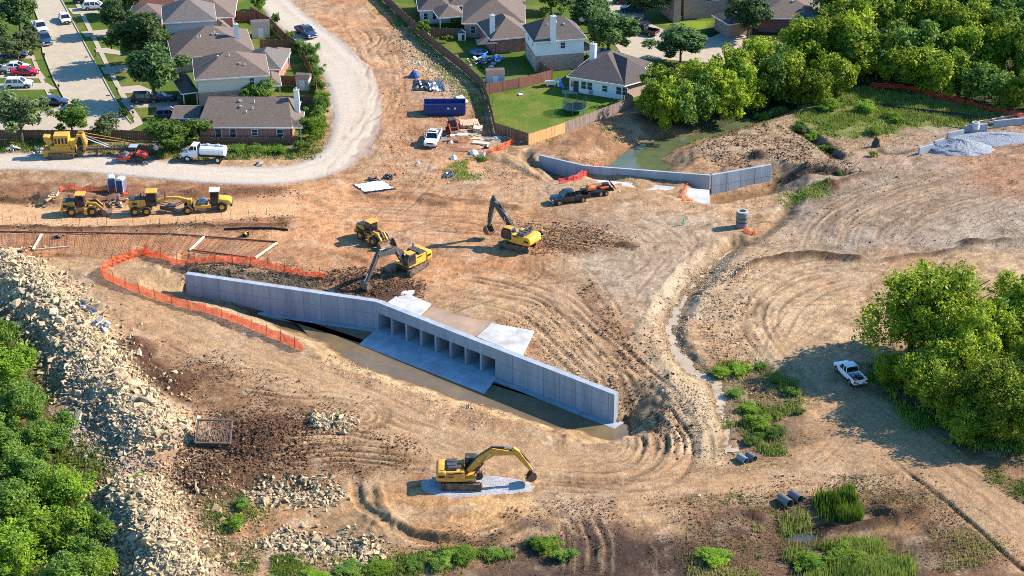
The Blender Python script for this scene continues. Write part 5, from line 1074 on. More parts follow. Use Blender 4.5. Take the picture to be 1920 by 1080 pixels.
def excavator(px, py, rz, track_rz, label, body, boomc, pts, bucket, cabc=None, tl=4.5, roof=None):
    p = G(px, py); t = thing('excavator', label, 'excavator', p, R(rz), 'excavators on the site')
    u = bpy.data.objects.new('undercarriage', None); 
    mb = MB(); mb.box((0, 0, .55), (2.2, 2.0, .5)); mb.cyl((0, 0, .8), (0, 0, 1.15), .75, n=20); u = mb.build('undercarriage', M_TRK, t); u.rotation_euler = (0, 0, R(track_rz - rz))
    crawler(u, 1.25, tl); crawler(u, -1.25, tl)
    mb = MB(); mb.ext([(-2.75, 1.25), (-2.85, 1.6), (-2.8, 2.2), (-2.6, 2.45), (-1.7, 2.45), (-1.7, 1.15)], -1.45, 1.45); mb.build('counterweight', body, t, bevel=.15, smooth=True)
    MB().box((-.2, 0, 1.3), (3.6, 2.7, .3)).build('turntable_deck', body, t, bevel=.03)
    for s in (-1, 1):
        mb = MB(); mb.box((-.7, s * .98, 1.9), (2.0, .75, .95)); o = mb.build('side_panel', body, t, bevel=.05)
        if s < 0:
            for k in range(3): MB().box((-1.2, s * 1.365, 1.7 + k * .2), (.7, .02, .09)).build('vent', M_BLKM, o)
    MB().box((-.9, 0, 2.0), (1.6, 1.2, .9)).build('engine_hood', M_BLKM, t, bevel=.08)
    MB().box((-1.1, .1, 2.5), (1.2, 2.3, .16)).build('engine_cover', M_BLKM, t, bevel=.05)
    for k in range(3): MB().box((-1.1, -.7 + k * .7, 2.62), (1.0, .5, .08)).build('grille', M_DKB, t)
    mb = MB(); mb.cyl((-1.5, -.9, 2.5), (-1.5, -.9, 3.05), .09); mb.build('exhaust', M_BLKM, t)
    mb = MB(); mb.tube([(-1.7, -1.3, 2.4), (-1.7, -1.3, 2.95), (-.1, -1.3, 2.95), (-.1, -1.3, 2.4)], .025); mb.build('handrail', M_BLKM, t)
    # cab on the left side
    mb = MB(); mb.ext([(.35, 1.45), (.35, 2.95), (.55, 3.08), (1.55, 3.08), (1.85, 2.75), (2.0, 2.2), (1.95, 1.45)], .38, 1.4); mb.build('cab', cabc or M_BLKM, t, bevel=.05)
    MB().box((1.05, .89, 3.12), (1.25, 1.05, .07)).build('cab_roof', roof or body, t, bevel=.03)
    MB().box((1.1, 1.41, 2.45), (1.05, .03, .85)).build('window', M_CGL, t); MB().box((1.0, .375, 2.45), (1.0, .03, .85)).build('window', M_CGL, t); MB().box((1.93, .89, 2.35), (.04, .85, .75), ry=-.2).build('windscreen', M_CGL, t); MB().box((.345, .89, 2.55), (.03, .8, .5)).build('window', M_CGL, t)
    # boom, stick, bucket: front linkage
    b0, b1, b2, b3 = pts
    m1 = ((b0[0] + b1[0]) / 2, (b0[1] + b1[1]) / 2)
    mb = MB(); arm(mb, [b0, (m1[0] - .1, m1[1] + .15), b1, b2], [.28, .42, .48, .2], -.28, .28); mb.build('boom', boomc, t, bevel=.04)
    d = Vector((b3[0] - b2[0], b3[1] - b2[1])).normalized(); bk = (b2[0] - d.x * .8, b2[1] - d.y * .8)
    mb = MB(); arm(mb, [bk, b2, b3], [.16, .36, .16], -.22, .22); mb.build('stick', boomc, t, bevel=.04)
    for s in (-1, 1):
        mb = MB(); a = Vector((b0[0] + .7, s * .38, b0[1] - .25)); b = Vector((b1[0] - .3, s * .38, b1[1] - .1)); mb.cyl(a, a.lerp(b, .55), .1, n=8); cy = mb.build('boom_cylinder', M_BLKM if boomc is not M_DKB else M_DKB, t)
        mb = MB(); mb.cyl(a.lerp(b, .5), b, .06, n=8); mb.build('rod', M_ROD, cy)
    mb = MB(); a = Vector((b1[0] - .1, 0, b1[1] + .5)); b = Vector((bk[0], 0, bk[1])); mb.cyl(a, a.lerp(b, .6), .11, n=8); cy = mb.build('stick_cylinder', M_BLKM, t); mb = MB(); mb.cyl(a.lerp(b, .55), b, .06, n=8); mb.build('rod', M_ROD, cy)
    nrm = Vector((-d.y, d.x)); 
    if nrm.x < 0: nrm = -nrm
    mb = MB(); a = Vector((b2[0] + nrm.x * .35, 0, b2[1] + nrm.y * .35)); b = Vector((b3[0] + nrm.x * .4, 0, b3[1] + nrm.y * .4)); mb.cyl(a, a.lerp(b, .7), .09, n=8); cy = mb.build('bucket_cylinder', M_BLKM, t); mb = MB(); mb.cyl(a.lerp(b, .6), b, .05, n=8); mb.build('rod', M_ROD, cy)
    for s in (-1, 1):
        mb = MB(); mb.tube([(b0[0] - .2, s * .12, b0[1] + .3), (m1[0] - .35, s * .12, m1[1] + .62), (b1[0] - .1, s * .12, b1[1] + .56), (b2[0] - .2, s * .12, b2[1] + .3), (b2[0] + .3, s * .2, b2[1] - .5)], .035, n=5); mb.build('hydraulic_hose', M_BLKP, t)
        MB().box((-2.2, s * 1.455, 1.85), (.7, .02, .3)).build('decal', M_BLKP, t); MB().box((-.4, s * 1.36, 2.2), (.9, .02, .16)).build('decal', M_BLKP, t)
        mb = MB(); mb.box((.95, s * 1.3, 1.12), (.5, .3, .3)); mb.build('step', M_BLKM, t); MB().box((1.9, s * .5 + .3, 3.12), (.12, .2, .12)).build('lamp', M_LAMP, t)
    # bucket: curved shell with teeth, rotated by `bucket`
    ca, sa = math.cos(bucket), math.sin(bucket)
    prof = [(0.05, .12), (.35, .1), (.62, -.15), (.72, -.55), (.55, -.95), (.2, -1.15), (-.25, -1.12)]; inn = [(x * .88 - .02, z * .92) for x, z in prof]
    rot = lambda q: (b3[0] + q[0] * ca - q[1] * sa, b3[1] + q[0] * sa + q[1] * ca)
    mb = MB(); mb.ext([rot(q) for q in prof] + [rot(q) for q in inn[::-1]], -.65, .65)
    side = [rot(q) for q in [(0.05, .12), (.35, .1), (.62, -.15), (.72, -.55), (.55, -.95), (.2, -1.15), (-.25, -1.12), (-.15, -.5)]]
    for s in (-1, 1): mb.ext(side, s * .65 - .03, s * .65 + .03)
    bo = mb.build('bucket', M_BKT, t)
    for k in range(5): mb = MB(); q = rot((-.25, -1.12)); e = rot((-.5, -1.08)); y = -.56 + k * .28; mb.cyl((q[0], y, q[1]), (e[0], y, e[1]), .07, .02, n=5); mb.build('tooth', M_BKT, bo)
    return t
excavator(866, 907, 1, -2, 'yellow excavator parked on the grey gravel pad in the foreground', M_YEL, M_YEL, [(.7, 1.75), (3.5, 4.25), (6.1, 4.0), (7.75, 1.75)], -.3, tl=4.6, roof=M_BLKM)
excavator(770, 505, -131, -122, 'yellow excavator with dark boom digging behind the long wing wall', M_YEL2, M_DKB, [(.7, 1.8), (3.2, 4.0), (6.2, 4.3), (8.4, 1.2)], -.15, roof=M_YEL)
excavator(972, 463, 146, 156, 'yellow excavator with raised dark boom on the open ground', M_YEL2, M_DKB, [(.7, 1.8), (2.4, 4.3), (4.2, 6.0), (4.9, 2.0)], -.2, roof=M_YEL)

def bigwheel(t, x, y, r, w, s, rim=None): return wheel(t, x, y, r, w, s, 'wheel', rim or M_ORR, .55)
def machine_cab(t, x, y, z, l, w, h, roofm, frame=M_BLKM):
    mb = MB(); mb.box((x, y, z + h / 2), (l, w, h), tx=.92, ty=.92); c = mb.build('cab', frame, t, bevel=.04)
    for s in (-1, 1): MB().box((x, y + s * w * .485, z + h * .58), (l * .74, .05, h * .62)).build('window', M_CGL, c)
    for s in (-1, 1): MB().box((x + s * l * .485, y, z + h * .58), (.05, w * .78, h * .62)).build('window', M_CGL, c)
    MB().box((x, y, z + h + .06), (l + .25, w + .2, .14)).build('cab_roof', roofm, t, bevel=.05)
def loader(px, py, rz, label, body, k=1., lift=0., steer=0.):
    p = G(px, py); t = thing('wheel_loader', label, 'loader', p, R(rz), 'wheel loaders on the site'); t.scale = (k, k, k)
    mb = MB(); mb.ext([(-3.1, 1.0), (-3.2, 1.5), (-3.05, 2.15), (-1.2, 2.3), (-.9, 1.0)], -.95, .95); eh = mb.build('engine_hood', body, t, bevel=.1)
    MB().box((-2.0, 0, 2.27), (1.9, 1.5, .1)).build('hood_top', M_BLKM, t, bevel=.03)
    for s in (-1, 1): MB().box((-2.6, s * .96, 1.6), (.6, .03, .5)).build('vent', M_BLKM, eh)
    MB().box((-3.15, 0, .95), (.35, 2.2, .55)).build('counterweight', body, t, bevel=.06)
    MB().box((-.3, 0, 1.0), (2.2, 1.3, .5)).build('rear_frame', body, t); MB().box((1.3, 0, .95), (1.8, 1.0, .6)).build('front_frame', body, t, bevel=.04)
    machine_cab(t, -.35, 0, 1.45, 1.35, 1.45, 1.75, body)
    for s in (-1, 1):
        bigwheel(t, 1.45, s * 1.05, .78, .55, s); bigwheel(t, -1.65, s * 1.05, .78, .55, s)
        MB().box((-1.65, s * 1.05, 1.68), (1.5, .6, .08)).build('fender', M_BLKM, t); MB().box((.5, s * 1.15, .8), (.5, .3, .9)).build('steps', body, t)
        mb = MB(); arm(mb, [(.75, 1.95), (1.9, 1.75 + lift * .5), (3.0, .75 + lift)], [.2, .28, .16], s * .55 - .1, s * .55 + .1); mb.build('lift_arm', body if body is not M_YEL2 else M_YEL, t)
        mb = MB(); mb.cyl((.9, s * .3, 1.1), (2.1, s * .45, 1.55), .09, n=8); mb.build('lift_cylinder', M_BLKM, t)
    mb = MB(); arm(mb, [(1.0, 2.1), (1.9, 2.2), (2.7, 1.4)], [.1, .16, .1], -.1, .1); mb.build('tilt_link', M_BLKM, t)
    prof = [(3.0, 1.25 + lift), (2.85, .75 + lift), (3.0, .25 + lift), (3.3, .08 + lift), (4.15, .03 + lift), (4.15, .1 + lift), (3.4, .2 + lift), (3.15, .4 + lift), (3.02, .8 + lift), (3.12, 1.22 + lift)]
    mb = MB(); mb.ext(prof, -1.4, 1.4)
    for s in (-1, 1): mb.ext([(3.0, 1.25 + lift), (2.85, .75 + lift), (3.0, .25 + lift), (3.3, .08 + lift), (4.15, .03 + lift), (3.5, 1.0 + lift)], s * 1.4 - .03, s * 1.4 + .03)
    mb.build('bucket', M_BKT, t)
    mb = MB(); mb.cyl((-2.1, .5, 2.3), (-2.1, .5, 2.85), .08, n=8); mb.build('exhaust', M_BLKM, t)
    for s in (-1, 1): MB().box((.1, s * .6, 3.1), (.12, .2, .14)).build('lamp', M_LAMP, t)
loader(158, 400, 3, 'yellow wheel loader parked at the left end of the machine row', M_YEL, .95)
loader(700, 452, -48, 'yellow wheel loader working alone in the middle of the site', M_YEL, .92)
# motor grader
p = G(300, 398); t = thing('motor_grader', 'long yellow motor grader parked between the loader and the roller', 'grader', p, R(4))
mb = MB(); mb.ext([(-4.2, 1.1), (-4.3, 1.9), (-4.1, 2.2), (-1.9, 2.35), (-1.7, 1.1)], -.75, .75); eh = mb.build('engine_hood', M_YEL, t, bevel=.08); MB().box((-3.0, 0, 2.3), (2.2, 1.3, .14)).build('hood_top', M_BLKM, t, bevel=.03)
for s in (-1, 1): MB().box((-3.4, s * .76, 1.75), (.7, .03, .4)).build('vent', M_BLKM, eh)
machine_cab(t, -1.0, 0, 1.25, 1.45, 1.5, 2.1, M_YEL)
MB().box((-2.6, 0, .85), (3.2, 1.2, .4)).build('rear_frame', M_YEL, t)
for s in (-1, 1):
    for x in (-3.4, -1.75): bigwheel(t, x, s * 1.05, .68, .42, s)
    bigwheel(t, 4.1, s * 1.05, .68, .42, s)
    mb = MB(); mb.tube([(-.2, s * .35, 1.6), (1.6, s * .5, 1.1)], .08); mb.build('blade_lift_cylinder', M_BLKM, t); mb = MB(); mb.tube([(3.6, s * .25, 1.6), (1.6, s * .6, .75)], .07); mb.build('drawbar', M_BLKM, t)
mb = MB(); arm(mb, [(-.3, 1.6), (1.2, 2.25), (2.8, 2.2), (4.0, 1.7)], [.25, .2, .2, .32], -.2, .2); mb.build('front_frame', M_YEL, t, bevel=.04)
MB().box((4.1, 0, .8), (.35, 1.9, .3)).build('front_axle', M_BLKM, t); MB().box((4.35, 0, 1.55), (.7, .75, .95)).build('nose', M_YEL, t, bevel=.06)
mb = MB(); mb.cyl((1.6, 0, .85), (1.6, 0, 1.0), .75, n=20); mb.build('turning_circle', M_BLKM, t)
mb = MB(); mb.M = Matrix.Translation((1.6, 0, .1)) @ Matrix.Rotation(R(62), 4, 'Z'); mb.ext([(-.12, .0), (-.28, .3), (-.12, .65), (-.05, .65), (-.2, .3), (-.05, 0)], -1.75, 1.75); mb.build('blade', M_BKT, t)
mb = MB(); mb.cyl((-2.6, .4, 2.3), (-2.6, .4, 2.9), .08); mb.build('exhaust', M_BLKM, t)
for s in (-1, 1): mb = MB(); mb.tube([(.9, s * .4, 2.2), (.9, s * .4, 3.1)], .05); mb.build('valve_post', M_BLKM, t)
# single drum rollers
def roller(px, py, rz, label, body, k=1., canopy=False, rimc=None):
    p = G(px, py); t = thing('drum_roller', label, 'roller', p, R(rz), 'drum rollers on the site'); t.scale = (k, k, k)
    mb = MB(); mb.cyl((1.75, -1.05, .76), (1.75, 1.05, .76), .76, n=28); mb.build('drum', mat('drum_steel', (.20, .20, .21), .35, metal=.6, dirt=.3), t, smooth=False)
    mb = MB(); mb.ext([(.7, .75), (.7, 1.15), (2.6, 1.15), (2.75, .95), (2.75, .45), (2.5, .4), (2.5, .75)], -1.28, -1.08); mb.build('drum_frame', body, t); mb = MB(); mb.ext([(.7, .75), (.7, 1.15), (2.6, 1.15), (2.75, .95), (2.75, .45), (2.5, .4), (2.5, .75)], 1.08, 1.28); mb.build('drum_frame', body, t)
    MB().box((2.68, 0, .8), (.2, 2.4, .4)).build('front_bumper', body, t); MB().box((.62, 0, .95), (.25, 2.4, .5)).build('cross_beam', body, t)
    mb = MB(); mb.ext([(-2.5, .85), (-2.55, 1.4), (-2.2, 1.75), (-.6, 1.95), (-.5, .8)], -.85, .85); mb.build('engine_hood', body, t, bevel=.12, smooth=True)
    MB().box((-2.45, 0, .95), (.3, 1.7, .5)).build('rear_bumper', M_BLKM, t, bevel=.05); MB().box((-.1, 0, .9), (1.3, 1.2, .4)).build('yoke', M_BLKM, t)
    for s in (-1, 1): bigwheel(t, -1.15, s * .9, .75, .55, s, rimc or M_YEL2)
    if canopy:
        for x in (-.55, .45):
            for s in (-1, 1): mb = MB(); mb.tube([(x, s * .6, 1.4), (x, s * .6, 2.9)], .05); mb.build('canopy_post', M_BLKM, t)
        MB().box((-.05, 0, 2.95), (1.5, 1.5, .12)).build('canopy', M_METAL, t, bevel=.04); MB().box((-.2, 0, 1.5), (.6, .6, .5)).build('seat', M_BLKM, t); mb = MB(); mb.tube([(.2, 0, 1.3), (.1, 0, 1.9)], .04); mb.build('steering_column', M_BLKM, t)
    else: machine_cab(t, -.1, 0, 1.15, 1.25, 1.4, 1.85, mat('roof_cream', (.72, .64, .46), .6))
roller(403, 392, 184, 'yellow drum roller parked at the right end of the machine row', M_YEL2)
roller(252, 302, 176, 'small red drum roller with grey canopy beside the verge weeds', M_REDM, .85, True, M_BLKM)
# tracked trencher with long chain boom
p = G(118, 292); t = thing('rock_trencher', 'big yellow tracked trencher with long conveyor boom beside the fence', 'trencher', p, R(3)); t.scale = (.75, .85, .84)
for y in (-1.5, 1.5): crawler(t, y, 5.2, 1.1, .7)
MB().box((0, 0, 1.35), (5.4, 2.6, .6)).build('main_frame', M_YEL, t, bevel=.05)
MB().box((-2.9, 0, 1.0), (1.5, 2.9, 1.3)).build('rear_pusher', M_YEL, t, bevel=.08)
MB().box((-.1, 0, 2.0), (4.2, 2.5, .8)).build('engine_deck', M_YEL, t, bevel=.06); MB().box((.2, 0, 3.3), (3.0, 2.2, 1.9)).build('engine_house', M_YEL2, t, bevel=.12)
MB().box((.2, 0, 4.28), (3.1, 2.3, .1)).build('house_roof', M_YEL, t, bevel=.03)
for k in range(4): MB().box((-.9 + k * .7, -1.12, 3.3), (.4, .04, 1.1)).build('vent', M_BLKM, t)
mb = MB(); mb.ext([(-3.3, 3.2), (-3.5, 4.1), (-2.3, 4.0), (-1.5, 3.0), (-2.0, 2.4), (-2.6, 2.4)], -.8, .8); mb.build('discharge_chute', M_YEL, t, bevel=.06)
MB().box((2.3, -.2, 2.7), (1.0, 1.5, 1.2)).build('operator_box', M_YEL2, t, bevel=.06)
for s in (-1, 1): mb = MB(); arm(mb, [(2.3, 1.8), (3.6, 4.3), (4.6, 4.2)], [.3, .25, .2], s * .9 - .15, s * .9 + .15); mb.build('gantry_arm', M_YEL, t, bevel=.03)
mb = MB(); arm(mb, [(4.4, 4.2), (4.9, 2.4), (4.6, 1.4)], [.25, .3, .3], -1.0, 1.0); mb.build('gantry_head', M_YEL, t, bevel=.05)
mb = MB(); mb.cyl((3.6, -.9, .7), (3.6, .9, .7), .7, n=20); mb.build('drive_sprocket', M_TRK, t)
mb = MB(); mb.box((11.75, 0, 1.35), (14.9, .9, .5)); cv = mb.build('chain_boom', M_TRK, t)
for k in range(26): MB().box((4.6 + k * .57, 0, 1.62), (.16, 1.15, .12)).build('cutter', M_BKT, cv)
for x in (7., 12.4, 18.): MB().box((x, 0, .55), (.25, 1.4, 1.1)).build('boom_stand', M_TRK, t)
mb = MB(); mb.cyl((19.2, -.5, 1.45), (19.2, .5, 1.45), .55, n=16); mb.build('end_drum', M_METAL, t)
for s in (-1, 1): mb = MB(); mb.tube([(4.6, s * .7, 4.2), (18.2, s * .4, 1.7)], .06); mb.build('stay_cable', M_YEL, t); mb = MB(); mb.tube([(4.5, s * .6, 3.9), (9.5, s * .4, 1.7)], .1); mb.build('lift_cylinder', M_METAL, t)
# compact tractor by the lumber
p = G(848, 247); t = thing('skid_loader', 'small dark skid loader with red side parked beside the lumber', 'loader', p, R(-70))
MB().box((0, 0, .75), (2.0, 1.1, .6)).build('body', M_BLKM, t, bevel=.05); machine_cab(t, -.1, 0, 1.0, 1.1, 1.05, 1.1, M_BLKM)
for s in (-1, 1):
    for x in (-.55, .55): wheel(t, x, s * .72, .38, .3, s, rim=M_REDM)
    mb = MB(); arm(mb, [(-.9, 1.5), (.4, 1.6), (1.4, .5)], [.1, .12, .1], s * .68 - .08, s * .68 + .08); mb.build('lift_arm', M_REDM, t)
MB().box((1.6, 0, .35), (.7, 1.6, .5), ry=.2).build('bucket', M_BKT, t)
# ------------------------------------------------------------------ site furniture and materials
# portable toilets
M_TOIB = mat('toilet_blue', (.02, .035, .13), .5); M_TOIG = mat('toilet_grey', (.12, .12, .20), .5); M_TOIW = mat('toilet_white', (.60, .62, .68), .5)
def toilet(px, py, rz, body, door, label):
    p = G(px, py); t = thing('portable_toilet', label, 'toilet', p, R(rz), 'portable toilets'); w = 1.15
    MB().box((0, 0, .08), (w + .1, w + .1, .16)).build('base', M_BLKP, t)
    MB().box((0, 0, 1.15), (w, w, 2.0)).build('body', body, t, bevel=.05)
    for s in (-1, 1): MB().box((s * (w / 2 - .05), -w / 2 - .01, 1.15), (.12, .06, 2.0)).build('door_frame', M_TOIW, t)
    dd = MB().box((0, -w / 2 - .02, 1.12), (.82, .05, 1.85)).build('door', door, t); MB().box((.3, -w / 2 - .06, 1.1), (.06, .06, .2)).build('handle', M_BLKP, dd)
    mb = MB(); mb.ext([(-w / 2 - .04, 2.1), (-w / 2, 2.25), (-w * .2, 2.42), (w * .2, 2.42), (w / 2, 2.25), (w / 2 + .04, 2.1)], -w / 2 - .04, w / 2 + .04); mb.build('roof', M_TOIW, t, bevel=.04)
    mb = MB(); mb.cyl((.3, .35, 2.3), (.3, .35, 2.65), .06); mb.build('vent_pipe', M_TOIW, t)
toilet(210, 358, 14, M_TOIB, M_TOIG, 'blue portable toilet with grey door, the left one of the pair'); toilet(228, 361, -12, M_TOIG, mat('toilet_slate', (.06, .06, .12), .5), 'grey portable toilet with white rounded roof, the right one of the pair')
# manhole riser
p = G(1391, 425); t = thing('manhole_riser', 'stacked grey concrete manhole riser standing on bare ground', 'manhole riser', p)
M_PCC = mat('precast', (.17, .17, .165), .85, var=.25, scale=1.2)
for i, (z, h, r) in enumerate([(0, .85, .88), (.86, .62, .87), (1.49, .75, .88), (2.25, .2, .8)]): mb = MB(); mb.cyl((0, 0, z), (0, 0, z + h), r, n=28); mb.build('ring', M_PCC if i < 3 else M_SLAB, t, bevel=.04)
mb = MB(); mb.cyl((0, 0, 2.45), (0, 0, 2.5), .45, n=20); mb.build('cover', M_BLKP, t)
for z in (.85, 1.48): mb = MB(); mb.cyl((0, 0, z - .04), (0, 0, z + .05), .9, n=28); mb.build('joint_band', M_BLKP, t)
# green marker
p = G(1281, 422); mb = MB(); mb.cyl((0, 0, 0), (0, 0, 1.), .09, n=8); tag(mb.build('marker_post', mat('marker_green', (.0, .45, .22), .5), loc=p), 'short bright green marker post in the open dirt', 'post')
# dumpster
p = G(834, 212); t = thing('roll_off_dumpster', 'long dark blue roll off dumpster on the dirt strip', 'dumpster', p, R(1))
M_DUMP = mat('dumpster_blue', (.012, .045, .19), .5, var=.2, dirt=.1); L, Wd, Hh = 6.8, 2.4, 1.75
for s in (-1, 1): MB().box((0, s * Wd / 2, .2 + Hh / 2), (L, .08, Hh)).build('side_wall', M_DUMP, t)
for s in (-1, 1): MB().box((s * (L / 2 - .04), 0, .2 + Hh / 2), (.08, Wd - .1, Hh)).build('end_wall', M_DUMP, t)
MB().box((0, 0, .25), (L - .1, Wd - .1, .1)).build('floor', mat('dumpster_rust', (.14, .06, .035), .8), t)
for s in (-1, 1):
    for k in range(11): MB().box((-L / 2 + .1 + k * (L - .2) / 10, s * (Wd / 2 + .09), .2 + Hh / 2), (.1, .1, Hh)).build('rib', M_DUMP, t)
    MB().box((0, s * (Wd / 2 + .03), .2 + Hh + .04), (L + .1, .16, .1)).build('top_rail', M_DUMP, t)
for k, x in enumerate((.6, 1.7)): MB().box((x, -Wd / 2 - .16, 1.3), (.35, .02, .3)).build('placard', M_TRIM, t)
# tarped heap, plastic sheets
def heap_mesh(mb, r, h, n=14, rings=5, seed=1, sx=1., sy=1., rough=.12):
    if r > 3: n, rings = 64, 22
    rr = random.Random(seed); vs = []; 
    for i in range(rings):
        f = i / (rings - 1); 
        for k in range(n):
            a = 2 * math.pi * k / n; q = 1 + (rr.uniform(-rough, rough) if r < 3 else rough * (1.6 * (mnoise.noise((3 * math.cos(a) + seed, 3 * math.sin(a), f * 5)) ))); rad = r * (1 - f ** 1.4) * q; vs.append((rad * math.cos(a) * sx, rad * math.sin(a) * sy, h * ((1 - (1 - f) ** 1.7) if r < 3 else f ** .9) * (1 + rr.uniform(-rough, rough) * .5)))
    fs = [(i * n + k, i * n + (k + 1) % n, (i + 1) * n + (k + 1) % n, (i + 1) * n + k) for i in range(rings - 1) for k in range(n)] + [tuple(range((rings - 1) * n, rings * n))]
    mb.add(vs, fs)
def heap(name, label, cat, px, py, r, h, m, seed=1, sx=1., sy=1., rough=.12, dz=-.05):
    mb = MB(); heap_mesh(mb, r, h, seed=seed, sx=sx, sy=sy, rough=rough); return tag(mb.build(name, m, loc=G(px, py, dz), smooth=False), label, cat)
heap('tarp_bundle', 'domed heap under a blue tarp on the dirt strip', 'tarp heap', 777, 144, .95, 1.25, mat('tarp_blue', (.02, .07, .2), .5, var=.2), 3)
def sheetcloth(name, label, cat, px, m, seed=1, amp=.15, n=10, base=.05):
    q = [G(*p) for p in px]; c = sum(q, Vector()) / 4; mb = MB(); vs = []; rr = random.Random(seed)
    for i in range(n + 1):
        for j in range(n + 1):
            u, v = i / n, j / n; e = .35 if i in (0, n) or j in (0, n) else 1
            p = q[0] * (1 - u) * (1 - v) + q[1] * u * (1 - v) + q[2] * u * v + q[3] * (1 - u) * v; p = p + Vector((rr.uniform(-1, 1), rr.uniform(-1, 1), 0)) * .12
            vs.append((p.x - c.x, p.y - c.y, gz(p.x, p.y) - c.z + base + amp * e * rr.random()))
    mb.add(vs, [(i * (n + 1) + j, (i + 1) * (n + 1) + j, (i + 1) * (n + 1) + j + 1, i * (n + 1) + j + 1) for i in range(n) for j in range(n)])
    return tag(mb.build(name, m, loc=c), label, cat)
M_BPL = mat('black_plastic', (.012, .013, .016), .3, var=.3, spec=.6); M_WPL = mat('white_plastic', (.66, .66, .66), .45, var=.15); M_SLT = mat('slate_tarp', (.035, .06, .085), .35, var=.3, spec=.6)
sheetcloth('plastic_sheet', 'crumpled black plastic sheet among rubble above the dumpster', 'plastic sheet', [(774, 170), (815, 172), (812, 154), (776, 150)], M_BPL, 4, .5)
sheetcloth('plastic_sheet', 'flat dark sheet beside the crumpled black plastic', 'plastic sheet', [(824, 172), (836, 171), (828, 152), (812, 152)], M_SLT, 5, .2)
sheetcloth('plastic_sheet', 'pale crumpled sheet between the dark plastic sheets', 'plastic sheet', [(804, 171), (824, 172), (816, 156), (802, 156)], M_WPL, 6, .45)
# concrete washout pad
q = [(664, 347), (684, 361), (738, 354), (716, 340)]
sheetcloth('washout_pad', 'white lined concrete washout pad beside the gravel road', 'washout pad', q, mat('washout', (.70, .66, .60), .85, var=.15, scale=.8), 8, .1, 12, .12)
sheetcloth('plastic_liner', 'black plastic liner edge under the white washout pad', 'plastic sheet', [(660, 346), (684, 364), (744, 355), (716, 337)], M_BPL, 9, .06, 12, .02)
# lumber, tables, bags
M_LUM = mat('lumber', (.48, .33, .20), .85, var=.25, scale=2); M_PALE = mat('lumber_pale', (.58, .47, .34), .85, var=.2, scale=2); M_RUST = mat('rust_board', (.22, .09, .05), .8, var=.3)
def boards(px, py, rz, l, w, n, layers, m, label, name='lumber_stack', t=.12, jit=.05, part='board'):
    p = G(px, py); r = thing(name, label, 'lumber', p, R(rz), 'lumber and boards'); rr = random.Random(px)
    me = MB().box((0, 0, t / 2), (l, w / n * .9, t)).mesh(part, m)
    for k in range(layers):
        for i in range(n): obj(part, me, r, (rr.uniform(-.2, .2), -w / 2 + (i + .5) * w / n, k * (t + .02)), (0, 0, rr.uniform(-jit, jit)))
boards(880, 236, 98, 2.6, 3.0, 10, 5, M_LUM, 'big stack of pale lumber beside the skid loader'); boards(866, 188, 110, 3.4, 1.4, 5, 2, M_PALE, 'pale planks leaning behind the blue dumpster'); boards(896, 247, 88, 1.5, 1.4, 5, 6, M_PALE, 'short square stack of pale boards near the fence')
boards(884, 252, 140, 3.2, .9, 4, 1, M_LUM, 'loose boards scattered between the stacks', jit=.5); boards(905, 262, 20, 3.6, 1.2, 4, 1, M_PALE, 'loose boards lying beside the orange mesh', jit=.6); boards(858, 243, 150, 3., .7, 3, 1, M_LUM, 'few boards lying behind the skid loader', jit=.4)
boards(864, 282, 8, 2.4, 1.2, 4, 1, M_RUST, 'flat rusty panel of boards on the dirt below the tables', t=.06); boards(902, 270, 160, 2.6, .9, 4, 2, M_PALE, 'low board pile beside the fence corner', jit=.3); boards(892, 290, 130, 3., .8, 3, 1, M_LUM, 'dark boards under the orange mesh', jit=.3)
def table(px, py, rz, l, w, h, m, label):
    p = G(px, py); t = thing('work_table', label, 'table', p, R(rz), 'work tables'); MB().box((0, 0, h), (l, w, .06)).build('table_top', m, t)
    for x in (-1, 1):
        for y in (-1, 1): MB().box((x * (l / 2 - .08), y * (w / 2 - .08), h / 2), (.07, .07, h)).build('leg', M_LUM, t)
table(854, 263, 2, 1.6, 1.0, .85, mat('table_cream', (.66, .58, .44), .8), 'cream topped work table, left of the pair in the lumber yard'); table(868, 264, 0, 1.7, 1.1, 1.1, mat('table_tan', (.62, .52, .36), .8), 'taller tan work table, right of the pair in the lumber yard')
def bag(px, py, r, h, m, label, cat='bag'): heap('bulk_bag', label, cat, px, py, r, h, m, px, 1, .9, .2)
bag(851, 298, .55, .75, M_WPL, 'white bulk bag standing alone on the dirt'); bag(888, 288, .7, .7, mat('bag_bluewhite', (.5, .58, .68), .5, var=.2), 'blue white plastic bag heap beside the orange mesh'); bag(906, 290, .5, .7, M_WPL, 'white bag at the end of the orange mesh'); bag(784, 306, .35, .35, mat('bag_grey', (.4, .45, .52), .5), 'small pale bag on the dirt by the road bend'); bag(742, 328, .3, .4, mat('bag_red', (.45, .05, .04), .5), 'small red bag near the black sheet')
bag(912, 278, .45, .6, M_BPL, 'black barrel shaped bag above the orange mesh'); bag(846, 268, .4, .5, M_TRIM, 'white bucket cluster beside the tables')
heap('scrap_heap', 'heap of mixed scrap boards and plastic at the fence corner', 'scrap', 925, 262, 1.3, .5, mat('scrap', (.3, .26, .24), .8, var=.5, scale=4), 5, 1.4, .8, .4)
sheetcloth('plastic_sheet', 'black folded sheet on the bank beside the washout pad', 'plastic sheet', [(716, 336), (735, 338), (738, 328), (724, 328)], M_BPL, 12, .3)
sheetcloth('plastic_sheet', 'grey blue scrap sheet on the weedy mound', 'plastic sheet', [(828, 335), (850, 333), (850, 322), (836, 324)], M_SLT, 13, .3)
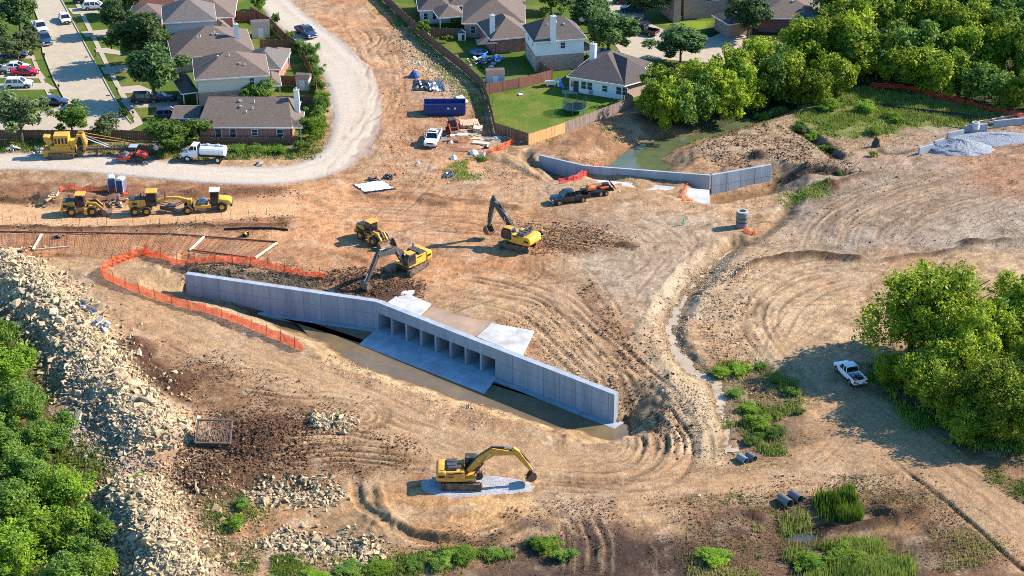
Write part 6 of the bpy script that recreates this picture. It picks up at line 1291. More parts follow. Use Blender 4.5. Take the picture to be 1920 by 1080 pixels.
# rebar mat on the road bed
M_RBR = mat('rebar_rust', (.38, .22, .13), .8)
def mat_bed():
    A, B, C, D = P(-70, 437, .12), P(522, 457, .12), P(480, 486, .12), P(-70, 474, .12)
    A2, B2 = P(-70, 436, .12), P(520, 455, .12)
    c = (A + C) / 2; t = thing('rebar_mat', 'wide mat of crossing reinforcing bars on the orange road bed', 'rebar', c)
    top = [P(-70, 437, .12), P(60, 437, .12), P(200, 436, .12), P(330, 441, .12), P(440, 446, .12), P(522, 457, .12)]; bot = [P(-70, 474, .12), P(60, 474, .12), P(190, 475, .12), P(310, 477, .12), P(400, 482, .12), P(478, 487, .12)]
    T = spline(top, 44); Bt = spline(bot, 44); n = len(T)
    mb = MB(); k = 0
    for i in range(n):
        a, b = T[i] - c, Bt[i] - c; a.z = gz(T[i].x, T[i].y) - c.z + .06; b.z = gz(Bt[i].x, Bt[i].y) - c.z + .06
        m_ = (a + b) / 2; m_.z = max(m_.z, gz(m_.x + c.x, m_.y + c.y) - c.z + .05); mb.tube([a, m_, b], .011, n=4)
    o = mb.build('cross_bars', M_RBR, t); o['kind'] = 'stuff'
    mb = MB()
    for j in range(22):
        f = (j + .5) / 22; pts = []
        for i in range(0, n, 5): p = T[i].lerp(Bt[i], f); pts.append(Vector((p.x - c.x, p.y - c.y, gz(p.x, p.y) - c.z + .07)))
        mb.tube(pts, .011, n=4)
    o = mb.build('long_bars', M_RBR, t); o['kind'] = 'stuff'
    mb = MB()
    for j in range(11):
        for i in range(0, n, 5): p = T[i].lerp(Bt[i], (j + .5) / 11); mb.box((p.x - c.x, p.y - c.y, gz(p.x, p.y) - c.z + .06), (.13, .1, .09))
    o = mb.build('bar_supports', M_RUST, t); o['kind'] = 'stuff'
mat_bed()
def plank(a, b, label, w=.3, m=None, h=.18):
    a, b = G(*a), G(*b); c = (a + b) / 2; d = b - a; mb = MB(); mb.box((0, 0, h / 2), (d.length, w, h)); o = mb.build('form_board', m or M_PALE, loc=c + Vector((0, 0, .06))); o.rotation_euler = (0, -math.atan2(d.z, Vector((d.x, d.y)).length), math.atan2(d.y, d.x)); return tag(o, label, 'board', 'form boards round the rebar mat')
plank((78, 441), (62, 470), 'pale form board crossing the rebar mat near its left end'); plank((385, 443), (356, 471), 'pale form board crossing the rebar mat, near its right third'); plank((519, 457), (479, 485), 'pale form board closing the right end of the rebar mat'); plank((65, 470), (132, 464), 'thin pale board lying along the lower edge of the mat', .12)
plank((-30, 474), (42, 475), 'dark steel form lying along the lower left edge of the mat', .5, M_BLKM, .4); plank((360, 470), (480, 486), 'dark form along the lower right edge of the rebar mat', .12, M_RUST, .2)
plank((-40, 435), (320, 440), 'brown form board along the upper edge of the rebar mat, its long part', .16, M_RUST, .2); plank((322, 440), (520, 455), 'brown form board along the upper edge of the rebar mat, its right part', .16, M_RUST, .2)
def debris(px, py, r, h, label, m, seed, n=14): 
    p = G(px, py); t = thing('debris_pile', label, 'debris', p); rr = random.Random(seed)
    for i in range(n):
        a = rr.uniform(0, 6.28); q = rr.uniform(0, r); s = rr.uniform(.25, .6); mb = MB(); mb.box((0, 0, 0), (s * 1.6, s, s * rr.uniform(.15, .5))); o = mb.build('scrap_piece', m[i % len(m)], t, loc=(q * math.cos(a), q * math.sin(a), h * rr.random() * (1 - q / r) + .12)); o.rotation_euler = (rr.uniform(-.8, .8), rr.uniform(-.8, .8), a)
M_GALV = mat('galvanised', (.42, .42, .43), .5, metal=.3, var=.3, dirt=.3)
debris(186, 612, 1.5, .9, 'heap of broken grey concrete and metal by the rock ridge', [M_GALV, M_PCC, M_WPL], 3, 26)
debris(100, 372, 1.2, .5, 'small heap of boards in front of the orange mesh', [M_PALE, M_LUM], 4, 8); debris(115, 445, .6, .2, 'few scraps lying at the bed edge', [M_BLKP, M_RUST], 5, 4)
debris(225, 378, 2.2, .9, 'brushy heap of sticks behind the machine row', [M_LUM, M_RUST, M_POST], 6, 24); debris(24, 282, 1.2, .9, 'small trailer sized heap at the verge beside the trencher', [M_GALV, M_BLKP, M_TRIM], 7, 12); debris(72, 286, 1.6, .8, 'blue grey sheet heap behind the trencher', [M_SLT, M_GALV], 8, 12); debris(484, 309, .8, .5, 'dark scrap box at the road edge', [M_BLKP, M_GALV], 9, 6); debris(460, 442, .7, .3, 'black and yellow tool scraps at the mat end', [M_BLKP, M_YEL2], 10, 5)
debris(1290, 336, .8, .3, 'grey scraps lying on the mud beside the headwall', [M_GALV], 11, 5); debris(700, 337, .7, .3, 'black scraps at the gravel road edge', [M_BPL], 12, 5)
# steel trough forms beside the ridge
def trough(px, py, rz, l, label, ry=0):
    p = G(px, py, .25); t = thing('steel_trough', label, 'trough', p, R(rz), tilt=(0, ry)); w = .9
    MB().box((0, 0, 0), (l, w, .05)).build('floor_plate', M_GALV, t); 
    for s in (-1, 1): MB().box((0, s * w / 2, .25), (l, .05, .55)).build('side_plate', M_GALV, t)
    for x in (-l / 2 + .1, 0, l / 2 - .1): MB().box((x, 0, -.05), (.1, w + .1, .08)).build('brace', M_GALV, t)
trough(152, 574, -55, 2.2, 'upper grey steel trough lying against the limestone ridge', -.25); trough(168, 588, -35, 2.0, 'lower grey steel trough with open end by the limestone ridge')
# grizzly screen: steel bar rack
p = G(400, 838, .4); t = thing('bar_screen', 'rusty steel bar screen frame standing on the dark soil', 'screen', p, R(-2), tilt=(R(36), 0))
M_RBAR = mat('rust_bar', (.17, .13, .105), .7, metal=.2, var=.3)
for x in (-2., 2.): MB().box((x, 1.4, .3), (.14, 3.0, .3)).build('side_beam', M_RBAR, t)
for y in (0., 2.85): MB().box((0, y, .3), (4.1, .16, .3)).build('end_beam', M_RBAR, t)
bm_ = MB().box((0, 1.4, .38), (.035, 2.7, .08)).mesh('bar', M_RBAR)
for k in range(21): obj('bar', bm_, t, (-1.85 + k * .185, 0, 0))
MB().box((0, -.02, 0), (4.1, .1, .3)).build('base_plate', M_RBAR, t)
# corrugated pipes
def pipe(px, py, rz, l, r, label, m, tilt=0.):
    p = G(px, py, r * .75); t = thing('corrugated_pipe', label, 'pipe', p, R(rz), 'corrugated drain pipes', (0, tilt)); secs = []
    n = 18; k = int(l / .16)
    for i in range(k + 1): rr = r * (1 + (.04 if i % 2 else 0)); secs.append([(-l / 2 + l * i / k, rr * math.cos(2 * math.pi * j / n), rr * math.sin(2 * math.pi * j / n)) for j in range(n)])
    for i in range(k, -1, -1): secs.append([(-l / 2 + l * i / k, r * .93 * math.cos(2 * math.pi * j / n), r * .93 * math.sin(2 * math.pi * j / n)) for j in range(n)])
    mb = MB(); mb.loft(secs + [secs[0]], caps=False); mb.build('pipe_shell', m, t)
    mb = MB(); mb.cyl((l * .2, 0, 0), (l * .2 + .02, 0, 0), r * .92, n=18); mb.build('dark_inside', M_BLKP, t); mb = MB(); mb.cyl((-l * .2, 0, 0), (-l * .2 - .02, 0, 0), r * .92, n=18); mb.build('dark_inside', M_BLKP, t)
M_PIPE = mat('pipe_grey', (.12, .125, .135), .6, metal=.2, var=.2)
pipe(1472, 944, 118, 1.8, .5, 'grey corrugated pipe mouth at the reed pool, the larger front one', M_PIPE, .1); pipe(1492, 936, 118, 1.7, .47, 'grey corrugated pipe mouth at the reed pool, the one behind', M_PIPE, .1)
pipe(1392, 864, 125, 1.3, .4, 'pale corrugated pipe end in the creek bed, left of two', mat('pipe_blue', (.18, .21, .25), .5, var=.2)); pipe(1408, 860, 125, 1.3, .38, 'pale corrugated pipe end in the creek bed, right of two', M_PIPE)
# gravel pad under the near excavator
pad = pw([(788, 900), (830, 892), (900, 890), (960, 895), (1000, 905), (995, 918), (930, 926), (860, 932), (815, 928), (790, 915)], -1.5)
c = sum((Vector((*v, 0)) for v in pad), Vector()) / len(pad)
mb = MB(); ring = [tuple(v[:2]) for v in spline(pad + [pad[0]], 6)]; vs = [(c.x, c.y, gz(c.x, c.y) + .1)]; K = 8
for k in range(1, K + 1):
    for v in ring: x, y = c.x + (v[0] - c.x) * k / K, c.y + (v[1] - c.y) * k / K; vs.append((x, y, gz(x, y) + (.09 if k < K else -.02)))
n = len(ring); fs = [(0, 1 + i, 1 + (i + 1) % n) for i in range(n)] + [(1 + k * n + i, 1 + (k + 1) * n + i, 1 + (k + 1) * n + (i + 1) % n, 1 + k * n + (i + 1) % n) for k in range(K - 1) for i in range(n)]
mb.add(vs, fs); tag(mb.build('gravel_pad', mat('pad_gravel', app(180, 180, 180), .95, var=.4, scale=5, bump=.06, bscale=8, coord='w')), 'pale grey gravel patch under the foreground excavator', None, kind='structure')
# gravel pile and concrete forms at the right edge
M_CRUSH = mat('crushed_grey', app(158, 164, 172), .95, var=.4, scale=5, bump=.12, bscale=6, coord='w')
heap('gravel_pile', 'grey blue gravel pile beside the concrete forms at the right', 'gravel pile', 1798, 280, 4.2, 1.7, M_CRUSH, 6, 1.25, .8, .1); heap('gravel_pile', 'longer low gravel pile reaching the right edge', 'gravel pile', 1878, 262, 4.6, 1.0, M_CRUSH, 7, 2.0, .7, .1)
def form(a, b, h, label, m=M_FORM):
    a, b = G(*a), G(*b); d = b - a; c = (a + b) / 2; mb = MB(); mb.box((0, 0, h / 2), (d.length, .3, h)); o = mb.build('concrete_barrier', m, loc=c, bevel=.03); o.rotation_euler = (0, 0, math.atan2(d.y, d.x)); tag(o, label, 'concrete wall', 'concrete walls at the right edge')
form((1722, 290), (1749, 283), 1.2, 'short concrete wall end left of the gravel pile'); form((1750, 280), (1770, 274), 1.4, 'concrete wall piece at the foot of the gravel pile'); form((1776, 262), (1806, 256), 1.2, 'pale concrete wall piece behind the gravel pile'); form((1808, 250), (1850, 246), 1.3, 'concrete wall behind the round riser'); form((1862, 240), (1990, 226), 1.2, 'long pale concrete wall leaving at the right edge')
p = G(1828, 250); t = thing('concrete_riser', 'small round concrete riser on the gravel pile', 'riser', Vector((p.x, p.y, p.z + .8)))
mb = MB(); mb.cyl((0, 0, 0), (0, 0, 1.1), .6, n=20); mb.build('ring', M_SLAB, t); mb = MB(); mb.cyl((0, 0, 1.1), (0, 0, 1.14), .4, n=16); mb.build('cover', M_PCC, t)
plank((1822, 232), (1922, 214), 'long pale timber lying along the top of the concrete wall', .2, M_PALE, .2); plank((1822, 238), (1860, 232), 'short pale timber beside the long one at the right edge', .2, M_PALE, .2)
heap('dead_stump', 'dark leaning stump on the weedy bank', 'stump', 1642, 275, .5, 1.6, mat('stump', (.06, .05, .045), .9, var=.4), 3, 1.2, .7, .4)
sheetcloth('washed_gravel', 'pale washed stones at the pond inlet', 'stones', [(1462, 182), (1540, 196), (1542, 188), (1466, 176)], mat('washed', app(206, 200, 190), .9, var=.5, scale=3, coord='w'), 20, .3)
# bits around the yards
p = G(1077, 210); t = thing('trampoline', 'round trampoline with dark net on the mown yard', 'trampoline', p)
n = 24; r = 1.95
mb = MB(); mb.cyl((0, 0, .86), (0, 0, .9), r - .2, n=n); mb.build('jump_mat', M_BPL, t)
mb = MB(); pts = [(r * math.cos(6.2832 * k / n), r * math.sin(6.2832 * k / n), .9) for k in range(n + 1)]; mb.tube(pts, .09); mb.build('frame_ring', mat('pad_green', (.03, .14, .10), .6), t)
M_TPOST = mat('trampoline_post', (.04, .22, .20), .5)
for k in range(6): a = k * math.pi / 3 + .3; mb = MB(); mb.tube([(r * math.cos(a), r * math.sin(a), 0), (r * math.cos(a), r * math.sin(a), 2.6)], .045); mb.build('net_post', M_TPOST, t)
mb = MB(); mb.add([(p[0], p[1], .95) for p in pts[:-1]] + [(p[0], p[1], 2.3) for p in pts[:-1]], [(i, (i + 1) % n, (i + 1) % n + n, i + n) for i in range(n)]); mb.build('safety_net', net_mat('black_net', (.02, .03, .03), .45), t)
p = G(898, 104); t = thing('trampoline', 'blue rimmed trampoline in the cluttered yard behind the fence', 'trampoline', p)
mb = MB(); mb.cyl((0, 0, .7), (0, 0, .74), 1.3, n=n); mb.build('jump_mat', M_BPL, t); mb = MB(); mb.tube([(1.5 * math.cos(6.2832 * k / n), 1.5 * math.sin(6.2832 * k / n), .74) for k in range(n + 1)], .1); mb.build('frame_ring', mat('pad_blue', (.04, .2, .5), .6), t)
for k in range(4): a = k * math.pi / 2 + .3; mb = MB(); mb.tube([(1.5 * math.cos(a), 1.5 * math.sin(a), 0), (1.5 * math.cos(a), 1.5 * math.sin(a), .74)], .05); mb.build('leg', M_TPOST, t)
p = G(1032, 160); t = thing('picnic_table', 'white picnic table at the back fence', 'table', p, R(12)); MB().box((0, 0, .72), (1.6, .8, .06)).build('table_top', M_TRIM, t); [MB().box((0, s * .7, .42), (1.6, .28, .05)).build('bench', M_TRIM, t) for s in (-1, 1)]; [MB().box((x, 0, .36), (.08, 1.3, .72)).build('leg', M_TRIM, t) for x in (-.6, .6)]
p = G(1051, 163); t = thing('play_slide', 'small blue and white plastic slide beside the picnic table', 'slide', p, R(-60)); mb = MB(); mb.ext([(-.2, 1.0), (.9, .12), (.95, .05), (-.2, .9)], -.25, .25); mb.build('chute', mat('play_blue', (.05, .2, .6), .5), t); MB().box((-.4, 0, .5), (.5, .6, 1.0)).build('tower', M_TRIM, t); MB().box((-.4, 0, 1.2), (.3, .3, .5)).build('turret', mat('play_blue', (.05, .2, .6), .5), t)
p = G(1072, 172); t = thing('parasol', 'closed pink parasol by the bungalow door', 'parasol', p); mb = MB(); mb.cyl((0, 0, 0), (0, 0, 2.2), .03, n=6); mb.build('pole', M_METAL, t); mb = MB(); mb.cyl((0, 0, 1.0), (0, 0, 2.2), .2, .05, n=8); mb.build('cloth', mat('parasol_pink', (.6, .03, .14), .7), t)
p = G(1068, 174); mb = MB(); mb.box((0, 0, .1), (2.6, 1.4, .2)); tag(mb.build('door_step', M_WALK, loc=p), 'low concrete step at the bungalow door', 'step'); 
p = G(1109, 177); mb = MB(); mb.box((0, 0, .4), (.9, .7, .8)); o = tag(mb.build('air_conditioner', M_PLAS, loc=p, bevel=.05), 'grey air conditioner box against the bungalow wall', 'air conditioner')
p = G(976, 178); t = thing('garden_swing', 'white toy lying on the mown yard', 'toy', p); MB().box((0, 0, .12), (.8, .5, .2), .4).build('body', M_TRIM, t, bevel=.05); MB().box((.2, .3, .3), (.3, .3, .3)).build('seat', mat('play_blue'), t)
debris(905, 118, 3.0, 1.3, 'clutter of toys and barrels in the dark yard behind the fence', [M_BLKP, M_PLAS, M_TRIM, mat('play_blue'), M_SLT], 31, 40); debris(930, 112, 1.8, .9, 'bright blue and white clutter beside the white house', [mat('play_blue'), M_TRIM, M_WPL], 32, 14)
p = G(912, 100); t = thing('gazebo', 'dark canopy gazebo in the cluttered yard', 'gazebo', p, R(8))
for x in (-1.5, 1.5):
    for y in (-1.2, 1.2): MB().box((x, y, 1.1), (.08, .08, 2.2)).build('post', M_BLKP, t)
mb = MB(); mb.add([(-1.8, -1.5, 2.2), (1.8, -1.5, 2.2), (1.8, 1.5, 2.2), (-1.8, 1.5, 2.2), (0, 0, 3.0)], [(0, 1, 4), (1, 2, 4), (2, 3, 4), (3, 0, 4), (3, 2, 1, 0)]); mb.build('canopy', mat('gazebo_cloth', (.07, .06, .06), .8), t)
p = G(866, 74); t = thing('play_house', 'small white playhouse at the cross fence', 'playhouse', p, R(4)); MB().box((0, 0, .7), (1.4, 1.2, 1.4)).build('wall', M_TRIM, t); mb = MB(); mb.ext([(-.8, 1.4), (0, 1.9), (.8, 1.4)], -.7, .7); mb.build('roof', M_SLT, t); MB().box((.2, -.61, .6), (.5, .04, 1.1)).build('door', M_DOOR, t)
# mailboxes, bins
def mailbox(px, py, label):
    p = G(px, py); t = thing('mailbox', label, 'mailbox', p, R(20), 'mailboxes along the street'); MB().box((0, 0, .5), (.1, .1, 1.0)).build('post', M_BLKP, t); mb = MB(); mb.ext([(-.15, 1.0), (-.15, 1.2), (0, 1.32), (.15, 1.2), (.15, 1.0)], -.3, .3); mb.build('box', M_BLKP, t)
for a, b, l in ((144, 45, 'first black mailbox from the top on the house side verge'), (179, 106, 'second black mailbox from the top on the house side verge'), (220, 178, 'lowest black mailbox on the house side verge'), (84, 113, 'black mailbox across the street beside the sidewalk'), (111, 172, 'black mailbox at the corner lawn across the street'), (250, 222, 'white topped mailbox at the round hedge on the corner')): mailbox(a, b, l)
p = G(328, 189); mb = MB(); mb.box((0, 0, .5), (.6, .65, 1.0), tx=1.1, ty=1.1); tag(mb.build('wheelie_bin', M_BLKP, loc=p, bevel=.04), 'dark wheelie bin beside the cream house porch', 'bin')
p = G(545, 220); t = thing('swing_frame', 'blue canopy swing in the brick house yard', 'swing', p); MB().box((0, 0, 1.6), (3.2, 1.2, .08)).build('canopy', mat('canopy_blue', (.25, .35, .55), .6), t); [MB().box((x, 0, .8), (.06, .9, 1.6)).build('leg', M_METAL, t) for x in (-1.5, 1.5)]
p = G(1092, 42); t = thing('cargo_trailer', 'white enclosed trailer behind the dark tree', 'trailer', p, R(-10)); MB().box((0, 0, 1.4), (3.6, 2.0, 1.9)).build('box', M_TRIM, t, bevel=.05); [wheel(t, -.4, s * .95, .33, .22, s) for s in (-1, 1)]
# ------------------------------------------------------------------ stones, rubble, clods
def rock_template(seed, n=13):
    rr = random.Random(seed); bm = bmesh.new()
    for i in range(n):
        v = Vector((rr.gauss(0, 1), rr.gauss(0, 1), rr.gauss(0, 1))).normalized() * rr.uniform(.8, 1.1); bm.verts.new((v.x * .64, v.y * .5, v.z * .33))
    r = bmesh.ops.convex_hull(bm, input=bm.verts); bmesh.ops.delete(bm, geom=[g for g in r['geom_interior'] if isinstance(g, bmesh.types.BMVert)], context='VERTS')
    bmesh.ops.triangulate(bm, faces=bm.faces); bmesh.ops.recalc_face_normals(bm, faces=bm.faces); bm.verts.index_update()
    v = np.array([q.co[:] for q in bm.verts]); f = np.array([[w.index for w in q.verts] for q in bm.faces]); bm.free(); return v, f
BIG = [rock_template(100 + i, 11) for i in range(10)]; SMALL = [rock_template(200 + i, 8) for i in range(8)]
M_LIME = mat('limestone', app(216, 194, 154), .95, var=.28, scale=.7, island=.2, bump=.05, bscale=4, coord='w'); M_LIME2 = mat('limestone_chips', app(200, 176, 138), .95, var=.25, scale=.6, island=.42, coord='w')
M_CLOD = mat('clods', app(120, 88, 62), .95, var=.2, scale=1, island=.45, coord='w'); M_CLODT = mat('tan_clods', app(196, 160, 118), .95, var=.2, scale=1, island=.35, coord='w'); M_CLODD = mat('dark_clods', app(116, 86, 62), .95, var=.3, scale=1, island=.5, coord='w')
ROCKM = [arrmesh('rock', v, f, M_LIME) for v, f in BIG]
def rotm(n, g, flat=1.):
    a, b, c = g.uniform(0, 6.2832, n), g.normal(0, .5 * flat, n), g.normal(0, .5 * flat, n); ca, sa, cb, sb, cc, sc = np.cos(a), np.sin(a), np.cos(b), np.sin(b), np.cos(c), np.sin(c); m = np.zeros((n, 3, 3))
    m[:, 0] = np.stack([ca * cb, ca * sb * sc - sa * cc, ca * sb * cc + sa * sc], 1); m[:, 1] = np.stack([sa * cb, sa * sb * sc + ca * cc, sa * sb * cc - ca * sc], 1); m[:, 2] = np.stack([-sb, cb * sc, cb * cc], 1); return m
def strew(name, x, y, size, m, label=None, parent=None, g=None, T=SMALL, sink=.12, origin=None, cat=None):
    """many stones as one mesh of kind stuff"""
    g = g or np.random.default_rng(len(x))
    if name == 'clods':          # machines keep the roads clean
        ok = pldist(x, y, [tuple(v[:2]) for v in spline(pw(ROADB), 4)])[0] > 2.9; ok &= pldist(x, y, [tuple(v[:2]) for v in spline(pw(GRV), 3)])[0] > 4.3; x, y, size = x[ok], y[ok], size[ok]
    n = len(x); z = gza(x, y) + size * sink; V, F, o = [], [], 0; which = g.integers(0, len(T), n); O = np.array(origin if origin is not None else (0, 0, 0))
    for k, (tv, tf) in enumerate(T):
        i = np.where(which == k)[0]
        if not len(i): continue
        v = np.einsum('nij,vj->nvi', rotm(len(i), g), tv) * (size[i] * g.uniform(.7, 1.3, len(i)))[:, None, None] + np.stack([x[i], y[i], z[i]], 1)[:, None] - O
        F.append((tf[None] + (np.arange(len(i)) * len(tv))[:, None, None] + o).reshape(-1, 3)); V.append(v.reshape(-1, 3)); o += v.shape[0] * v.shape[1]
    ob = obj(name, arrmesh(name, np.concatenate(V), np.concatenate(F), m), parent)
    if parent is None: tag(ob, label, None, kind='stuff')
    else: ob['kind'] = 'stuff'
    return ob
def along(pts, width, n, g, z=-.8, power=1.):
    w = spline(pw(pts, z), 8); w = np.array([v[:2] for v in w]); s = np.concatenate([[0], np.cumsum(np.hypot(*np.diff(w, axis=0).T))]); u = g.uniform(0, s[-1], n); i = np.clip(np.searchsorted(s, u) - 1, 0, len(w) - 2); t = ((u - s[i]) / (s[i + 1] - s[i]))[:, None]
    p = w[i] * (1 - t) + w[i + 1] * t; d = (w[i + 1] - w[i]); d = d / np.hypot(*d.T)[:, None]; q = g.normal(0, 1, n) * width * .24; return p[:, 0] - d[:, 1] * q, p[:, 1] + d[:, 0] * q
def within(poly, n, g, z=0., noise_at=None, thr=.0):
    w = np.array(pw(poly, z)); lo, hi = w.min(0), w.max(0); x = g.uniform(lo[0], hi[0], n * 3); y = g.uniform(lo[1], hi[1], n * 3); k = inpoly(x, y, [tuple(v) for v in w])
    k = inpoly(x + 5 * (fbm(x, y, .3, 3, 15) - .5) + g.normal(0, .9, len(x)), y + 7 * (fbm(x, y, .3, 3, 16) - .5) + g.normal(0, .9, len(x)), [tuple(v) for v in w])
    if noise_at: k &= fbm(x, y, noise_at, 3, 5) + g.uniform(-.12, .12, len(x)) > thr
    return x[k][:n], y[k][:n]
def rock_pile(name, label, pts, width, nbig, nsmall, seed, big=(.55, 1.25)):
    g = np.random.default_rng(seed); c = G(*pts[len(pts) // 2]); r = thing(name, label, 'rock pile', c)
    x, y = along(pts, width, nbig, g); s = big[0] + (big[1] - big[0]) * g.random(nbig) ** 2.2; z = gza(x, y)
    for i in range(nbig):
        obj('rock', ROCKM[i % 10], r, (x[i] - c.x, y[i] - c.y, z[i] - c.z + s[i] * .12), (g.normal(0, .45), g.normal(0, .45), g.uniform(0, 6.28)), (s[i] * g.uniform(.8, 1.25), s[i] * g.uniform(.8, 1.2), s[i] * g.uniform(.8, 1.3)))
    x, y = along(pts, width * 1.15, nsmall, g); strew('small_stones', x, y, g.gamma(3, .1, nsmall) + .12, M_LIME2, parent=r, g=g, origin=c)
rock_pile('rock_pile', 'long ridge heap of pale limestone boulders beside the green shrubs', RIDGE_A, 10.5, 300, 8500, 1, (.42, 1.45))
rock_pile('rock_pile', 'lower heap of pale limestone slabs at the bottom left', [(215, 890), (250, 940), (290, 1010), (325, 1090)], 9.5, 280, 4500, 2, (.35, .9))
rock_pile('rock_pile', 'low heap of white stones below the tracked mud', [(585, 782), (620, 778), (660, 790)], 3.4, 30, 420, 3, (.25, .5))
rock_pile('rock_pile', 'scattered pale stones on the dark soil left of the foreground pad', [(470, 925), (520, 910), (590, 920), (640, 905)], 5., 40, 700, 4, (.25, .6))
rock_pile('rock_pile', 'rubble strip of pale blocks above the foreground weeds', [(510, 985), (570, 1010), (640, 1015), (720, 1030)], 5., 50, 900, 5, (.3, .9))
g = np.random.default_rng(11)
x, y = within([(1195, 640), (1250, 560), (1300, 500), (1345, 470), (1380, 470), (1340, 520), (1300, 570), (1280, 640), (1340, 740), (1370, 850), (1320, 872), (1260, 760)], 6000, g, -.3, .3, .4); strew('rubble', x, y, g.gamma(2.2, .04, len(x)) + .06, M_LIME2, 'pale stony rubble heaped along the creek')
x, y = within([(1300, 560), (1330, 500), (1420, 480), (1390, 560), (1400, 660), (1480, 720), (1420, 760), (1340, 690)], 2200, g, -.2, .2, .45); strew('rubble', x, y, g.gamma(2.5, .05, len(x)) + .08, M_CLODT, 'clods and stones along the far bank of the creek')
x, y = within([(735, 50), (800, 60), (900, 190), (870, 200), (800, 150), (740, 95)], 2600, g, 0); strew('rubble', x, y, g.gamma(2.5, .05, len(x)) + .1, M_LIME2, 'pale rubble along the long board fence')
x, y = within([(640, 655), (700, 690), (1000, 790), (1040, 810), (900, 800), (740, 740), (600, 680)], 1800, g, -2); strew('rubble', x, y, g.gamma(2.5, .04, len(x)) + .06, M_LIME2, 'white chips along the bank facing the culvert')
x, y = within([(1000, 560), (1060, 590), (1200, 740), (1160, 740), (1010, 680), (930, 600)], 2400, g, 0, .3, .4); strew('rubble', x, y, g.gamma(2.5, .04, len(x)) + .06, M_CLODT, 'tan clods on the backfill behind the wing wall')
x, y = within([(-20, 360), (560, 350), (2000, 230), (2000, 900), (1500, 900), (1200, 850), (1100, 640), (600, 520), (-20, 430)], 10000, g, 0, .25, .47); strew('clods', x, y, g.gamma(2., .03, len(x)) + .04, M_CLODT, 'small tan clods strewn over the graded earth')
x, y = within([(1450, 250), (2000, 220), (2000, 480), (1560, 480), (1360, 470)], 6000, g, 0, .3, .47); strew('clods', x, y, g.gamma(2., .03, len(x)) + .05, M_CLOD, 'brown clods over the field on the right')
x, y = within([(180, 640), (340, 640), (560, 720), (760, 800), (800, 860), (640, 900), (380, 930), (330, 850)], 9000, g, -1.5, .3, .42); strew('clods', x, y, g.gamma(2., .045, len(x)) + .06, M_CLODD, 'dark churned clods in front of the limestone ridge')
x, y = within([(420, 770), (560, 780), (580, 860), (460, 880), (330, 930), (330, 860)], 4500, g, -1.5); strew('clods', x, y, g.gamma(2., .07, len(x)) + .1, M_CLODD, 'mound of dark soil beside the bar screen')
x, y = within([(590, 510), (700, 500), (800, 530), (780, 560), (640, 555)], 3200, g, 0); strew('clods', x, y, g.gamma(2., .06, len(x)) + .08, M_CLODD, 'freshly dug dark clods under the excavator bucket')
x, y = within([(340, 490), (480, 500), (620, 522), (600, 545), (460, 525), (345, 512)], 2600, g, 0); strew('clods', x, y, g.gamma(2., .05, len(x)) + .08, mat('grey_clods', app(112, 100, 80), .95, island=.5), 'grey gravelly backfill along the wing wall')
x, y = within([(860, 990), (1050, 940), (1300, 950), (1520, 900), (1720, 910), (1930, 1080), (600, 1090)], 13000, g, -2, .3, .4); strew('clods', x, y, g.gamma(2., .035, len(x)) + .05, M_CLODD, 'dark lumpy soil along the bottom edge')
x, y = within([(960, 415), (1080, 415), (1200, 462), (1090, 482), (990, 475)], 3000, g, 0); strew('clods', x, y, g.gamma(2., .05, len(x)) + .06, M_CLOD, 'dark tracked clods behind the raised boom excavator')
x, y = within([(1080, 530), (1140, 560), (1310, 800), (1270, 850), (1160, 720)], 2600, g, -.2, .4, .4); strew('clods', x, y, g.gamma(2., .06, len(x)) + .07, M_CLOD, 'brown clods thrown up beside the curving ruts')
x, y = within([(1290, 260), (1430, 215), (1600, 300), (1620, 330), (1440, 330), (1330, 310)], 3500, g, -.3, .4, .42); strew('clods', x, y, g.gamma(2., .06, len(x)) + .08, M_CLOD, 'clods and broken stone around the upstream pond')
x, y = within([(-20, 370), (300, 360), (560, 350), (560, 420), (330, 440), (-20, 440)], 3000, g, 0, .4, .5); strew('clods', x, y, g.gamma(2., .05, len(x)) + .06, M_CLOD, 'reddish clods along the tan road verges')
x, y = within([(600, 270), (720, 200), (740, 120), (880, 200), (900, 300), (1010, 320), (1000, 360), (740, 350)], 4000, g, 0, .3, .48); strew('clods', x, y, g.gamma(2., .05, len(x)) + .06, M_CLODT, 'clods on the cleared strip beside the lumber')
x, y = within([(180, 860), (360, 860), (500, 960), (480, 1090), (210, 1090)], 3500, g, -2); strew('rubble', x, y, g.gamma(2.5, .06, len(x)) + .08, M_CLODT, 'broken stone and soil round the lower limestone heap')
x, y = within([(100, 700), (180, 740), (300, 870), (220, 900), (120, 800)], 2200, g, -1.2); strew('rubble', x, y, g.gamma(2.5, .08, len(x)) + .1, mat('grey_rubble', app(172, 160, 142), .95, island=.3), 'shaded grey rubble slope below the limestone ridge')
for i, (a, b, s) in enumerate([(1240, 568, .5), (1228, 575, .4), (1236, 640, .7), (1160, 360, .4), (1610, 395, .5), (1535, 400, .4), (1390, 392, .5), (1310, 930, .5), (330, 1020, .9), (590, 1035, .8), (690, 1040, .9)]):
    o = obj('boulder', ROCKM[i % 10], None, G(a, b, s * .15), (0, .2, i * 1.3), (s, s, s)); tag(o, ['pale boulder beside the creek bend', 'smaller boulder next to the creek bend one', 'flat pale slab on the creek rubble', 'pale stone in front of the black pickup', 'white stone in the right field', 'stone at the left side of the right field', 'pale stone near the manhole riser', 'pale stone on the soil right of the haul road', 'large pale block low on the bottom left heap', 'pale block in the foreground rubble', 'white flat block above the foreground weeds'][i], 'boulder', 'single boulders')
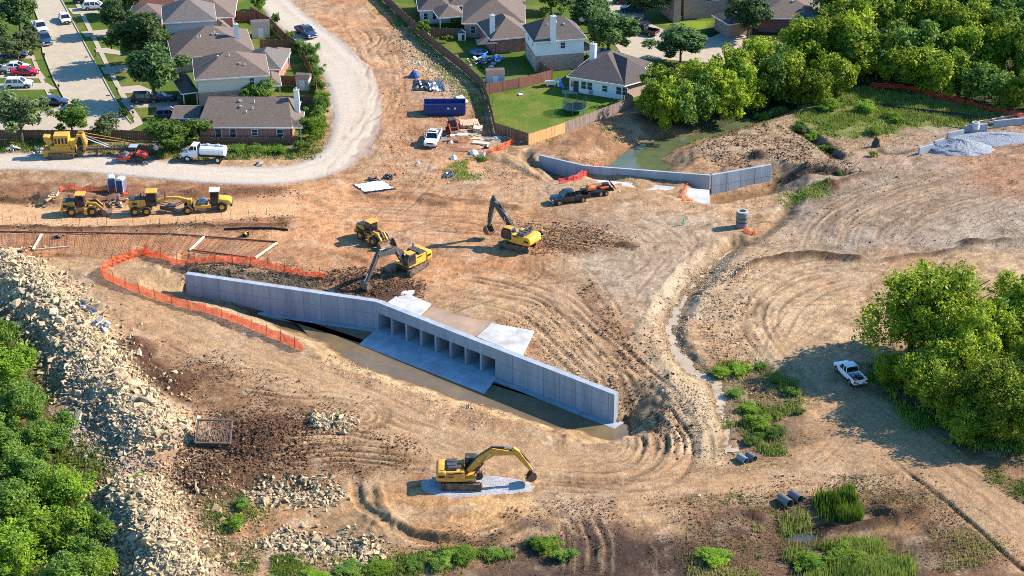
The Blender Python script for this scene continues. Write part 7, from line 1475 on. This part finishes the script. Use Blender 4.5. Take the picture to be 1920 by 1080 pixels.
# ------------------------------------------------------------------ trees, shrubs, weeds
def leaf_mat(name, c, c2, trans=.32):
    m = bpy.data.materials.new(name); m.use_nodes = True; nt = m.node_tree; N = nt.nodes; L = nt.links; b = N['Principled BSDF']; b.inputs['Roughness'].default_value = .65; b.inputs['Specular IOR Level'].default_value = .25
    ge = N.new('ShaderNodeNewGeometry'); oi = N.new('ShaderNodeObjectInfo'); nz = N.new('ShaderNodeTexNoise'); nz.inputs['Scale'].default_value = .45; L.new(ge.outputs['Position'], nz.inputs[0])
    a = N.new('ShaderNodeMath'); a.operation = 'MULTIPLY_ADD'; a.inputs[1].default_value = .5; L.new(ge.outputs['Random Per Island'], a.inputs[0])
    mr = N.new('ShaderNodeMapRange'); mr.inputs['From Min'].default_value = .35; mr.inputs['From Max'].default_value = .65; mr.inputs['To Max'].default_value = .5; L.new(nz.outputs['Fac'], mr.inputs['Value']); L.new(mr.outputs[0], a.inputs[2])
    mx = N.new('ShaderNodeMix'); mx.data_type = 'RGBA'; mx.inputs['A'].default_value = (*c, 1); mx.inputs['B'].default_value = (*c2, 1); L.new(a.outputs[0], mx.inputs['Factor'])
    m2 = N.new('ShaderNodeMapRange'); m2.inputs['To Min'].default_value = .68; m2.inputs['To Max'].default_value = 1.32; L.new(oi.outputs['Random'], m2.inputs['Value'])
    sc = N.new('ShaderNodeVectorMath'); sc.operation = 'SCALE'; L.new(mx.outputs['Result'], sc.inputs[0]); L.new(m2.outputs[0], sc.inputs['Scale']); L.new(sc.outputs[0], b.inputs['Base Color'])
    tr = N.new('ShaderNodeBsdfTranslucent'); L.new(sc.outputs[0], tr.inputs['Color']); ms = N.new('ShaderNodeMixShader'); ms.inputs[0].default_value = trans; L.new(b.outputs[0], ms.inputs[1]); L.new(tr.outputs[0], ms.inputs[2]); L.new(ms.outputs[0], N['Material Output'].inputs[0]); return m
L_BRIGHT = leaf_mat('leaf_yellow_green', (.07, .16, .012), (.36, .41, .018)); L_MID = leaf_mat('leaf_green', (.045, .12, .018), (.19, .28, .03)); L_DARK = leaf_mat('leaf_dark', (.03, .075, .025), (.11, .17, .04)); L_PALE = leaf_mat('leaf_pale', (.10, .15, .05), (.20, .24, .09)); L_LIME = leaf_mat('leaf_lime', (.08, .19, .014), (.26, .37, .02))
M_BARK = mat('bark', (.10, .075, .055), .95, var=.3, scale=3, bump=.05)
def crown(seed, nl, nleaf, leaf, m, flat=.8, gap=.0, spread=.58, rl=(.10, .30)):
    g = np.random.default_rng(seed); c = g.normal(0, 1, (nl, 3)); c /= np.linalg.norm(c, axis=1)[:, None]; c *= (spread * g.uniform(.3, 1.55, nl) ** .75)[:, None]; c[:, 2] *= flat; c *= (1 + .3 * np.sin(2 * np.arctan2(c[:, 1], c[:, 0]) + seed) * .5 + .25 * np.cos(3 * np.arctan2(c[:, 1], c[:, 0]) + seed * 2.1))[:, None] ** 1.
    r = g.uniform(*rl, nl); w = g.integers(0, nl, nleaf); d = g.normal(0, 1, (nleaf, 3)); d /= np.linalg.norm(d, axis=1)[:, None]; d[:, 2] = np.where((d[:, 2] < -.3) & (g.random(nleaf) < .6), -d[:, 2], d[:, 2])
    for q in range(3):                                   # hollows: push lobes out of three directions, leave a few stragglers far out
        hd = g.normal(0, 1, 3); hd /= np.linalg.norm(hd); hd[2] = abs(hd[2]) * .6; m_ = (c @ hd) / (np.linalg.norm(c, axis=1) + 1e-6) > .80; c[m_] *= .45
    far_ = g.integers(0, nl, max(3, nl // 12)); c[far_] *= 1.22; r[far_] *= .75
    # sub-clumps on every lobe
    sub = g.normal(0, 1, (nl, 14, 3)); sub /= np.linalg.norm(sub, axis=2)[:, :, None]; k = g.integers(0, 14, nleaf); d = d * .5 + sub[w, k] * .85; d /= np.linalg.norm(d, axis=1)[:, None]
    p = c[w] + d * (r[w] * g.uniform(.35, 1.25, nleaf) ** .7)[:, None]; 
    p[:, 2] *= 1.; nrm = d * .6 + g.normal(0, .6, (nleaf, 3)) + np.array([0, 0, .35]); nrm /= np.linalg.norm(nrm, axis=1)[:, None]
    u = np.cross(nrm, g.normal(0, 1, (nleaf, 3))); u /= np.linalg.norm(u, axis=1)[:, None]; v = np.cross(nrm, u); s = leaf * np.clip(g.lognormal(-.05, .32, nleaf), .4, 2.1)[:, None]
    q = np.stack([p - u * s, p + v * s * .55, p + u * s, p - v * s * .55], 1).reshape(-1, 3); f = np.arange(nleaf * 4).reshape(-1, 4); return arrmesh('crown', q, f, m)
def trunk_mesh(seed, h=1.):
    rr = random.Random(seed); mb = MB(); pts = [(0, 0, -.06), (rr.uniform(-.03, .03), rr.uniform(-.03, .03), .3), (rr.uniform(-.05, .05), rr.uniform(-.05, .05), .6), (rr.uniform(-.06, .06), 0, .85)]; rad = [.034, .026, .02, .01]
    for i in range(3): mb.cyl(pts[i], pts[i + 1], rad[i], rad[i + 1], n=7)
    for k in range(10): a = rr.uniform(0, 6.28); z = rr.uniform(.25, .7); q = rr.uniform(.22, .42); b = Vector((math.cos(a) * q, math.sin(a) * q, z + rr.uniform(.1, .25))); mb.cyl((0, 0, z - .04), b, .013, .004, n=5)
    return mb.mesh('trunk', M_BARK)
TR = [trunk_mesh(i) for i in range(4)]
CR = {}
def crowns(key, m, n, nl, nleaf, leaf, **k): CR[key] = [crown(hash(key) % 977 + i if False else len(key) * 31 + i * 7 + nl, nl, nleaf, leaf, m, **k) for i in range(n)]
crowns('bright', L_BRIGHT, 5, 70, 12500, .045); crowns('dark', L_DARK, 3, 48, 14000, .056, rl=(.16, .36)); crowns('mid', L_MID, 3, 50, 12000, .055, rl=(.14, .33)); crowns('loose', L_PALE, 2, 50, 7500, .060, rl=(.12, .3)); crowns('big', L_BRIGHT, 5, 110, 27000, .030); crowns('shrub', L_MID, 4, 80, 19000, .032); crowns('shrubb', L_LIME, 3, 70, 16000, .033); crowns('small', L_LIME, 2, 12, 2400, .09)
_tn = [0]
def tree(px, py, r, h, kind, label, name='tree', cat='tree', group='trees', base=.28, rz=None, sx=1.):
    i = _tn[0]; _tn[0] += 1; p = G(px, py); t = thing(name, label, cat, p, (i * 2.4) % 6.28, group)
    c = CR[kind][i % len(CR[kind])]; ch = h * (1 - base)
    obj('trunk', TR[i % 4], t, (0, 0, 0), (0, 0, i), (h * 1., h * 1., h * .95)); obj('crown', c, t, (0, 0, h * base + ch * .5), (0, 0, 0), (r * 1.08 * sx, r * 1.08, ch * .58)); return t
NT = 'trees among the houses'
for a in [(38, 66, 3.9, 7.5, 'dark', 'dark round tree at the top left corner across the street'), (34, 120, 3.2, 5.6, 'loose', 'small airy tree over the dark sedan across the street'), (-12, 90, 3.2, 7, 'dark', 'dark tree cut by the left edge'),
          (214, 66, 2.9, 6.6, 'dark', 'small round dark tree in front of the grey house'), (236, 30, 2.6, 6., 'dark', 'dark tree at the top near the white crossover'), (270, 124, 5.0, 9.6, 'dark', 'large spreading shade tree, upper of the twin front yard trees'), (292, 192, 4.6, 9.4, 'dark', 'large spreading shade tree, lower of the twin front yard trees'),
          (42, 268, 4.0, 8.0, 'loose', 'light airy tree at the street corner left of the trencher'), (138, 258, 2.8, 5.6, 'mid', 'bushy tree above the yellow trencher cab'), (198, 262, 2.1, 4., 'loose', 'small tree above the trencher boom'), (330, 282, 4.2, 5.4, 'mid', 'broad low willow like tree left of the water truck'), (476, 198, 3.0, 4.6, 'mid', 'round tree beside the cream house wall'),
          (1106, 62, 4.4, 7.8, 'dark', 'dark tree behind the white house, the farther one'), (1142, 104, 4.3, 7.6, 'dark', 'dark tree right of the white house, the nearer one'), (1210, 38, 3.6, 7., 'dark', 'dark tree at the top drive'), (1276, 118, 4.8, 6.4, 'dark', 'broad dark tree at the turning circle'), (1402, 72, 3.4, 7.8, 'dark', 'dark oval tree in front of the garage'), (1034, 24, 3.2, 5.5, 'mid', 'weeping green tree at the top behind the white house'),
          (796, 68, 1.7, 3.2, 'small', 'small bright green tree at the long fence'), (858, 52, 1.3, 3.0, 'small', 'small bright tree in front of the sprawling house'), (838, 80, .9, 1.6, 'small', 'little round shrub on the patch of lawn behind the fence'), (486, 20, 1.6, 3.5, 'mid', 'small tree at the top of the gravel road fence'), (517, 46, .9, 2.4, 'mid', 'thin shrub at the gravel road fence'), (504, 64, 1., 2., 'mid', 'small bush beside the tan shed'), (232, 218, .9, 1.4, 'mid', 'round clipped shrub on the corner verge'), (1356, 55, .7, 1.1, 'dark', 'small clipped shrub on the lit lawn'), (1270, 38, .9, 1.5, 'dark', 'dark shrub at the brick house corner'), (345, 200, 1.2, 1.6, 'dark', 'dark shrub at the cream house porch'), (1095, 122, .8, 1.8, 'dark', 'dark shrub at the end of the brick wall')]:
    tree(a[0], a[1], a[2] * (1.12 if a[2] > 2 else 1), a[3] * (1.06 if a[2] > 2 else 1), a[4], a[5], group=NT, base=.1 if a[3] < 5.6 else .26)
for i, (x, y, r, h) in enumerate([(540, 78, 1.2, 2.2), (560, 96, 1.5, 2.4), (580, 112, 1.9, 3.4), (586, 130, 1.6, 2.8), (594, 150, 1.8, 3.0), (599, 172, 1.6, 2.6), (602, 196, 1.6, 2.6), (600, 214, 2.0, 3.6), (596, 234, 2.1, 3.4), (590, 262, 2.6, 4.2), (566, 282, 1.8, 1.8), (604, 245, 1.4, 2.2)]):
    tree(x, y, r, h, 'shrub' if i % 3 else 'shrubb', 'hedge bush beside the gravel road, number %s from the top' % ['one', 'two', 'three', 'four', 'five', 'six', 'seven', 'eight', 'nine', 'ten', 'eleven', 'twelve'][i], 'hedge_shrub', 'shrub', 'hedge along the gravel road', .05)
# tree belt at the pond and the wood
belt = [(1222, 224, 3.4, 7.), (1255, 234, 3.8, 8.2), (1300, 236, 4.6, 9), (1350, 222, 4.4, 8.6), (1318, 200, 4.4, 8.6), (1395, 205, 4.2, 8.4), (1440, 190, 4.6, 10), (1250, 195, 3.6, 7.4), (1370, 178, 4.2, 8.6), (1420, 160, 4.4, 9)]
for i, (x, y, r, h) in enumerate(belt): tree(x, y, r, h, 'bright' if i % 4 != 2 else 'mid', 'yellow green tree in the clump between bungalow and pond, %s' % ['at its left end', 'second along the water', 'third along the water', 'fourth along the water', 'in its middle row', 'fifth along the water', 'at its right end', 'nearest the bungalow roof', 'behind the middle row', 'behind the right end'][i], group='trees beside the pond', base=.0)
ords = ['first', 'second', 'third', 'fourth', 'fifth', 'sixth', 'seventh', 'eighth', 'ninth', 'tenth', 'eleventh', 'twelfth', 'thirteenth', 'fourteenth']
rows_ = [('front', 188, [1478, 1520, 1566, 1612, 1664, 1716, 1768, 1820, 1872, 1928], 4.6, 8.5), ('second', 132, [1500, 1548, 1600, 1652, 1704, 1756, 1810, 1862, 1914, 1960], 5.2, 10.5), ('third', 92, [1560, 1612, 1666, 1720, 1776, 1830, 1884, 1938], 5.2, 11), ('fourth', 56, [1590, 1642, 1700, 1754, 1808, 1862, 1914, 1968], 5.2, 10.5), ('rear', 22, [1560, 1612, 1668, 1722, 1780, 1838, 1890, 1946], 5.2, 10), ('farthest', -14, [1590, 1660, 1730, 1800, 1870, 1940], 5.2, 9.5)]
rt = random.Random(5)
for nm, y, xs, r, h in rows_:
    for i, x in enumerate(xs):
        yy = y + rt.uniform(-9, 9) + (22 if nm == 'front' and x > 1700 else 0) + (10 if nm == 'front' and x > 1850 else 0)
        if nm == 'front' and x > 1600: yy = 152 + (x - 1632) * .19 + rt.uniform(-5, 2)
        tree(x + rt.uniform(-10, 10), yy, r * rt.uniform(.8, 1.12), h * rt.uniform(.78, 1.08), rt.choice(['bright', 'bright', 'mid', 'bright']), 'woodland tree at the upper right, %s row, %s from its left end' % (nm, ords[i]), 'woodland_tree', 'tree', 'woodland trees', .02)
# clump around the white pickup
for i, (x, y, r, h, lb) in enumerate([(1700, 682, 6.0, 13., 'tall yellow green tree behind the white pickup'), (1762, 660, 5.6, 13., 'tall tree behind the one over the white pickup'), (1812, 720, 5.2, 11, 'mid height tree in the heart of the right clump'), (1745, 760, 4.6, 8.2, 'lower leafy tree in front of the right clump'), (1880, 700, 5.4, 10.5, 'yellow green tree at the right edge behind the clump'), (1850, 800, 5.0, 9.2, 'bushy tree low at the right edge of the clump'), (1935, 760, 5.2, 10, 'tree cut by the right edge'), (1915, 672, 6.0, 12, 'tall tree at the right edge, the rearmost of the clump'), (1668, 716, 2.4, 4.2, 'dark low bush beside the white pickup'), (1925, 830, 4.2, 8, 'lower tree cut by the right edge'), (1810, 820, 3.2, 4.5, 'low bush at the foot of the right clump')]):
    tree(x, y, r, h, 'big', lb, group='trees around the white pickup', base=.14 if i < 2 else .0)
for i, (x, y, r, h, k, lb) in enumerate([(0, 640, 3.2, 5, 'shrub', 'green shrub at the left edge, the highest one'), (20, 700, 3.6, 5, 'shrubb', 'green shrub at the left edge below the highest one'), (35, 770, 3.8, 5.2, 'shrub', 'dense green shrub beside the limestone ridge'), (85, 830, 3.6, 4.6, 'shrub', 'dense green shrub reaching into the rubble slope'), (-5, 850, 4.2, 6, 'shrub', 'tall shrub at the left edge in the middle'), (60, 900, 4., 5.5, 'shrub', 'dense shrub left of the lower limestone heap'), (125, 930, 3.6, 4.6, 'shrubb', 'bright shrub left of the lower limestone heap'), (20, 970, 4.2, 6, 'shrub', 'large shrub at the left edge near the bottom'), (100, 1010, 4., 5.4, 'shrubb', 'bright yellow green shrub near the bottom left'), (175, 990, 3.0, 3.8, 'shrub', 'shrub touching the lower limestone heap'), (30, 1060, 4.4, 6, 'shrubb', 'bright shrub in the bottom left corner'), (130, 1090, 4., 5, 'shrub', 'shrub at the bottom edge left of the heap'), (190, 1060, 2.6, 3, 'shrubb', 'low bright shrub at the bottom beside the heap'), (-60, 760, 4, 6, 'shrub', 'shrub beyond the left edge'), (-50, 940, 4, 6, 'shrub', 'lower shrub beyond the left edge')]):
    tree(x, y + 18, r, h, k, lb, 'shrub', 'shrub', 'green shrubs at the left', .02)
for i, (x, y, r, h, k, lb) in enumerate([(1500, 190, 2, 2.2, 'shrubb', 'green bush at the pond inlet'), (1460, 214, 1.6, 1.8, 'shrub', 'round bush on the pond bank'), (1430, 222, 1.3, 1.3, 'shrubb', 'small bush on the pond bank left of the round one'), (1550, 205, 2.4, 2.2, 'shrubb', 'bright bush at the weedy slope top'), (1500, 248, 1.7, 1.5, 'shrub', 'bush at the upper end of the overgrown ditch'), (1525, 262, 1.6, 1.4, 'shrubb', 'bush in the middle of the overgrown ditch'), (1550, 284, 1.6, 1.3, 'shrub', 'bush at the lower end of the overgrown ditch'), (1620, 210, 2.2, 1.8, 'shrubb', 'leafy bush on the weedy slope'), (1680, 225, 2., 1.2, 'shrubb', 'low bush on the weedy slope'), (1640, 250, 1.8, 1.2, 'shrubb', 'low bush at the bottom of the weedy slope'), (1890, 205, 1.8, 4.6, 'shrubb', 'slim bright sapling at the right edge of the wood'), (1636, 294, .8, 1., 'shrub', 'small green bush below the dark stump'), (1573, 330, .7, .9, 'shrub', 'tiny bush in the dark trench'), (1025, 1030, 1.8, 1.3, 'shrubb', 'green weed bush on the dark bottom soil'), (1060, 1045, 1.6, 1.1, 'shrub', 'green weed bush right of the other on the dark soil'), (1002, 1020, 1.1, .8, 'shrub', 'small weed bush on the dark bottom soil'), (455, 950, 1.2, 1., 'shrub', 'weed bush right of the lower limestone heap'), (440, 985, 1.3, 1., 'shrubb', 'bright weed bush right of the lower limestone heap'), (262, 892, .7, .6, 'shrubb', 'small weed tuft among the limestone'), (1340, 1050, 2., 1.2, 'shrubb', 'yellow green bush at the bottom right of centre'), (905, 300, 1., .6, 'shrub', 'weed bush on the mound by the lumber'), (445, 283, 1.6, 1.1, 'shrub', 'weed bush on the verge right of the water truck'), (520, 286, 1.7, 1.1, 'shrubb', 'weed bush on the verge below the brick house'), (480, 282, 1.5, 1., 'shrub', 'weed bush in the middle of the verge')]):
    tree(x, y, r, h, k, lb, 'bush', 'bush', 'bushes and weeds', .0)
for i, (x, y, r, h, k) in enumerate([(1350, 702, 1.5, .9, 'shrubb'), (1385, 698, 1.7, 1., 'shrubb'), (1425, 690, 1.1, .7, 'shrub'), (1378, 742, 1.3, .8, 'shrub'), (1402, 772, 1.4, .9, 'shrubb'), (1425, 800, 1.8, 1.3, 'shrubb'), (1412, 828, 1.5, 1.1, 'shrub'), (1452, 812, 1.5, 1., 'shrub'), (1482, 738, 1.2, .9, 'shrub'), (1455, 716, 1., .7, 'shrubb'), (1498, 775, .9, .7, 'shrub')]):
    tree(x, y, r, h, k, 'low green clump in the wet strip beside the creek, %s counting downwards' % ords[i], 'bush', 'bush', 'clumps in the wet strip', .0)
for i, (x, y, r, h, k) in enumerate([(655, 1072, 1.6, .8, 'shrub'), (715, 1068, 1.9, .9, 'shrubb'), (775, 1062, 1.5, .8, 'shrub'), (830, 1056, 1.9, 1.1, 'shrub'), (870, 1046, 1.8, 1.1, 'shrubb'), (930, 1040, 1.4, .7, 'shrub'), (590, 1085, 1.6, .7, 'shrubb'), (1520, 1062, 2.2, 1.4, 'shrubb'), (1580, 1050, 2.4, 1.6, 'shrubb'), (1650, 1066, 2.2, 1.2, 'shrub')]):
    tree(x, y, r, h, k, 'weed clump along the bottom edge, %s of the ten listed from left to right' % (['second', 'third', 'fourth', 'fifth', 'sixth', 'seventh', 'first', 'eighth', 'ninth', 'tenth'][i]), 'bush', 'bush', 'weed clumps at the bottom edge', .0)
# blades: weeds, grass, reeds
def blades(name, label, polys, n, m, hgt=(.25, .6), wid=.1, na=.25, thr=.45, z=0., lean=.35, seed=1, kind='stuff', cat=None, group=None):
    g = np.random.default_rng(seed); X, Y = [], []
    for p in polys: x, y = within(p, n // len(polys), g, z, na, thr); X.append(x); Y.append(y)
    x, y = np.concatenate(X), np.concatenate(Y); k = len(x); zz = gza(x, y); h = g.uniform(*hgt, k) * (.5 + fbm(x, y, .4, 3, 9)); a = g.uniform(0, 6.28, k); w = wid * g.uniform(.6, 1.4, k); b = g.uniform(0, 6.28, k); l = g.uniform(0, lean, k) * h
    v = np.stack([np.stack([x - np.cos(a) * w, y - np.sin(a) * w, zz - .03], 1), np.stack([x + np.cos(a) * w, y + np.sin(a) * w, zz - .03], 1), np.stack([x + np.cos(b) * l, y + np.sin(b) * l, zz + h], 1)], 1).reshape(-1, 3)
    o = obj(name, arrmesh(name, v, np.arange(k * 3).reshape(-1, 3), m)); return tag(o, label, cat, group, kind)
L_GR = leaf_mat('grass_blade', (.08, .16, .02), (.30, .32, .07), .3); L_GRY = leaf_mat('grass_dry', (.16, .17, .04), (.36, .30, .12), .25); L_GRD = leaf_mat('grass_deep', (.07, .15, .012), (.22, .32, .03), .3)
blades('grass', 'tall weeds and grass on the slope below the wood', [[(1490, 205), (1560, 165), (1700, 178), (1880, 212), (1800, 238), (1700, 240), (1620, 265), (1530, 240)]], 20800, L_GR, (0.21, 0.60), 0.111, 0.30, 0.43)
blades('dry_grass', 'dry grass along the red mesh silt fence', [[(1700, 190), (1900, 215), (1880, 228), (1740, 236), (1640, 225)]], 6400, L_GRY, (0.21, 0.45), 0.085, 0.30, 0.49, seed=2)
blades('weeds', 'weeds on the verge between fence and gravel road', [[(-30, 268), (330, 272), (560, 268), (610, 250), (605, 285), (520, 300), (440, 300), (300, 286), (-30, 282)]], 7000, L_GR, (0.21, 0.68), 0.102, 0.30, 0.45, seed=3)
blades('weeds', 'weeds along the foot of the long board fence', [[(690, -5), (715, -5), (800, 72), (908, 190), (925, 262), (895, 230), (860, 170), (780, 80)]], 7200, L_GRD, (0.14, 0.45), 0.102, 0.30, 0.49, seed=4)
blades('grass', 'grass and sedges in the wet strip beside the creek', [[(1335, 690), (1400, 680), (1470, 690), (1510, 770), (1480, 800), (1470, 850), (1400, 835), (1390, 770), (1340, 730)]], 7000, L_GR, (0.21, 0.68), 0.085, 0.30, 0.55, z=-.8, seed=5)
blades('grass', 'lush grass along the edges of the right clump', [[(1600, 690), (1680, 740), (1720, 800), (1840, 850), (2000, 850), (2000, 720), (1700, 680)]], 12800, L_GRD, (0.21, 0.60), 0.093, 0.30, 0.43, z=-.7, seed=6)
blades('grass', 'weeds on the verge of the lower right road', [[(1840, 878), (1900, 880), (1960, 930), (1960, 960), (1900, 920)]], 2080, L_GR, (0.14, 0.38), 0.085, 0.30, 0.52, z=-1, seed=7)
blades('grass', 'green weeds along the bottom edge', [[(600, 1060), (760, 1050), (960, 1030), (980, 1060), (900, 1060), (700, 1100), (580, 1100)], [(820, 1030), (960, 1030), (970, 1050), (840, 1056)]], 8800, L_GR, (0.21, 0.60), 0.085, 0.30, 0.47, z=-2.1, seed=8)
blades('grass', 'patchy weeds in the lower right corner', [[(1290, 1040), (1420, 1050), (1440, 1090), (1290, 1090)], [(1420, 960), (1460, 965), (1450, 1000), (1410, 990)], [(1720, 1010), (1880, 1000), (1930, 1090), (1720, 1090)], [(1330, 940), (1440, 930), (1430, 980), (1340, 965)]], 7200, L_GRY, (0.14, 0.45), 0.076, 0.30, 0.57, z=-1.8, seed=9)
blades('grass', 'weeds around the lower limestone heap', [[(385, 950), (480, 930), (500, 1000), (440, 1090), (380, 1080), (410, 1000)], [(520, 1040), (600, 1040), (600, 1090), (500, 1090)]], 7200, L_GR, (0.14, 0.45), 0.085, 0.30, 0.55, z=-1.9, seed=10)
blades('grass', 'weeds on the mound by the lumber yard', [[(830, 320), (900, 295), (920, 310), (880, 335), (840, 340)]], 1920, L_GR, (0.14, 0.38), 0.085, 0.35, 0.49, seed=11)
blades('grass', 'weeds on the bank between fence and pond', [[(1000, 265), (1110, 240), (1290, 235), (1430, 225), (1300, 262), (1180, 280), (1060, 300)]], 4800, L_GR, (0.10, 0.34), 0.085, 0.30, 0.62, seed=12)
blades('grass', 'weeds in the trench right of the tall wing wall', [[(1448, 385), (1490, 355), (1560, 350), (1540, 365), (1480, 388)]], 2080, L_GR, (0.10, 0.38), 0.085, 0.30, 0.52, seed=13)
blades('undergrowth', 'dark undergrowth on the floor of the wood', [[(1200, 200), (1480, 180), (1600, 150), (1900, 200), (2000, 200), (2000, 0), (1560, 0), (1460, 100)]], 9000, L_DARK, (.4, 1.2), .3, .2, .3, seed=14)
blades('weeds', 'weeds between the left shrubs and the rubble', [[(-20, 600), (60, 640), (140, 800), (260, 920), (220, 1090), (-20, 1090)]], 9600, L_GRD, (0.21, 0.60), 0.102, 0.30, 0.42, z=-1.2, seed=15)
blades('reeds', 'stand of tall green reeds beside the dark pool', [[(1525, 955), (1560, 935), (1600, 945), (1612, 965), (1590, 985), (1550, 982)]], 3600, L_GRD, (.8, 1.8), .07, .3, .36, z=-2, lean=.25, seed=16, kind=None, cat='reeds')
blades('reeds', 'thin reeds standing in the dark pool', [[(1460, 995), (1500, 970), (1520, 985), (1480, 1005)]], 420, L_GR, (.6, 1.3), .06, .4, .45, z=-2.2, lean=.25, seed=17, kind=None, cat='reeds')
blades('reeds', 'wide stand of bright reeds at the bottom right', [[(1490, 1060), (1530, 1030), (1580, 1020), (1640, 1030), (1690, 1050), (1720, 1085), (1700, 1120), (1480, 1120)]], 9000, L_GR, (.6, 1.5), .08, .22, .44, z=-2.1, lean=.3, seed=18, kind=None, cat='reeds')
blades('dry_grass', 'dry straw coloured stems among the weeds near the bottom edge', [[(580, 1050), (980, 1015), (1000, 1060), (700, 1095), (560, 1095)], [(1290, 930), (1480, 930), (1560, 1000), (1480, 1090), (1280, 1090)], [(1560, 900), (1780, 930), (1930, 1050), (1740, 1090), (1680, 1000)], [(380, 930), (500, 920), (520, 1000), (440, 1090), (370, 1080)]], 9000, L_GRY, (.12, .4), .05, .35, .46, z=-1.8, seed=21)
blades('dry_grass', 'thin dry stems around the creek weeds and the pond bank', [[(1320, 680), (1520, 670), (1540, 800), (1480, 870), (1380, 860), (1360, 760)], [(1300, 240), (1480, 200), (1620, 200), (1740, 240), (1640, 300), (1480, 300)], [(1590, 690), (1700, 760), (1860, 860), (1960, 900), (1960, 850), (1700, 720)]], 9000, L_GRY, (.12, .45), .05, .35, .45, z=-.7, seed=22)
